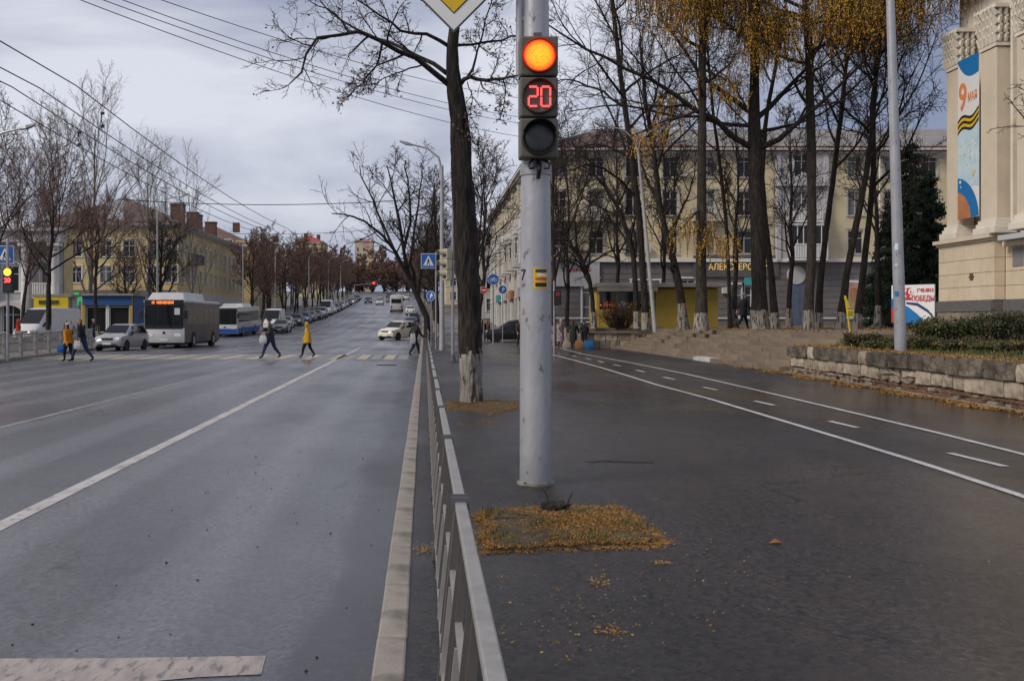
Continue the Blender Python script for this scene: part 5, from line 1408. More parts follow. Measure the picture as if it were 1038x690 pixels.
for X1, X2, d_, lb_ in ((-6.3, -6.95, 19.5, 'small black spacer between the upper two trolley wires'), (-7.45, -8.0, 21.5, 'small black spacer between the lower two trolley wires')):
    mb = MB(); zt_ = 5.62; mb.tube([(X1, d_, zt_ + .06), (X1 - .03, d_, zt_ - .08), (X1 + .01, d_, zt_ - .22)], .012, 6); mb.box((X1, d_, zt_ + .04), (.07, .04, .05)); mb.box((X1, d_, zt_ - .22), (.07, .04, .05)); tag(mb.build('wire_spacer', M['black']), lb_, 'wire spacer')
pz = lambda py, d_: EYE + (VY - py)/F*d_
wire('span cable crossing the street at the far lamp', ((120 - VX)/F*54, 54, pz(202, 54)), ((448 - VX)/F*54, 54, pz(200, 54)), .35, .022)
wire('thin span cable low over the crossing', ((150 - VX)/F*70, 70, pz(232, 70)), ((430 - VX)/F*70, 70, pz(228, 70)), .5, .014)
for (ya, yb, yy, lb_) in ((-92, 136, 0, 'lowest of the four cables crossing the upper sky'), (-98, 122, 0, 'second lowest of the four cables crossing the upper sky'), (-106, 116, 0, 'second highest of the four cables crossing the upper sky'), (-116, 96, 0, 'highest of the four cables crossing the upper sky')):
    wire(lb_, P(-150, ya, 28), P(570, yb + 8, 82), 1.2, .017)

# ================================================================= trees
def norm(a): return a / (np.linalg.norm(a, axis=-1, keepdims=True) + 1e-9)
def grow(S, D, Ls, nseg, wig, trop, r):
    S = np.asarray(S, float); D = norm(np.asarray(D, float)); n = len(S)
    pts = np.zeros((n, nseg + 1, 3)); pts[:, 0] = S
    for k in range(1, nseg + 1):
        D = norm(D + r.normal(size=(n, 3)) * wig + np.asarray(trop))
        pts[:, k] = pts[:, k-1] + D * (Ls / nseg)[:, None]
    return pts
def taper(r0, r1, nseg): 
    t = np.linspace(0, 1, nseg + 1)[None, :]
    return r0[:, None] * (1 - t) + r1[:, None] * t
def spawn(pts, rad, Ls, n, t0, t1, a0, a1, lenr, rr, r, fade=.45):
    N, K = pts.shape[:2]
    par = np.repeat(np.arange(N), n); j = np.tile(np.arange(n), N)
    t = t0 + (t1 - t0) * (j + r.random(N*n)) / n
    f = t * (K - 1); i = np.minimum(f.astype(int), K - 2); w = (f - i)[:, None]
    pos = pts[par, i] * (1 - w) + pts[par, i+1] * w
    tan = norm(pts[par, i+1] - pts[par, i])
    ref = np.where(np.abs(tan[:, 2:3]) < .9, np.array([[0, 0, 1.]]), np.array([[1., 0, 0]]))
    u = norm(np.cross(tan, ref)); v = np.cross(tan, u)
    az = j * 2.4 + r.random(N)[par] * 6.3 + r.normal(size=N*n) * .5
    an = r.uniform(a0, a1, N*n)
    D = tan * np.cos(an)[:, None] + (u * np.cos(az)[:, None] + v * np.sin(az)[:, None]) * np.sin(an)[:, None]
    ln_ = Ls[par] * lenr * r.uniform(.65, 1.25, N*n) * (1 - fade * t)
    rl = (rad[par, i] * (1 - w[:, 0]) + rad[par, i+1] * w[:, 0]) * rr
    return pos, D, ln_, rl
def tubes(pts, rad, sides):
    N, K = pts.shape[:2]
    tan = np.empty_like(pts); tan[:, 1:-1] = pts[:, 2:] - pts[:, :-2]; tan[:, 0] = pts[:, 1] - pts[:, 0]; tan[:, -1] = pts[:, -1] - pts[:, -2]
    tan = norm(tan); md = norm(pts[:, -1] - pts[:, 0])
    ref = np.where(np.abs(md[:, 2:3]) < .8, np.array([[0, 0, 1.]]), np.array([[1., .2, 0]]))[:, None, :]
    u = norm(np.cross(tan, np.broadcast_to(ref, tan.shape))); v = np.cross(tan, u)
    a = np.arange(sides) * 2 * math.pi / sides
    V = pts[:, :, None, :] + (u[:, :, None, :] * np.cos(a)[None, None, :, None] + v[:, :, None, :] * np.sin(a)[None, None, :, None]) * rad[:, :, None, None]
    base = (np.arange(N) * K * sides)[:, None, None] + (np.arange(K - 1) * sides)[None, :, None]
    k = np.arange(sides)[None, None, :]; k2 = (k + 1) % sides
    Fc = np.stack(np.broadcast_arrays(base + k, base + k2, base + sides + k2, base + sides + k), -1).reshape(-1, 4)
    return V.reshape(-1, 3), Fc
def join(parts):
    vs, fs, ms, off = [], [], [], 0
    for V, Fc, mi in parts:
        vs.append(V); fs.append(Fc + off); ms.append(np.full(len(Fc), mi)); off += len(V)
    return np.concatenate(vs), [np.concatenate(fs)], np.concatenate(ms)
def resample(path, radii, n):
    p = np.asarray(path, float); seg = np.linalg.norm(np.diff(p, axis=0), axis=1); s = np.concatenate([[0], np.cumsum(seg)])
    q = np.linspace(0, s[-1], n + 1)
    return np.stack([np.interp(q, s, p[:, k]) for k in range(3)], 1), np.interp(q, s, radii), s[-1]
def tree_meshes(seed, trunk, tr, limbs=(), auto=10, t_range=(.35, .98), limb_len=.42, limb_ang=(.5, 1.0), n2=6, n3=7, n4=5, trop=.05, wig=.09, twig_r=.011, bark='bark', twig='twig', wash=0.0, leaves=None, leaf_n=0, leaf_size=.09, flare=1.35, droop=0.0, knob=0.02, len2=.5, len3=.5, len4=.5, a2=(.5, 1.0), a3=(.5, 1.1), hi=False):
    """trunk mesh and crown mesh (limbs, branches, twigs and any leaves), in local coordinates"""
    r = np.random.default_rng(seed)
    tp, trd, tl_ = resample(trunk, tr, 22)
    rr = r.normal(size=23) * knob; trd = trd * (1 + rr); trd[0] *= flare; trd[1] *= 1 + (flare - 1) * .35
    tp[2:, :2] += np.cumsum(r.normal(size=(21, 2)) * .012, axis=0)
    if hi:
        nz, ns = 150, 48; q = np.linspace(0, 22, nz + 1); k0 = np.minimum(q.astype(int), 21); w0 = (q - k0)[:, None]
        tp2 = tp[k0]*(1 - w0) + tp[k0 + 1]*w0; tr2 = trd[k0]*(1 - w0[:, 0]) + trd[k0 + 1]*w0[:, 0]
        V, Fc = tubes(tp2[None], tr2[None], ns)
        th = np.tile(np.arange(ns)*2*math.pi/ns, nz + 1); zz = np.repeat(tp2[:, 2], ns); disp = np.zeros(len(V))
        for m_ in range(26):
            mm = r.integers(5, 20); disp += np.sin(mm*th + r.normal()*6*zz + r.random()*6.3 + 1.5*np.sin(zz*r.uniform(1, 4) + r.random()*6)) / math.sqrt(26)
        ridge = -np.abs(disp)*.085 + .04 + np.sin(2*th + zz*1.3)*.02 + np.sin(3*th - zz*2.1 + 1)*.018
        cen = np.repeat(tp2, ns, axis=0); V = cen + (V - cen)*(1 + ridge)[:, None]
    else:
        V, Fc = tubes(tp[None], trd[None], 14)
        V += r.normal(size=V.shape) * np.repeat(trd, 14)[:, None] * .045
    zc = V[Fc].mean(1)[:, 2]
    mi = (zc < wash + r.normal(size=len(zc)) * .05).astype(int) if wash else np.zeros(len(zc), int)
    tm = fast_mesh('trunk', V, [Fc], [M[bark], M['whitewash']], mi, True)
    parts = []; L1 = []
    for path, r0, r1 in limbs:
        p, rd, ln_ = resample(path, np.linspace(r0, r1, len(path)), 10)
        p[1:] += r.normal(size=(10, 3)) * .02 * ln_ / 3; L1.append((p, rd, ln_))
    if auto:
        pos, D, ln_, rl = spawn(tp[None], trd[None], np.array([tl_]), auto, *t_range, *limb_ang, limb_len, .55, r, .5)
        P1 = grow(pos, D, ln_, 10, wig, (0, 0, trop), r); R1 = taper(np.maximum(rl, twig_r*1.5), np.maximum(rl * .22, twig_r), 10)
        for k in range(len(P1)): L1.append((P1[k], R1[k], ln_[k]))
    P1 = np.stack([x[0] for x in L1]); R1 = np.stack([x[1] for x in L1]); l1 = np.array([x[2] for x in L1])
    V, Fc = tubes(P1, R1, 7); parts.append((V, Fc, 0))
    pos, D, l2, rl = spawn(P1, R1, l1, n2, .22, 1.0, *a2, len2, .55, r)
    P2 = grow(pos, D, l2, 6, wig * 1.3, (0, 0, trop - droop), r); R2 = taper(np.maximum(rl, twig_r*1.3), np.maximum(rl*.3, twig_r*.8), 6)
    V, Fc = tubes(P2, R2, 5); parts.append((V, Fc, 0))
    pos, D, l3, rl = spawn(P2, R2, l2, n3, .15, 1.0, *a3, len3, .6, r)
    P3 = grow(pos, D, l3, 4, wig * 1.5, (0, 0, trop - droop), r); R3 = taper(np.full(len(l3), twig_r), np.full(len(l3), twig_r*.6), 4)
    V, Fc = tubes(P3, R3, 3); parts.append((V, Fc, 1))
    if n4:
        pos, D, l4, rl = spawn(P3, R3, l3, n4, .2, 1.0, .4, 1.0, len4, .7, r)
        P4 = grow(pos, D, l4, 2, wig * 1.5, (0, 0, trop - droop), r); R4 = taper(np.full(len(l4), twig_r*.65), np.full(len(l4), twig_r*.4), 2)
        V, Fc = tubes(P4, R4, 3); parts.append((V, Fc, 1)); tips = P4
    else: tips = P3
    if leaf_n:
        sel = tips.reshape(-1, 3); c = sel[r.integers(0, len(sel), leaf_n)] + r.normal(size=(leaf_n, 3)) * .06
        nv = norm(r.normal(size=(leaf_n, 3))); u = norm(np.cross(nv, r.normal(size=(leaf_n, 3)))); w = np.cross(nv, u)
        s = r.uniform(.6, 1.3, (leaf_n, 1)) * leaf_size / 2
        V = np.stack([c - u*s, c + w*s*.7, c + u*s, c - w*s*.7], 1).reshape(-1, 3); parts.append((V, np.arange(leaf_n*4).reshape(-1, 4), 2))
    V, Fc, mi = join(parts)
    cm = fast_mesh('crown', V, Fc, [M[bark], M[twig], M[leaves] if leaves else M[twig]], mi, True)
    return tm, cm
def place_tree(name, label, loc, meshes, rotz_=0.0, s=1.0, group=None, cat='tree'):
    t = thing(name, label, cat, loc, rotz_, group); t.scale = (s, s, s) if np.isscalar(s) else s
    link('trunk', meshes[0], t); link('crown', meshes[1], t); return t
def local(pxs, d, base, wob=None):
    return [tuple(P(px, py, d + (wob[i] if wob else 0)) - Vector(base)) for i, (px, py) in enumerate(pxs)]

# ---- the big near street tree
d1 = 19.2; b1 = P(478, 409, d1); b1.z = 0.0
S = d1 / F
z4 = lambda pts: [(260 + x/2.76, y/2.76) for x, y in pts]
trunk = local([(478, 412), (476.5, 350), (473, 280), (469, 215), (464, 150), (459, 105), (456.5, 85), (455, 50), (457, 10), (462, -50), (470, -120)], d1, b1)
trr = [12*S, 11.6*S, 11.2*S, 11*S, 10.2*S, 9.4*S, 7.8*S, 6.2*S, 5*S, 3.4*S, 1.5*S]
limbs = []
def lim(pts, w0, w1, dd):
    n = len(pts); limbs.append((local(z4(pts), d1, b1, [dd * k / (n - 1) for k in range(n)]), w0*.85*S/2, w1*.7*S/2))
lim([(540, 238), (515, 210), (470, 182), (420, 152), (360, 117), (290, 92), (210, 86), (170, 110), (140, 160), (110, 215), (88, 236)], 7.5, 1.6, -1.8)
lim([(532, 205), (500, 180), (440, 155), (395, 125), (330, 98), (250, 72), (180, 15), (140, -30)], 6, 1.4, 1.6)
lim([(538, 130), (480, 102), (420, 92), (360, 50), (300, 10), (230, -60)], 5, 1.2, -.8)
lim([(352, 118), (345, 160), (332, 190), (300, 228), (255, 272), (235, 290)], 3.2, 1.0, .8)
lim([(568, 240), (592, 212), (640, 226), (690, 221), (735, 208), (775, 170)], 6, 1.6, -1.2)
lim([(592, 214), (606, 180), (622, 130), (650, 25), (675, -50)], 3.6, 1.2, .5)
lim([(550, 128), (600, 126), (690, 110), (745, 98), (790, 60)], 4, 1.2, 1.2)
lim([(545, 60), (590, 20), (650, -40), (700, -120)], 3.6, 1.0, -1)
lim([(540, 50), (500, 0), (420, -60), (330, -120)], 4, 1.2, 1)
lim([(690, 221), (698, 260), (690, 300), (680, 340)], 1.8, .7, .4)
lim([(590, 230), (605, 270), (596, 330), (585, 380)], 1.4, .6, -.3)
lim([(470, 180), (400, 200), (330, 235), (270, 240)], 2.2, .8, -1)
tm = tree_meshes(101, trunk, trr, limbs, auto=5, t_range=(.72, .98), limb_len=.28, n2=11, n3=9, n4=6, trop=.03, wig=.15, twig_r=.0055, wash=.98, flare=1.08, leaves='leaf_brown', leaf_n=900, leaf_size=.06, len2=.30, len3=.5, len4=.55, a2=(.6, 1.2), a3=(.5, 1.2), knob=.045, hi=True)
place_tree('street_tree', 'large dark bare street tree with whitewashed foot behind the silver pole', b1, tm)

# ---- park trees on the terrace
def park_tree(label, px, py_base, d_, path, widths, seed, limbs_px=(), name='bare_tree', **kw):
    b = P(px, 325, d_); b.z = kw.pop('z', PZ) - .03; s_ = d_ / F
    tr_path = local([(px, VY + (EYE - b.z)*F/d_)] + list(path), d_, b); rads = [w*.72*s_/2 for w in widths]
    lb_ = []
    for i, (pts, w0, w1, dd) in enumerate(limbs_px):
        n = len(pts); lb_.append((local(pts, d_, b, [dd*k/(n-1) for k in range(n)]), w0*.75*s_/2, w1*.6*s_/2))
    args = dict(wash=.95, twig_r=.0105, auto=14, n2=8, n3=9, n4=6, wig=.12, trop=.04, flare=1.25); args.update(kw)
    return place_tree(name, label, b, tree_meshes(seed, tr_path, rads, lb_, **args), group='park trees')
park_tree('stoutest bare park tree with spreading fork, right of the shop lettering', 770, 333, 46, [(769, 280), (767, 200), (766, 145), (765, 100), (765, 40), (768, -20), (775, -110)], [23, 20, 19, 20, 14, 12, 9, 3], 201,
    [([(762, 150), (745, 138), (715, 115), (690, 100), (655, 78), (615, 60), (575, 42), (545, 20)], 9, 2, -3), ([(766, 118), (745, 105), (722, 85), (700, 60), (672, 20), (650, -30)], 8, 2, 2), ([(770, 150), (790, 140), (815, 118), (845, 92), (880, 60), (910, 20)], 9, 2, -2), ([(767, 120), (790, 100), (812, 75), (835, 35), (855, -20)], 8, 2, 2), ([(768, 135), (795, 128), (830, 118), (858, 100)], 6, 1.5, 3), ([(764, 128), (735, 125), (700, 118), (655, 112), (610, 108), (575, 112)], 6, 1.5, 1)], auto=6, t_range=(.6, .95), limb_len=.3)
park_tree('slender bare park tree hugging the stoutest trunk on its right', 786, 333, 50, [(782, 280), (776, 230), (772, 180), (776, 120), (790, 40), (800, -40)], [12, 9, 8, 7, 6, 4, 2], 202, auto=9, t_range=(.45, .95))
park_tree('bare park tree just right of the two stemmed one', 829, 333, 51, [(832, 280), (838, 230), (846, 170), (853, 110), (858, 50), (870, -30)], [11, 8, 8, 7, 6, 5, 2], 204, auto=9, t_range=(.4, .95))
park_tree('right leaning bare park tree left of the yellow post', 851, 333, 47, [(858, 280), (866, 240), (876, 190), (884, 140), (890, 80), (888, 20), (890, -60)], [12, 9, 9, 8, 7, 6, 5, 2], 205, auto=10, t_range=(.4, .95))
park_tree('bare park tree behind the yellow post and nearest the spruce', 868, 333, 49, [(874, 280), (880, 230), (886, 170), (884, 110), (892, 50), (900, -20)], [11, 9, 8, 8, 7, 5, 2], 206, auto=10, t_range=(.4, .95))
park_tree('thin dark bare tree left of the walking woman on the terrace', 740, 333, 52, [(738, 280), (735, 220), (728, 160), (722, 110), (716, 40), (716, -20)], [6, 5, 5, 4.5, 4, 3, 1.5], 207, auto=9, t_range=(.3, .95), limb_len=.25, wash=0)
park_tree('dark bare tree left of the white park lamp with arching branches', 655, 333, 50, [(652, 280), (648, 220), (640, 150), (632, 90), (625, 30), (618, -40)], [11, 9, 9, 8, 7, 6, 3], 208, [([(645, 200), (620, 175), (595, 165), (575, 172), (560, 190)], 4, 1.4, -2), ([(641, 160), (615, 148), (592, 146), (575, 158), (562, 180)], 4, 1.4, 1), ([(635, 110), (605, 90), (575, 80), (550, 85)], 4, 1.2, 2), ([(632, 95), (660, 70), (690, 55), (720, 50)], 4, 1.2, 2)], auto=9, t_range=(.4, .95))
park_tree('short crooked bare tree beside the kiosk counter', 602, 336, 57, [(601, 305), (597, 280), (590, 262), (578, 248)], [8, 6, 6, 5, 3], 209, [([(598, 282), (585, 268), (570, 264), (556, 270)], 3, 1, -1), ([(592, 266), (604, 240), (612, 215), (622, 195)], 4, 1, 1), ([(594, 270), (612, 258), (630, 252), (645, 258)], 3, 1, 2), ([(586, 256), (582, 225), (590, 195), (598, 165)], 3.5, 1, 0)], auto=6, t_range=(.4, 1), limb_len=.7, n3=8, n4=5, droop=.06)
park_tree('dark bare tree behind the round bush in front of the kiosk', 646, 335, 56, [(644, 290), (640, 250), (628, 215), (612, 190), (600, 150)], [9, 7, 7, 6, 5, 2], 210, auto=10, t_range=(.3, .95), limb_len=.5, n3=8, n4=5, droop=.04)
park_tree('bare tree with sawn off stub in front of the yellow kiosk boards', 693, 335, 47, [(690, 300), (684, 270), (676, 240), (668, 205), (664, 160), (655, 100), (650, 40)], [14, 11, 10, 9, 8, 7, 5, 3], 211, [([(686, 285), (682, 272), (681, 262)], 8, 6, 0), ([(676, 240), (690, 215), (700, 190), (706, 160)], 4, 1.4, 1)], auto=9, t_range=(.35, .95))
# ---- golden larches with hanging needles
def larch_strands(seed, centres, n, length, size=.075, per=26, spread=.5):
    r = np.random.default_rng(seed)
    c = centres[r.integers(0, len(centres), n)] + r.normal(size=(n, 3)) * spread * np.array([1, 1, .35])
    Ls = r.uniform(.5, 1.3, n) * length
    D = np.stack([r.normal(size=n)*.25, r.normal(size=n)*.25, -np.ones(n)], 1)
    pts = grow(c, D, Ls, 4, .10, (0, 0, -.12), r); rad = taper(np.full(n, .010), np.full(n, .005), 4)
    V, Fc = tubes(pts, rad, 3)
    t = r.random((n, per)); f = t*4; i = np.minimum(f.astype(int), 3); w = (f - i)[..., None]; rows = np.arange(n)[:, None]
    q = (pts[rows, i]*(1-w) + pts[rows, i+1]*w).reshape(-1, 3) + r.normal(size=(n*per, 3))*.018
    m = len(q); nv = norm(r.normal(size=(m, 3))*np.array([1, 1, .4])); u = norm(np.cross(nv, r.normal(size=(m, 3))) + np.array([0, 0, -1.6])); wv = np.cross(nv, u); s = r.uniform(.6, 1.3, (m, 1))*size/2
    Q = np.stack([q - u*s, q + wv*s*.45, q + u*s, q - wv*s*.45], 1).reshape(-1, 3)
    return (V, Fc, 0), (Q, np.arange(m*4).reshape(-1, 4), 1)
def larch(label, px, d_, path, widths, seed, limb_px, strands, length, z=PZ):
    b = P(px, 325, d_); b.z = z - .03; s_ = d_/F
    tp = local([(px, VY + (EYE - b.z)*F/d_)] + list(path), d_, b)
    lb_ = [(local(pts, d_, b, [dd*k/(len(pts)-1) for k in range(len(pts))]), w0*s_/2, w1*s_/2) for pts, w0, w1, dd in limb_px]
    tmesh, cmesh = tree_meshes(seed, tp, [w*s_/2 for w in widths], lb_, auto=8, t_range=(.5, .98), limb_len=.2, n2=5, n3=4, n4=0, wash=.8, bark='bark_grey', twig_r=.013, droop=.06, limb_ang=(1.0, 1.5))
    t = thing('larch_tree', label, 'tree', b, 0, 'larches'); link('trunk', tmesh, t); link('crown', cmesh, t)
    cen = []
    for pts, w0, w1, dd in limb_px:
        p = np.array(local(pts, d_, b, [dd*k/(len(pts)-1) for k in range(len(pts))])); cen.append(resample(p, [0]*len(p), 40)[0][14:])
    cen = np.concatenate(cen)
    a, q = larch_strands(seed + 1, cen, strands, length, .09, 28)
    a2, q2 = larch_strands(seed + 2, cen, strands // 2, length * 1.1, .09, 28)
    V, Fc, mi = join([a, (q[0], q[1], 1), (a2[0], a2[1], 0), (q2[0], q2[1], 2)])
    link('needles', fast_mesh('needles', V, Fc, [M['twig'], M['larch'], M['larch_dark']], mi), t); return t
larch('straight larch with golden tufts in front of the yellow kiosk end', 711, 45, [(711, 250), (711, 170), (711, 90), (712, 20), (716, -60)], [12, 10, 9, 8, 7, 5, ], 301,
    [([(711, 112), (690, 118), (660, 128), (640, 140)], 3, 1, -1), ([(711, 70), (735, 80), (750, 92)], 3, 1, -1), ([(711, 210), (700, 222), (690, 232)], 2.5, 1, -1), ([(711, 230), (722, 238), (730, 246)], 2, 1, -1), ([(711, 90), (690, 95), (665, 108)], 2.5, 1, 1)], 150, 1.0)
lr = lambda x0, x1, y, d_: [(x0, y + 8), ((x0+x1)/2, y), (x1, y + 6)]
larch('weeping golden larch whose hanging twigs fill the top right', 819, 46, [(822, 250), (822, 150), (820, 60), (815, -20), (810, -110)], [9, 9, 9, 8, 7, 4], 311,
    [([(818, 20), (770, 0), (720, -8), (670, 0)], 4, 1.2, -2), ([(818, 10), (760, -15), (700, -25), (640, -20)], 4, 1.2, 2), ([(818, 0), (850, -15), (890, -20), (930, -5)], 4, 1.2, -2), ([(818, 30), (850, 10), (880, 8), (905, 15)], 3, 1.2, 1), ([(816, -10), (790, -30), (740, -40), (690, -38)], 4, 1.2, -3), ([(818, -20), (870, -35), (940, -45), (1010, -35)], 4, 1.2, -3), ([(818, 25), (800, 15), (780, 15), (760, 22)], 3, 1, -2), ([(817, 10), (830, -10), (860, -12), (875, -5)], 3, 1, -3)], 2300, 2.1)
# ---- spruce beside the banner building
def spruce(label, px, d_, h, seed, z=PZ):
    r = np.random.default_rng(seed); b = P(px, 325, d_); b.z = z
    t = thing('spruce_tree', label, 'tree', b, 0, 'spruces')
    V, Fc = tubes(np.array([[[0, 0, 0], [0, 0, h*.5], [.05, 0, h]]], float), np.array([[.17, .1, .02]]), 8); link('trunk', fast_mesh('trunk', V, [Fc], [M['bark']], None, True), t)
    n = 190; zz = h * (1 - r.random(n)**.75 * .93); L_ = (h - zz) * .27 + .25; az = r.random(n)*6.3
    S_ = np.stack([np.zeros(n), np.zeros(n), zz], 1); D = np.stack([np.cos(az), np.sin(az), np.full(n, -.15)], 1)
    pts = grow(S_, D, L_, 5, .05, (0, 0, -.03), r); V, Fc = tubes(pts, taper(np.full(n, .025), np.full(n, .006), 5), 3)
    per = 130; tt = r.random((n, per))**.7; f = tt*5; i = np.minimum(f.astype(int), 4); w = (f - i)[..., None]; rows = np.arange(n)[:, None]
    q = (pts[rows, i]*(1-w) + pts[rows, i+1]*w).reshape(-1, 3) + r.normal(size=(n*per, 3))*np.array([.13, .13, .07]); m = len(q)
    nv = norm(r.normal(size=(m, 3))); u = norm(np.cross(nv, r.normal(size=(m, 3))) + np.array([0, 0, -.7])); wv = np.cross(nv, u); s = r.uniform(.6, 1.4, (m, 1))*.11
    Q = np.stack([q - u*s, q + wv*s*.3, q + u*s, q - wv*s*.3], 1).reshape(-1, 3)
    V, Fc, mi = join([(V, Fc, 0), (Q, np.arange(m*4).reshape(-1, 4), 1)]); link('crown', fast_mesh('crown', V, Fc, [M['bark'], M['spruce']], mi), t)
spruce('dark spruce right behind the tall silver lamp post', 924, 58, 11.5, 41)
spruce('dark spruce at the corner of the sand coloured building', 940, 54, 8.5, 42)
spruce('dark spruce left of the tall silver lamp post', 903, 64, 8.0, 43)

# ---- leaning dark trees at the right kerb beyond the crossing
z8 = lambda pts: [(330 + x/3.45, 150 + y/3.45) for x, y in pts]
d2 = 84.0; b2 = Vector((P(434, 325, d2).x, d2, 0.0)); s2 = d2/F
trunk = local([(434, 346)] + z8([(352, 590), (330, 540), (300, 470), (285, 420), (270, 330), (258, 250), (235, 150), (215, 60)]), d2, b2)
lim2 = [(local(z8(p), d2, b2, [dd*k/(len(p)-1) for k in range(len(p))]), w0*s2/2, w1*s2/2) for p, w0, w1, dd in (
    ([(300, 470), (268, 405), (232, 345), (190, 292), (130, 255), (70, 235), (20, 228)], 4.2, 1, -3), ([(300, 468), (262, 395), (225, 330), (205, 270), (175, 200), (140, 130), (120, 60)], 4, 1, 2),
    ([(312, 490), (300, 400), (302, 320), (318, 240), (330, 150), (335, 60)], 4, 1, 3), ([(320, 520), (335, 430), (350, 330), (370, 240), (380, 130)], 4, 1, -2), ([(275, 350), (300, 250), (290, 150), (280, 40)], 3.5, 1, 1))]
place_tree('leaning_tree', 'dark bare tree leaning over the road beyond the crossing', b2, tree_meshes(401, trunk, [w*s2/2 for w in (7, 6.4, 6, 5.4, 4, 3.4, 3, 2, 1)], lim2, auto=6, t_range=(.4, .95), limb_len=.3, n2=8, n3=7, n4=4, twig_r=.02, wig=.12, wash=0, trop=.05))
# prototypes for the avenue rows
def straight(h, r0, r_seed):
    r = np.random.default_rng(r_seed); n = 7
    x = np.cumsum(r.normal(size=n)*.16); y = np.cumsum(r.normal(size=n)*.16); x -= x[0]; y -= y[0]
    return [(x[k], y[k], h*k/(n-1)) for k in range(n)], [r0*(1 - .85*(k/(n-1))**.8) for k in range(n)]
def proto(seed, h, r0, **kw):
    tr_, rd = straight(h, r0, seed); a = dict(auto=12, t_range=(.28, .97), limb_len=.42, n2=6, n3=6, n4=3, twig_r=.022, wig=.1, trop=.07, wash=1.0, limb_ang=(.45, .95)); a.update(kw)
    return tree_meshes(seed, tr_, rd, **a)
linden = [proto(500 + k, 10.5, .19, leaves='leaf_brown', leaf_n=3000, leaf_size=.11, twig='twig_red', bark='bark', n3=8, n4=4, auto=14, twig_r=.02) for k in range(4)]
barep = [proto(520 + k, 13.5, .20, leaves='leaf_brown', leaf_n=700, leaf_size=.10, twig='twig', limb_ang=(.35, .8), n2=7, n3=8, n4=3, twig_r=.016, auto=15) for k in range(3)]
ordn = ['first', 'second', 'third', 'fourth', 'fifth', 'sixth', 'seventh', 'eighth', 'ninth', 'tenth', 'eleventh', 'twelfth', 'thirteenth', 'fourteenth', 'fifteenth', 'sixteenth', 'seventeenth', 'eighteenth', 'nineteenth', 'twentieth'] 
ordn += ['twenty ' + o for o in ordn[:9]] + ['thirtieth'] + ['thirty ' + o for o in ordn[:9]] + ['fortieth'] + ['forty ' + o for o in ordn[:9]]
rt = np.random.default_rng(77)
n_ = 0; d = 119.0
while d < 400:
    m = linden[rt.integers(0, 4)]; x = -20.6 + bend(d) + rt.normal()*.3
    place_tree('linden_tree', f'{ordn[n_]} reddish brown tree of the front avenue row on the left, counting uphill', (x, d, prof(d)), m, rt.random()*6.3, rt.uniform(.88, 1.16), 'front row of avenue trees'); n_ += 1; d += 6.3 + rt.normal()*.6 + (d - 113)*.012
n_ = 0; d = 152.0
while d < 380:
    m = linden[rt.integers(0, 4)]; x = -26.5 + bend(d) + rt.normal()*.5
    place_tree('linden_tree', f'{ordn[n_]} reddish brown tree of the rear avenue row on the left, counting uphill', (x, d, prof(d)), m, rt.random()*6.3, rt.uniform(.95, 1.25), 'rear row of avenue trees'); n_ += 1; d += 8.0 + rt.normal()*.6 + (d - 110)*.02
n_ = 0
for d, x in ((68, 3.4), (77, 4.2), (92, 1.3), (100, 3.6), (108, 1.2), (118, 1.5), (130, 1.3), (143, 1.6), (158, 1.3), (175, 1.5), (195, 1.4), (220, 1.5), (250, 1.3), (285, 1.4), (325, 1.3), (370, 1.5), (420, 1.4)):
    m = barep[n_ % 3] if d < 140 else linden[n_ % 4]
    place_tree('avenue_tree', f'{ordn[n_]} tree of the dark row at the right kerb, counting uphill', (x + bend(d), d, prof(d)), m, rt.random()*6.3, rt.uniform(.85, 1.08) if d < 140 else 1.2, 'right row of avenue trees'); n_ += 1
lowcrown = proto(590, 10.0, .25, auto=22, t_range=(.06, .97), limb_len=.5, limb_ang=(.5, 1.2), leaves='leaf_brown', leaf_n=7000, leaf_size=.3, twig='twig_red', twig_r=.04, wash=0)
for k in range(16):
    place_tree('hilltop_tree', f'{ordn[k]} tree from the left in the hindmost row on the hilltop', (-62 + k*6.0, 505 + 6*(k % 3), prof(505) - 3.2), lowcrown, k*2.1, 1.75 + .15*(k % 4), 'hilltop trees')
for k in range(12):                                          # trees closing the street at the top
    d = 430 + k*5; x = -34 + k*5.2 + bend(420)
    place_tree('hilltop_tree', f'{ordn[k]} tree from the left in the row closing the hilltop', (x, d, prof(d) - 1.2), lowcrown, k*1.3, 1.2 + .1*(k % 3), 'hilltop trees')
# ---- left foreground trees
left_p = [proto(540 + k, 8.8, .19, leaves='leaf_brown', leaf_n=1500, leaf_size=.075, twig='twig_red', twig_r=.011, auto=13, n2=8, n3=8, n4=5, limb_len=.62, limb_ang=(.55, 1.15), t_range=(.40, .97), trop=.05) for k in range(3)]
for k, (px, d, sc, rot, lb_) in enumerate(((-8, 47, 1.05, .4, 'leaning dark tree behind the left traffic light'), (47, 58, 1.1, 2.0, 'dark forked tree in front of the parked white van'), (100, 70, 1.05, 4.0, 'dark forked tree between the blue pavilion and the silver car'), (-60, 66, 1.0, 1.0, 'dark tree cut by the left picture edge'), (22, 74, 1.05, 3.0, 'dark tree behind the red jacket near the white columns'))):
    place_tree('pavement_tree', lb_, ((px - VX)/F*d, d, 0), left_p[k % 3], rot, sc, 'trees on the left pavement')
pollard = proto(560, 10.4, .3, auto=24, t_range=(.28, .98), limb_len=.5, limb_ang=(.4, 1.2), n2=7, n3=8, n4=4, twig_r=.016, leaves='leaf_brown', leaf_n=400, leaf_size=.1, wash=0)
place_tree('pollarded_tree', 'round topped bare tree in front of the ochre corner house', (P(162, 325, 100).x, 100, prof(100)), pollard)
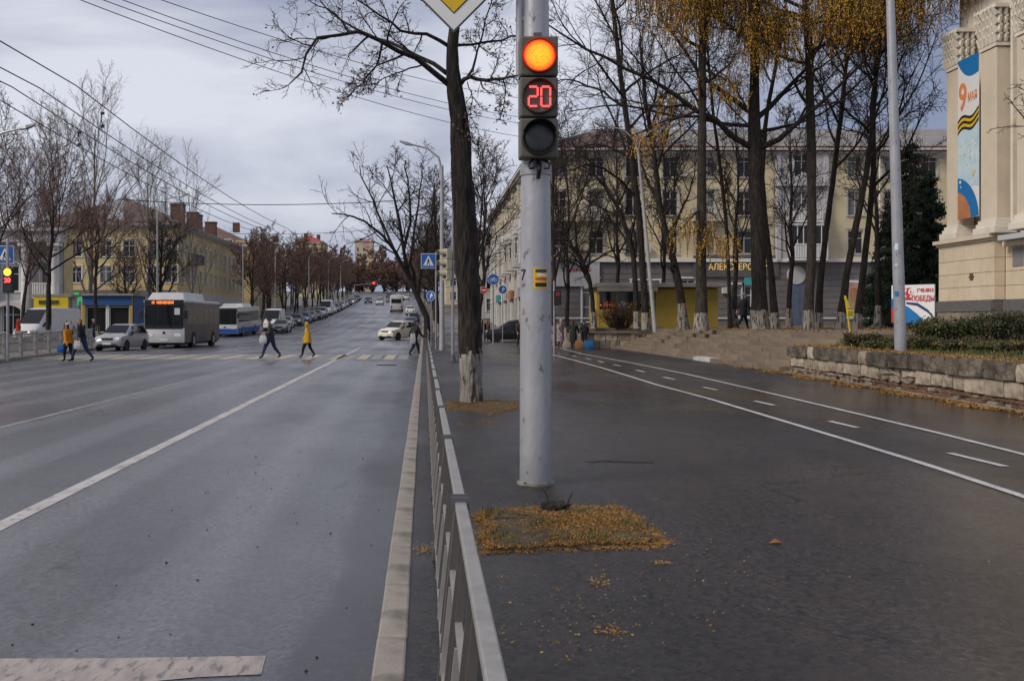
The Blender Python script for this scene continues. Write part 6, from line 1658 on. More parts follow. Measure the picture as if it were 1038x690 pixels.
place_tree('pollarded_tree', 'dense bare tree left of the ochre corner house front', (P(128, 325, 112).x, 112, prof(112)), pollard, 2.0, .8)
poplar = [proto(570 + k, 19, .26, auto=18, t_range=(.12, .9), limb_len=.62, limb_ang=(.3, .6), n2=8, n3=8, n4=3, twig_r=.013, twig='twig_pale', bark='twig_pale', trop=.06, wash=0, a2=(.3, .7), a3=(.3, .7)) for k in range(2)]
for k, (px, d, sc, lb_) in enumerate(((58, 96, 1.0, 'tall pale bare poplar above the white van'), (92, 98, 1.06, 'tallest pale bare poplar left of the ochre house roof'), (150, 112, .92, 'pale bare poplar rising in front of the ochre house'), (196, 118, .86, 'pale bare poplar beside the chimneys of the ochre house'), (20, 104, .95, 'pale bare poplar near the left edge'))):
    place_tree('poplar_tree', lb_, (P(px, 325, d).x, d, prof(d)), poplar[k % 2], k*1.7, sc, 'pale poplars')
# more trees filling the park depth
back = [(575, 66), (625, 70), (560, 62), (745, 62), (800, 64), (890, 56), (672, 66)]
for k, (px, d) in enumerate(back):
    place_tree('bare_tree', ['bare tree in front of the left corner of the cream house', 'bare tree behind the kiosk roof', 'bare tree right behind the silver pole', 'bare tree before the lit shop window', 'bare tree before the white bay of the cream house', 'bare tree beside the spruces', 'bare tree behind the white park lamp'][k], (P(px, 325, d).x, d, PZ if px > 600 else .0), barep[k % 3], k*2.1, .92 + .05*(k % 3), 'park trees')

# ================================================================= hedge, shrubs, grass on the bank
def shrub(label, x, d, z, w, dep, h, m, seed, n=2600, leaf=.05, name='shrub', stems=26, cat='shrub', m2=None):
    r = np.random.default_rng(seed); t = thing(name, label, cat, (x, d, z), 0, 'shrubs on the planted bank')
    S_ = np.stack([r.uniform(-w*.3, w*.3, stems), r.uniform(-dep*.3, dep*.3, stems), np.zeros(stems)], 1)
    D = np.stack([S_[:, 0]*1.2 + r.normal(size=stems)*.25, S_[:, 1]*1.2 + r.normal(size=stems)*.25, np.ones(stems)], 1)
    h = h*(.60 if h > .7 else .64)
    pts = grow(S_, D, r.uniform(.75, 1.1, stems)*h, 5, .1, (0, 0, .03), r); rad = taper(np.full(stems, .014), np.full(stems, .005), 5)
    V, Fc = tubes(pts, rad, 4)
    pos, D2, l2, rl = spawn(pts, rad, np.full(stems, h), 7, .3, 1, .4, 1.0, .35, .6, r); p2 = grow(pos, D2, l2, 3, .12, (0, 0, .03), r); V2, F2 = tubes(p2, taper(np.full(len(l2), .006), np.full(len(l2), .003), 3), 3)
    V_, F_, mi = join([(V, Fc, 0), (V2, F2, 0)]); link('stems', fast_mesh('stems', V_, F_, [M['twig']], mi, True), t)
    tips = np.concatenate([p2[:, 1:].reshape(-1, 3), pts[:, 3:].reshape(-1, 3)])
    c = tips[r.integers(0, len(tips), n)] + r.normal(size=(n, 3))*np.array([w*.07, dep*.07, h*.06])
    mi = (r.random(n) < .35).astype(int)
    link('foliage', quads_mesh('foliage', c, leaf, [M[m], M[m2 or m]], r, 0, (.5, .9), mi=mi), t); return t
bankz = lambda x, d: np.interp(x - wx(d), xs_b, zs_b)
xs_b = [0.30, 1.2, 2.6, 5, 9, 12]; zs_b = [.80, .84, .90, .98, 1.12, 1.2]
k = 0
for px, d, w, h, m, m2, lb_ in ((875, 28, .9, .65, 'hedge_red', 'hedge_mix', 'small purplish bush beside the yellow post'), (900, 26.5, 1.3, .42, 'hedge_mix', 'hedge_green', 'low yellowing hedge bush at the foot of the silver lamp post'), (925, 25.5, 1.3, .48, 'hedge_mix', 'hedge_red', 'low yellowing hedge bush under the victory board'), (952, 24.5, 1.2, .46, 'hedge_mix', 'hedge_green', 'third low hedge bush, in front of the round green shrub'), (978, 23.6, 1.2, .44, 'hedge_red', 'hedge_mix', 'brownish low hedge bush between the two dark shrubs'), (1005, 22.8, 1.2, .38, 'hedge_mix', 'hedge_green', 'low hedge bush in front of the right dark shrub'), (1032, 22.0, 1.2, .40, 'hedge_mix', 'hedge_red', 'last low hedge bush at the right picture edge'),
        (957, 29, 1.6, 1.15, 'hedge_green', 'hedge_mix', 'round green shrub left of the stone base'), (1002, 29, 1.3, 1.25, 'hedge_green', 'hedge_red', 'dark upright shrub before the sand coloured building'), (1030, 28, 1.5, 1.3, 'hedge_red', 'hedge_green', 'dark purplish shrub at the right picture edge')):
    x = (px - VX)/F*d; shrub(lb_, x, d, float(bankz(x, d)) - .03, w, .8, h, m, 600 + k, 4200 if h > .7 else 3000, .075 if h > .7 else .065, m2=m2); k += 1
q = P(634, 337, 56.0); shrub('round leafless brown bush on the raised bed before the kiosk', q.x, 57.6, PZ - .1, 1.5, 1.1, 2.3, 'leaf_brown', 650, 900, .05, 'round_bush', 170)
r = np.random.default_rng(66)
d = r.uniform(11, 30, 16000); off = r.uniform(.9, 7, 16000); x = wx(d) + off
o = link('bank_grass', quads_mesh('bank_grass', np.stack([x, d, np.interp(off, xs_b, zs_b) + .05], 1), .16, [M['grass']], r, 0, (.05, .12), up=(0, 0, 1))); stuff(o); o['label'] = 'short grass on the planted bank behind the wall'; o['category'] = 'grass'
d = r.uniform(31, 62, 6000); x = r.uniform(14, 40, 6000)
def terr(r_, n): return np.stack([r_.uniform(13.8, 36, n), 58 - np.abs(r_.normal(size=n))*9, np.full(n, PZ + .012)], 1)
drift('brown leaves strewn between the trees on the terrace', terr, 7000, 67, .12)
# bare drooping twigs of a tree outside the right edge
bt_ = tree_meshes(701, [(0, 0, 0), (.1, 0, 3), (.1, .1, 6.5), (0, 0, 10)], [.14, .12, .09, .03], auto=16, t_range=(.35, .97), limb_len=.38, n2=5, n3=5, n4=3, droop=.07, twig_r=.010, wash=0)
place_tree('drooping_tree', 'bare tree whose thin drooping twigs hang in from the right edge', (P(1085, 325, 30).x, 30, 1.1), bt_)

# ================================================================= vehicles
def car_proto(name, st, wheels, wr, glass, hl, width, kind):
    """st: stations from tail to nose (x, half width low, z low, half width belt, z belt, half width top, z top)"""
    t = bpy.data.objects.new(name, None); COL.objects.link(t)
    rings = []
    for x, wl, zl_, wb_, zb, wt, zt in st:
        half = [(wl*.96, zl_), (wl, zl_ + .12), (max(wl, wb_)*1.01, (zl_+zb)/2 + .06), (wb_, zb), (wt, zt - .03), (wt*.82, zt + .01)]
        rings.append([(x, -y, z) for y, z in half] + [(x, y, z) for y, z in half[::-1]])
    mb = MB(); mb.loft(rings); body = mb.build('body', paint('car silver', (.36, .37, .38)), t, smooth=True, angle=40)
    body.material_slots[0].link = 'OBJECT'; body.material_slots[0].material = paint('car silver', (.36, .37, .38))
    S_ = np.array(st)
    def at(x, f, side):                         # a point on the glasshouse side, f 0 belt .. 1 roof
        v = [np.interp(x, S_[:, 0], S_[:, k]) for k in range(1, 7)]
        return Vector((x, side*(v[2] + (v[4] - v[2])*f + .012), v[3] + (v[5] - .03 - v[3])*f))
    for side in (-1, 1):
        for x0, x1, s0, s1 in glass['side']:
            mb = MB(); mb.add([at(x0, .10, side), at(x1, .10, side), at(x1 - s1, .88, side), at(x0 + s0, .88, side)], [(0, 1, 2, 3)]); mb.build('side_window', M['glass_sky'], t)
    for nm in ('front', 'rear'):
        x0, x1, m0, m1 = glass[nm]
        def top(x, f): 
            wt, zt = np.interp(x, S_[:, 0], S_[:, 5]), np.interp(x, S_[:, 0], S_[:, 6]); return wt*f, zt
        (w0, z0), (w1, z1) = top(x0, m0), top(x1, m1); nx = .03 if nm == 'front' else -.03
        mb = MB(); mb.add([(x0 + nx, -w0, z0 + .03), (x0 + nx, w0, z0 + .03), (x1 + nx, w1, z1 + .012), (x1 + nx, -w1, z1 + .012)], [(0, 1, 2, 3)]); mb.build('windscreen' if nm == 'front' else 'rear_window', M['glass_sky'], t)
    for x in wheels:
        for side in (-1, 1):
            yw = width/2 - .1
            mb = MB(); mb.disc((x, 0, wr), wr*1.16, side*(width/2 - .02), side*(width/2 + .008), 20); mb.build('wheel_arch', M['black'], t)
            mb = MB(); prof_ = [(wr*.6, -.1), (wr*.95, -.1), (wr, -.07), (wr, .07), (wr*.95, .1), (wr*.6, .1)]
            mb.loft([[(x + p*math.cos(a), side*yw + q*1.0 + side*.02, wr + p*math.sin(a)) for a in [2*math.pi*j/18 for j in range(18)]] for p, q in prof_], caps=False); w_ = mb.build('wheel', M['rubber'], t, smooth=True)
            mb = MB(); mb.disc((x, side*(yw + .02), wr), wr*.62, -.085, .085, 16); mb.build('rim', M['rim'], w_)
    nose, zb_ = st[-1][0], st[-1][4]
    for side in (-1, 1):
        mb = MB(); mb.box((hl[0], side*hl[1], hl[2]), (hl[3], hl[4], hl[5]), M=Matrix.Rotation(side*-.25, 3, 'Z')); mb.build('headlight', M['headlamp'] if kind != 'parked' else M['sheet'], t, bevel=.02)
        mb = MB(); mb.box((st[0][0] + .02, side*(st[0][1] - .12), st[0][4] - .05), (.12, .2, .22)); mb.build('tail_light', M['taillamp'], t, bevel=.02)
        v = at(glass['side'][-1][1] - .15, .2, side); mb = MB(); mb.box((v.x, v.y + side*.09, v.z), (.1, .2, .14)); mb.build('mirror', M['black'], t, bevel=.03)
    mb = MB(); mb.box((nose - .02, 0, hl[2] - .02), (.08, hl[1]*1.1, .12)); mb.build('grille', M['black'], t, bevel=.01)
    mb = MB(); mb.box((nose - .01, 0, .34), (.1, width*.62, .13)); mb.build('air_intake', M['black'], t, bevel=.01)
    mb = MB(); mb.box((nose + .045, 0, .42), (.02, .5, .11)); mb.build('number_plate', M['sign_white'], t)
    mb = MB(); mb.box((st[0][0] - .02, 0, .55), (.02, .5, .11)); mb.build('number_plate', M['sign_white'], t)
    mb = MB(); mb.box(((st[0][0] + nose)/2, 0, .24), (nose - st[0][0] - .5, width - .15, .12)); mb.build('underbody', M['black'], t)
    return t
hatch = car_proto('hatchback', [(-2.03, .66, .36, .70, .74, .66, .80), (-2.0, .80, .30, .80, .90, .64, 1.02), (-1.78, .84, .23, .85, .96, .61, 1.40), (-1.2, .86, .2, .86, .96, .63, 1.51), (-.3, .86, .2, .86, .94, .64, 1.53), (.25, .86, .2, .86, .93, .60, 1.47), (1.0, .86, .2, .85, .92, .68, 1.0), (1.6, .84, .22, .80, .85, .62, .90), (1.92, .78, .26, .74, .73, .56, .78), (2.05, .60, .34, .60, .52, .50, .60)], (-1.25, 1.27), .30, dict(side=[(-1.65, -.85, .18, 0), (-.80, .0, 0, 0), (.05, .92, 0, .55)], front=(1.0, .28, .98, 1.0), rear=(-2.0, -1.72, .9, .9)), (1.93, .60, .70, .16, .30, .15), 1.73, 'drive')
sedan = car_proto('saloon_car', [(-2.2, .64, .36, .68, .74, .62, .82), (-2.1, .80, .28, .80, .92, .66, 1.0), (-1.5, .84, .22, .84, .95, .66, 1.06), (-.9, .86, .2, .86, .95, .62, 1.40), (-.2, .86, .2, .86, .94, .62, 1.46), (.3, .86, .2, .86, .93, .60, 1.41), (1.05, .86, .2, .85, .92, .66, .98), (1.7, .84, .22, .80, .84, .62, .88), (2.05, .76, .26, .72, .70, .54, .74), (2.15, .60, .34, .60, .52, .50, .58)], (-1.32, 1.35), .30, dict(side=[(-1.25, -.80, .3, 0), (-.75, .05, 0, 0), (.1, .95, 0, .55)], front=(1.05, .33, .98, 1.0), rear=(-1.5, -.93, .95, .95)), (2.04, .58, .66, .16, .28, .14), 1.73, 'parked')
suv = car_proto('suv', [(-2.1, .70, .40, .74, .82, .70, .92), (-2.05, .84, .34, .84, 1.0, .68, 1.2), (-1.85, .87, .27, .88, 1.06, .65, 1.58), (-1.2, .88, .25, .88, 1.05, .66, 1.66), (-.3, .88, .25, .88, 1.03, .66, 1.67), (.25, .88, .25, .88, 1.02, .62, 1.60), (.95, .88, .25, .87, 1.01, .70, 1.10), (1.6, .86, .27, .83, .95, .68, 1.0), (1.98, .80, .3, .78, .82, .62, .87), (2.1, .66, .38, .66, .58, .55, .68)], (-1.27, 1.3), .34, dict(side=[(-1.72, -.95, .15, 0), (-.90, .0, 0, 0), (.05, .88, 0, .52)], front=(.95, .28, .98, 1.0), rear=(-2.05, -1.83, .9, .9)), (1.99, .62, .80, .16, .30, .16), 1.79, 'parked')
van = car_proto('delivery_van', [(-2.75, .86, .42, .92, 1.15, .86, 2.38), (-2.7, .92, .36, .95, 1.15, .88, 2.48), (-1.5, .95, .34, .97, 1.15, .88, 2.54), (.6, .95, .34, .97, 1.15, .87, 2.54), (1.15, .95, .34, .97, 1.14, .82, 2.40), (1.95, .95, .34, .95, 1.12, .80, 1.38), (2.45, .92, .36, .90, .98, .74, 1.12), (2.7, .84, .4, .82, .80, .68, .86), (2.78, .7, .44, .7, .6, .6, .68)], (-1.75, 1.85), .35, dict(side=[(1.05, 1.85, 0, .55)], front=(1.95, 1.15, .98, 1.0), rear=(-2.76, -2.70, .6, .6)), (2.62, .68, .84, .18, .28, .22), 1.93, 'parked')
def place_car(pr, label, x, d, heading, col, cat='car', group=None, dz=ROADZ):
    t = pr if not pr.get('used') else dup(pr); pr['used'] = 1
    on_slope(t, x, d, heading, dz); tag(t, label, cat, group)
    if group is None and 'group' in t: del t['group']
    for c in t.children:
        if c.name.split('.')[0] == 'body': c.material_slots[0].link = 'OBJECT'; c.material_slots[0].material = paint(*col)
    return t
SILVER, WHITE_, BLACK_, DKBLUE, BLUE, GREY, BEIGE, TEAL_, RED_ = (('car silver', (.36, .37, .38)), ('car white', (.68, .68, .67), .35, 0.0), ('car black', (.02, .021, .024)), ('car navy', (.025, .035, .065)), ('car blue', (.03, .09, .27)), ('car grey', (.14, .145, .15)), ('car beige', (.74, .70, .60), .35, 0.0), ('car dark teal', (.03, .055, .065)), ('car dark red', (.16, .02, .02)))
TO = R(-90)
place_car(hatch, 'silver hatchback waiting before the crossing left of the bus', -17.75, 58.5, R(-97), SILVER)
place_car(hatch, 'dark teal car half hidden behind the silver hatchback', -19.0, 68.5, TO, TEAL_)
place_car(suv, 'cream coloured car turning across the road past the crossing', -2.3, 88, R(238), BEIGE)
place_car(suv, 'black car standing at the side street left of the silver pole', (519 - VX)/F*76, 76, R(182), BLACK_, dz=.0)
place_car(van, 'white van parked on the left behind the railing', (48 - VX)/F*73.0, 73.0, R(-106), WHITE_, 'van', dz=0)
place_car(van, 'white van parked behind the blue and white bus', -17.6, 117, TO, WHITE_, 'van')
pk = 'cars parked along the left kerb'
spec = [(sedan, 111, -15.9, GREY, 'dark grey saloon car standing to the right of the white van'), (sedan, 124, -17.2, SILVER, 'light car tucked behind the white van'), (hatch, 131, -16.8, DKBLUE, 'navy car in front of the bright blue one'), (hatch, 138, -16.6, BLUE, 'bright blue car parked on the left'), (sedan, 145, -16.6, GREY, 'grey car right behind the bright blue one'), (sedan, 151, -16.4, DKBLUE, 'navy saloon third behind the bright blue car'), (suv, 158, -16.3, SILVER, 'silver car in front of the farther white van'),
        (van, 168, -16.4, WHITE_, 'farther white van in the parked row'), (sedan, 177, -16.4, BEIGE, 'beige car just past the farther white van'), (hatch, 185, -16.4, GREY, 'grey car second past the farther white van'), (sedan, 194, -16.5, DKBLUE, 'dark car third past the farther white van'), (hatch, 204, -16.6, WHITE_, 'white car fourth past the farther white van'), (sedan, 215, -16.6, SILVER, 'silver car fifth past the farther white van'), (sedan, 228, -16.6, BLACK_, 'black car sixth past the farther white van'), (hatch, 242, -16.4, WHITE_, 'white car seventh past the farther white van'), (sedan, 258, -16.5, GREY, 'grey car eighth past the farther white van'), (suv, 276, -16.5, TEAL_, 'dark teal car near the end of the parked row'), (sedan, 296, -16.5, SILVER, 'last silver car of the parked row uphill')]
for pr, d, x, c, lb_ in spec: place_car(pr, lb_, x + bend(d), d, TO, c, 'van' if pr is van else 'car', pk)
for pr, d, x, c, h, lb_ in ((sedan, 236, -9.5, WHITE_, TO, 'white car driving downhill beneath the far signal'), (sedan, 262, -7.2, GREY, TO, 'grey car driving downhill far up the road'), (hatch, 250, -12.6, DKBLUE, TO, 'navy car in the outer lane far up the road'), (sedan, 300, -10, SILVER, TO, 'silver car coming over the far slope'), (suv, 330, -7, BLACK_, TO, 'black car near the crest of the hill'), (sedan, 172, -2.3, WHITE_, R(90), 'white car driving uphill right of the small bus'), (sedan, 122, -1.6, GREY, R(90), 'dark grey car stopped at the right kerb'), (hatch, 140, -1.5, TEAL_, R(90), 'dark car at the right kerb farther than the grey one'), (suv, 290, -2.5, WHITE_, R(90), 'white car far up the right lane'), (sedan, 345, -3.4, SILVER, R(90), 'silver car nearing the crest in the right lane')):
    place_car(pr, lb_, x + bend(d), d, h, c, 'car', 'moving cars on the hill')

def bus(name, label, x, d, heading, L_, W_, H_, side_m, front_m, skirt=None, pod=None, led=None, cat='bus', far=False):
    t = thing(name, label, cat); on_slope(t, x, d, heading, ROADZ)
    z0 = .32
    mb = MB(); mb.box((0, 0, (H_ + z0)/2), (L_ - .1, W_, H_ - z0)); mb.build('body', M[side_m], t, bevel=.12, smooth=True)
    mb = MB(); mb.box((L_/2 - .06, 0, (1.25 + z0)/2 + .02), (.16, W_ - .02, 1.25 - z0)); mb.build('front_panel', M[front_m], t, bevel=.05, smooth=True)
    mb = MB(); mb.box((0, 0, H_ - .06), (L_ - .05, W_ + .02, .2)); mb.build('roof', M['bus_white'], t, bevel=.08, smooth=True)
    mb = MB(); mb.box((L_/2 - .02, 0, 1.95), (.1, W_ - .2, 1.45)); ws = mb.build('windscreen', M['glass_sky'], t, bevel=.03)
    mb = MB(); mb.box((L_/2 - .03, 0, 2.85 if H_ > 2.95 else H_ - .25), (.09, W_ - .15, .34)); mb.build('destination_box', M['black'], t)
    for y in (-.35, .62): mb = MB(); mb.box((L_/2 + .03, y, 1.95), (.03, .05, 1.4)); mb.build('screen_post', M['black'], ws)
    if led:
        mb = MB(); mb.box((L_/2 + .045, .85, 2.3), (.02, .34, .42)); mb.build('route_card', M['sign_white'], ws)
        mb = MB(); mb.box((L_/2 + .04, 0, 1.32), (.02, W_ - .25, .2)); mb.build('lower_trim', M['black'], ws)
        for y in (-.7, .4): mb = MB(); mb.bar((L_/2 + .06, y, 1.3), (L_/2 + .06, y + .5, 1.75), .02, .03); mb.build('wiper', M['black'], ws)
        for k in range(14):
            if k == 2: continue
            mb = MB(); mb.box((L_/2 + .03, -.72 + k*.1, 2.85 + .01*(k % 2)), (.02, .07, .15 + .03*(k % 3))); mb.build('display_mark', M['led_orange'], t)
    nwin = int(L_ / 1.5)
    for side in (-1, 1):
        for k in range(nwin):
            mb = MB(); xx = -L_/2 + .5 + (L_ - 1.0)*(k + .5)/nwin; mb.box((xx, side*(W_/2 + .004), 2.0), ((L_ - 1.0)/nwin - .08, .02, 1.05)); mb.build('side_window', M['glass_sky'] if not (side_m == 'bus_dirty') else dirtyglass, t)
        for xw in (-L_*.28, L_*.27):
            mb = MB(); mb.disc((xw, 0, .48), .56, side*(W_/2 - .02), side*(W_/2 + .01), 20); mb.build('wheel_arch', M['black'], t)
            mb = MB(); mb.disc((xw, 0, .47), .47, side*(W_/2 - .28), side*(W_/2 + .03), 20); wo = mb.build('wheel', M['rubber'], t); mb = MB(); mb.disc((xw, 0, .47), .27, side*(W_/2 + .028), side*(W_/2 + .045), 16); mb.build('rim', M['rim'], wo)
        mb = MB(); mb.box((L_/2 + .01, side*(W_/2 - .42), .82), (.06, .42, .2)); mb.build('headlight', M['headlamp'], t, bevel=.03)
        mb = MB(); mb.box((L_/2 + .15, side*(W_/2 + .12), 2.1), (.12, .22, .5)); mb.bar((L_/2 - .1, side*(W_/2 - .05), 2.7), (L_/2 + .15, side*(W_/2 + .12), 2.35), .04, .04); mb.build('mirror', M['black'], t, bevel=.02)
        if skirt:
            mb = MB(); mb.box((0, side*(W_/2 + .006), .62), (L_ - .3, .02, .5)); mb.build('side_stripe', M[skirt], t)
    if skirt: mb = MB(); mb.box((L_/2 + .02, 0, .62), (.08, W_ - .1, .42)); mb.build('front_stripe', M[skirt], t)
    if pod:
        a, b, h = pod; mb = MB(); mb.loft([[(a, -W_*.42, H_ + .03), (a, W_*.42, H_ + .03), (a + .1, W_*.36, H_ + h), (a + .1, -W_*.36, H_ + h)], [(b, -W_*.46, H_ + .03), (b, W_*.46, H_ + .03), (b - .45, W_*.38, H_ + h), (b - .45, -W_*.38, H_ + h)]]); mb.build('roof_pod', M['bus_white'], t, bevel=.05)
    mb = MB(); mb.box((L_/2 + .035, 0, .52), (.02, .52, .12)); mb.build('number_plate', M['sign_white'], t)
    mb = MB(); mb.box((L_/2 + .03, 0, .98), (.03, .14, .14)); mb.build('badge', M['black'], t)
    mb = MB(); mb.box((-L_/2 + .03, 0, 2.0), (.06, W_ - .5, .8)); mb.build('rear_window', M['glass_sky'], t)
    for side in (-1, 1): mb = MB(); mb.box((-L_/2 + .03, side*(W_/2 - .25), .9), (.06, .2, .45)); mb.build('tail_light', M['taillamp'], t)
    mb = MB(); mb.box((0, 0, .3), (L_ - .6, W_ - .3, .2)); mb.build('underbody', M['black'], t)
    return t
dirtyglass = mat('dusty brown bus glass', (.135, .112, .10), .25, (.105, .088, .08), 1.5, spec=.5)
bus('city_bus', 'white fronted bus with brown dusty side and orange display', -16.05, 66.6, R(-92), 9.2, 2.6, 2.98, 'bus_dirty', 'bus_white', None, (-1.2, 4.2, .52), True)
bus('city_bus', 'white bus with blue stripe following the dusty bus', -19.35, 103, R(-91), 11.8, 2.5, 2.9, 'bus_white', 'bus_white', 'bus_blue', (-2.5, 2.5, .38))
bus('small_bus', 'small white bus driving uphill in the distance', -5.0 + bend(190), 190, R(90), 7.5, 2.35, 2.9, 'bus_white', 'bus_white', None, None)

# ================================================================= railing on the far left kerb
fr = thing('kerb_railing', 'light grey panel railing with concrete posts on the left kerb', 'fence', (0, 0, 0))
d = 33.0
pm = MB(); pm.box((0, 0, .5), (.26, .26, 1.1)); pm.box((0, 0, 1.08), (.32, .32, .08)); pme = pm.mesh('concrete_post', M['concrete_post'], bevel=.01)
while d < 61:
    x = XL(d) - .45; x2 = XL(d + 2.4) - .45; a = math.atan2(2.4, x2 - x)
    link('concrete_post', pme, fr, (x, d, 0), (0, 0, a))
    if d + 2.4 < 61.5:
        mb = MB()
        for z in (.22, .62, .98): mb.box((1.2, 0, z), (2.1, .04, .06))
        for k in range(15): mb.box((.22 + k*.14, 0, .42 if k % 2 else .6), (.045, .03, .42 if k % 2 else .74))
        for k in range(7): mb.box((.32 + k*.29, .01, .8), (.14, .02, .16))
        mb.build('railing_panel', M['fence'], fr, (x, d, 0), (0, 0, a))
    d += 2.4

# ================================================================= people
def person(label, x, d, z, heading, h, jacket, trousers, shoes=(.02, .02, .02), hair=(.03, .02, .015), stride=.35, arm=.35, hood=None, coat=0.0, bend_=0.0, hat=None, back=False, group='people on foot', bag_arm=False):
    t = thing('person', label, 'person', (x, d, z), heading, group); s = h / 1.75; t.scale = (s, s, s)
    st_ = stride; f = bend_
    J = {'pelvis': (0, 0, .94, .135, .15), 'waist': (.02 + f*.1, 0, 1.10, .125, .15), 'chest': (.04 + f*.35, 0, 1.30 - f*.05, .14, .18), 'neck': (.05 + f*.6, 0, 1.47 - f*.1, .06, .06), 'head0': (.07 + f*.7, 0, 1.545 - f*.12, .075, .075), 'head1': (.08 + f*.75, 0, 1.64 - f*.13, .098, .088), 'head2': (.07 + f*.75, 0, 1.72 - f*.13, .065, .06)}
    E = [('pelvis', 'waist'), ('waist', 'chest'), ('chest', 'neck'), ('neck', 'head0'), ('head0', 'head1'), ('head1', 'head2')]
    for side, sg in (('l', 1), ('r', -1)):
        ph = st_ * sg
        J['hip'+side] = (ph*.1, sg*.09, .90, .10, .10); J['knee'+side] = (ph*.55 + .05, sg*.095, .50, .068, .068)
        J['ankle'+side] = (ph*1.0 + (-.06 if ph < 0 else .0), sg*.10, .10 + (.05 if ph < 0 else 0), .046, .046); J['toe'+side] = (ph*1.0 + .15 + (-.06 if ph < 0 else 0), sg*.11, .05 , .042, .05)
        E += [('pelvis', 'hip'+side), ('hip'+side, 'knee'+side), ('knee'+side, 'ankle'+side), ('ankle'+side, 'toe'+side)]
        pa = -arm * sg * (1 if st_ >= 0 else -1); cx = .04 + f*.4
        J['sh'+side] = (cx, sg*.19, 1.40 - f*.06, .075, .075); J['el'+side] = (cx + pa*.35 - .03, sg*.25, 1.13 - f*.04, .055, .055); J['wr'+side] = (cx + pa*.8 + .06, sg*.25, .89, .042, .042)
        if bag_arm and sg > 0: J['el'+side] = (cx - .06, sg*.24, 1.14, .055, .055); J['wr'+side] = (cx + .20, sg*.2, 1.08, .042, .042)
        E += [('chest', 'sh'+side), ('sh'+side, 'el'+side), ('el'+side, 'wr'+side)]
    names = list(J); idx = {n: i for i, n in enumerate(names)}
    me = bpy.data.meshes.new('body'); me.from_pydata([J[n][:3] for n in names], [(idx[a], idx[b]) for a, b in E], [])
    o = bpy.data.objects.new('tmp', me); COL.objects.link(o)
    sk = o.modifiers.new('skin', 'SKIN'); sk.use_smooth_shade = True
    sub = o.modifiers.new('sub', 'SUBSURF'); sub.levels = sub.render_levels = 1
    for i, n in enumerate(names): k_ = 1.0 if n.startswith(('head', 'neck', 'toe', 'ankle')) else 1.2; me.skin_vertices[0].data[i].radius = (J[n][3]*k_, J[n][4]*k_); me.skin_vertices[0].data[i].use_root = (n == 'pelvis')
    dg = bpy.context.evaluated_depsgraph_get(); bm_ = bpy.data.meshes.new_from_object(o.evaluated_get(dg)); bpy.data.objects.remove(o)
    bm_.name = 'body'; bm_.materials.clear()
    for m in (cloth('jacket %s' % (jacket,), jacket), cloth('trousers %s' % (trousers,), trousers), cloth('shoes %s' % (shoes,), shoes), M['skin'], cloth('hair %s' % (hair,), hair)): bm_.materials.append(m)
    hx = J['head1'][0]
    for p in bm_.polygons:
        c = p.center
        if c.z > 1.49 - f*.1: k = 4 if (c.z > 1.67 - f*.13 or c.x < hx - .035) else 3
        elif c.z > .93: k = 0
        elif c.z < .13: k = 2
        else: k = 1
        if .82 < c.z < .95 and abs(c.y) > .185: k = 3
        p.material_index = k
    link('body', bm_, t)
    for side, sg in (('l', 1), ('r', -1)):                   # hands: palm, four fingers and a thumb
        w_ = Vector(J['wr'+side][:3]); e_ = Vector(J['el'+side][:3]); dr = (w_ - e_).normalized(); mb = MB()
        u = Vector((1, 0, 0)) - dr*dr.x; u.normalize(); v = dr.cross(u)
        mb.tube([w_ - dr*.02, w_ + dr*.04, w_ + dr*.09], [.03, .036, .034], 8)
        for k in range(4):
            b_ = w_ + dr*.085 + u*(.030 - k*.02); L_ = (.07, .08, .075, .055)[k]
            mb.tube([b_, b_ + dr*L_*.5, b_ + dr*L_*.9 - v*sg*.02], [.010, .009, .006], 5)
        mb.tube([w_ + dr*.03 + u*.03, w_ + dr*.06 + u*.06, w_ + dr*.10 + u*.06], [.012, .010, .007], 5)
        mb.build('hand', M['skin'], t, smooth=True)
    hd_ = Vector(J['head1'][:3])
    mb = MB(); mb.loft([[(hd_.x + .09, -.012, hd_.z - .03), (hd_.x + .09, .012, hd_.z - .03), (hd_.x + .085, 0, hd_.z + .02)], [(hd_.x + .118, -.008, hd_.z - .03), (hd_.x + .118, .008, hd_.z - .03), (hd_.x + .10, 0, hd_.z + .01)]])
    for sg in (-1, 1): mb.box((hd_.x - .01, sg*.088, hd_.z - .01), (.035, .02, .055))
    mb.build('nose_and_ears', M['skin'], t)
    mb = MB()
    for sg in (-1, 1): mb.box((hd_.x + .09, sg*.034, hd_.z + .012), (.012, .022, .010))
    mb.box((hd_.x + .088, 0, hd_.z - .062), (.012, .045, .010)); mb.build('eyes_and_mouth', M['black'], t)
    if hood or hat:
        col = hood or hat; mb = MB(); rings = []
        for zz, rr, xo in ((-.12 if hood else .03, .105, -.035), (-.05 if hood else .045, .118, -.03), (.03 if hood else .07, .122, -.025), (.09, .10, -.02), (.125, .05, -.02)):
            rings.append([(hd_.x + xo + rr*math.cos(a), rr*.95*math.sin(a), hd_.z + zz) for a in [2*math.pi*j/14 for j in range(14)]])
        if hood:                                           # open towards the face
            for rg in rings[:3]:
                for i, v in enumerate(rg):
                    if v[0] > hd_.x + .045: rg[i] = (hd_.x + .045, v[1], v[2])
        mb.loft(rings); mb.build('hood' if hood else 'hat', cloth('headwear %s' % (col,), col), t, smooth=True)
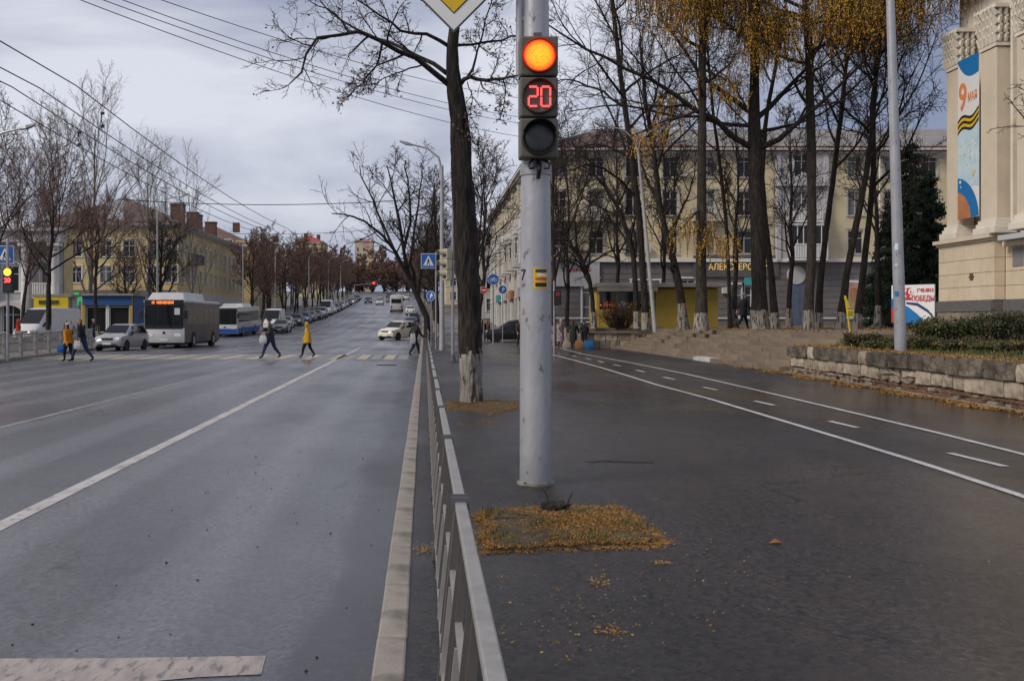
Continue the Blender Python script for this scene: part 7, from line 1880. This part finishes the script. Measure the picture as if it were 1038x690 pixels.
    if coat:
        mb = MB(); rings = []
        for zz, rx, ry in ((1.12, .165, .20), (.95, .18, .215), (.95 - coat*.5, .20, .225), (.95 - coat, .22, .24), (.95 - coat, .20, .22)):
            rings.append([(.01 + rx*math.cos(a), ry*math.sin(a), zz) for a in [2*math.pi*j/18 for j in range(18)]])
        mb.loft(rings, caps=False); mb.build('coat_skirt', cloth('jacket %s' % (jacket,), jacket), t, smooth=True)
    return t
def bag(label, x, d, z, col, w=.3, h=.36, name='carrier_bag', rot=0.0):
    t = thing(name, label, 'bag', (x, d, z), rot)
    mb = MB(); mb.loft([[(-w/2, -.06, 0), (w/2, -.06, 0), (w/2, .06, 0), (-w/2, .06, 0)], [(-w*.55, -.08, h*.5), (w*.55, -.08, h*.5), (w*.55, .08, h*.5), (-w*.55, .08, h*.5)], [(-w*.42, -.03, h), (w*.42, -.03, h), (w*.42, .03, h), (-w*.42, .03, h)]]); mb.build('sack', cloth('bag %s' % (col,), col), t, smooth=True, bevel=.01)
    mb = MB(); mb.tube([(-w*.25, 0, h), (-w*.15, 0, h + .12), (w*.15, 0, h + .12), (w*.25, 0, h)], .008, 5); mb.build('handle', cloth('bag %s' % (col,), col), t)
RZ = ROADZ
q = G(274.5, 363.5, RZ); person('man in dark grey jacket and jeans striding left over the crossing with a white bag', q.x, q.y, RZ, R(180), 1.80, (.045, .04, .05), (.025, .038, .09), stride=.36, hat=(.035, .022, .02), bag_arm=True)
bag('white carrier bag held by the man in the grey jacket', q.x - .30, q.y - .30, RZ + .70, (.55, .55, .57))
q = G(312, 362.5, RZ); person('person in yellow hooded coat and black trousers walking left over the crossing', q.x, q.y, RZ, R(180), 1.66, (.60, .36, .015), (.015, .015, .017), stride=.27, arm=.2, hood=(.60, .36, .015), coat=.22)
q = G(69.5, 366.8, RZ); person('person in orange yellow jacket and pale hat on the left crossing', q.x, q.y, RZ, R(150), 1.62, (.60, .22, .010), (.03, .03, .035), stride=.15, hat=(.55, .52, .50), coat=.1)
bag('blue carrier bag beside the orange yellow jacket', q.x - .28, q.y - .12, RZ + .42, (.02, .11, .36), .26, .30)
q = G(83, 366.8, RZ); person('man in black jacket and blue jeans walking on the left crossing', q.x, q.y, RZ, R(175), 1.82, (.018, .018, .024), (.025, .055, .13), stride=.38, arm=.15)
bag('white plastic bag hanging from the hand of the black jacketed man', q.x - .08, q.y - .28, RZ + .55, (.62, .60, .60), .26, .34)
q = G(420.5, 361, RZ); person('man in dark jacket and blue cap stepping off the crossing at the right kerb', q.x, q.y, RZ, R(35), 1.74, (.022, .024, .022), (.02, .021, .026), stride=.34, hat=(.02, .05, .20))
bag('grey bag carried by the man in the blue cap', q.x - .1, q.y - .28, RZ + .60, (.40, .42, .46), .26, .5)
# behind the left railing
for px, d, c, tr_, hh, lb_, kw in ((18, 60, (.50, .05, .02), (.03, .03, .03), 1.7, 'person in bright red jacket behind the left railing', dict(hood=(.45, .05, .02))), (66, 64, (.13, .10, .09), (.05, .05, .06), 1.7, 'person in brown jacket behind the left railing', {}), (72, 64, (.25, .31, .34), (.05, .05, .06), 1.62, 'person in pale blue jacket behind the left railing', {}), (80, 65, (.02, .025, .05), (.03, .03, .04), 1.75, 'person in navy jacket behind the left railing', {}), (94, 68, (.03, .03, .035), (.05, .05, .06), 1.7, 'person in dark clothes and pale hat near the silver car', dict(hat=(.4, .38, .36)))):
    person(lb_, (px - VX)/F*d, d, 0.0, R(random.choice((0, 180, -90))), hh, c, tr_, stride=.12, group='people behind the left railing', **kw)
# by the kiosk and on the terrace
for px, d, c, tr_, hh, hd_, lb_, kw in ((568, 56.6, (.32, .27, .30), (.10, .08, .08), 1.66, R(-60), 'woman in long pale mauve coat near the kiosk', dict(coat=.5, hat=(.5, .46, .45), stride=.05)), (581, 56.2, (.02, .025, .02), (.02, .02, .02), 1.68, R(60), 'woman in long black coat with brown fur hat near the kiosk', dict(coat=.55, hat=(.12, .065, .03), stride=.06)), (592, 56.3, (.03, .03, .045), (.02, .02, .03), 1.6, R(-100), 'person in dark jacket bending by the kiosk bags', dict(bend_=.25, stride=.05, hood=(.03, .03, .04)))):
    person(lb_, (px - VX)/F*d, d, 0.0, hd_, hh, c, tr_, group='people near the kiosk', **kw)
bag('blue bag on the ground beside the bending person', (597 - VX)/F*55.6, 55.6, 0.0, (.02, .15, .36), .5, .5)
bag('brown shopping bag in front of the black coat', (587 - VX)/F*55.6, 55.6, 0.0, (.30, .15, .07), .45, .5)
bag('pale bag next to the mauve coat', (574 - VX)/F*56, 56, 0.0, (.35, .30, .25), .4, .45)
q = P(753, 325, 47); person('woman in black coat and grey scarf walking on the terrace', q.x, 47, PZ, R(10), 1.7, (.016, .016, .022), (.015, .015, .018), stride=.3, coat=.25, hat=(.30, .29, .30))
for px, d, c, lb_, hd_ in ((489, 74, (.03, .03, .035), 'person in black at the side street right of the whitewashed tree', R(90)), (493, 76, (.20, .10, .05), 'person in brown jacket at the side street right of the whitewashed tree', R(-90)), (521, 84, (.03, .04, .07), 'person in navy by the street side shops', R(-90)), (527, 60, (.05, .04, .04), 'person in dark jacket just left of the silver pole', R(-80))):
    person(lb_, (px - VX)/F*d, d, 0.0, hd_, 1.7, c, (.03, .03, .04), stride=.15, group='people by the side street')
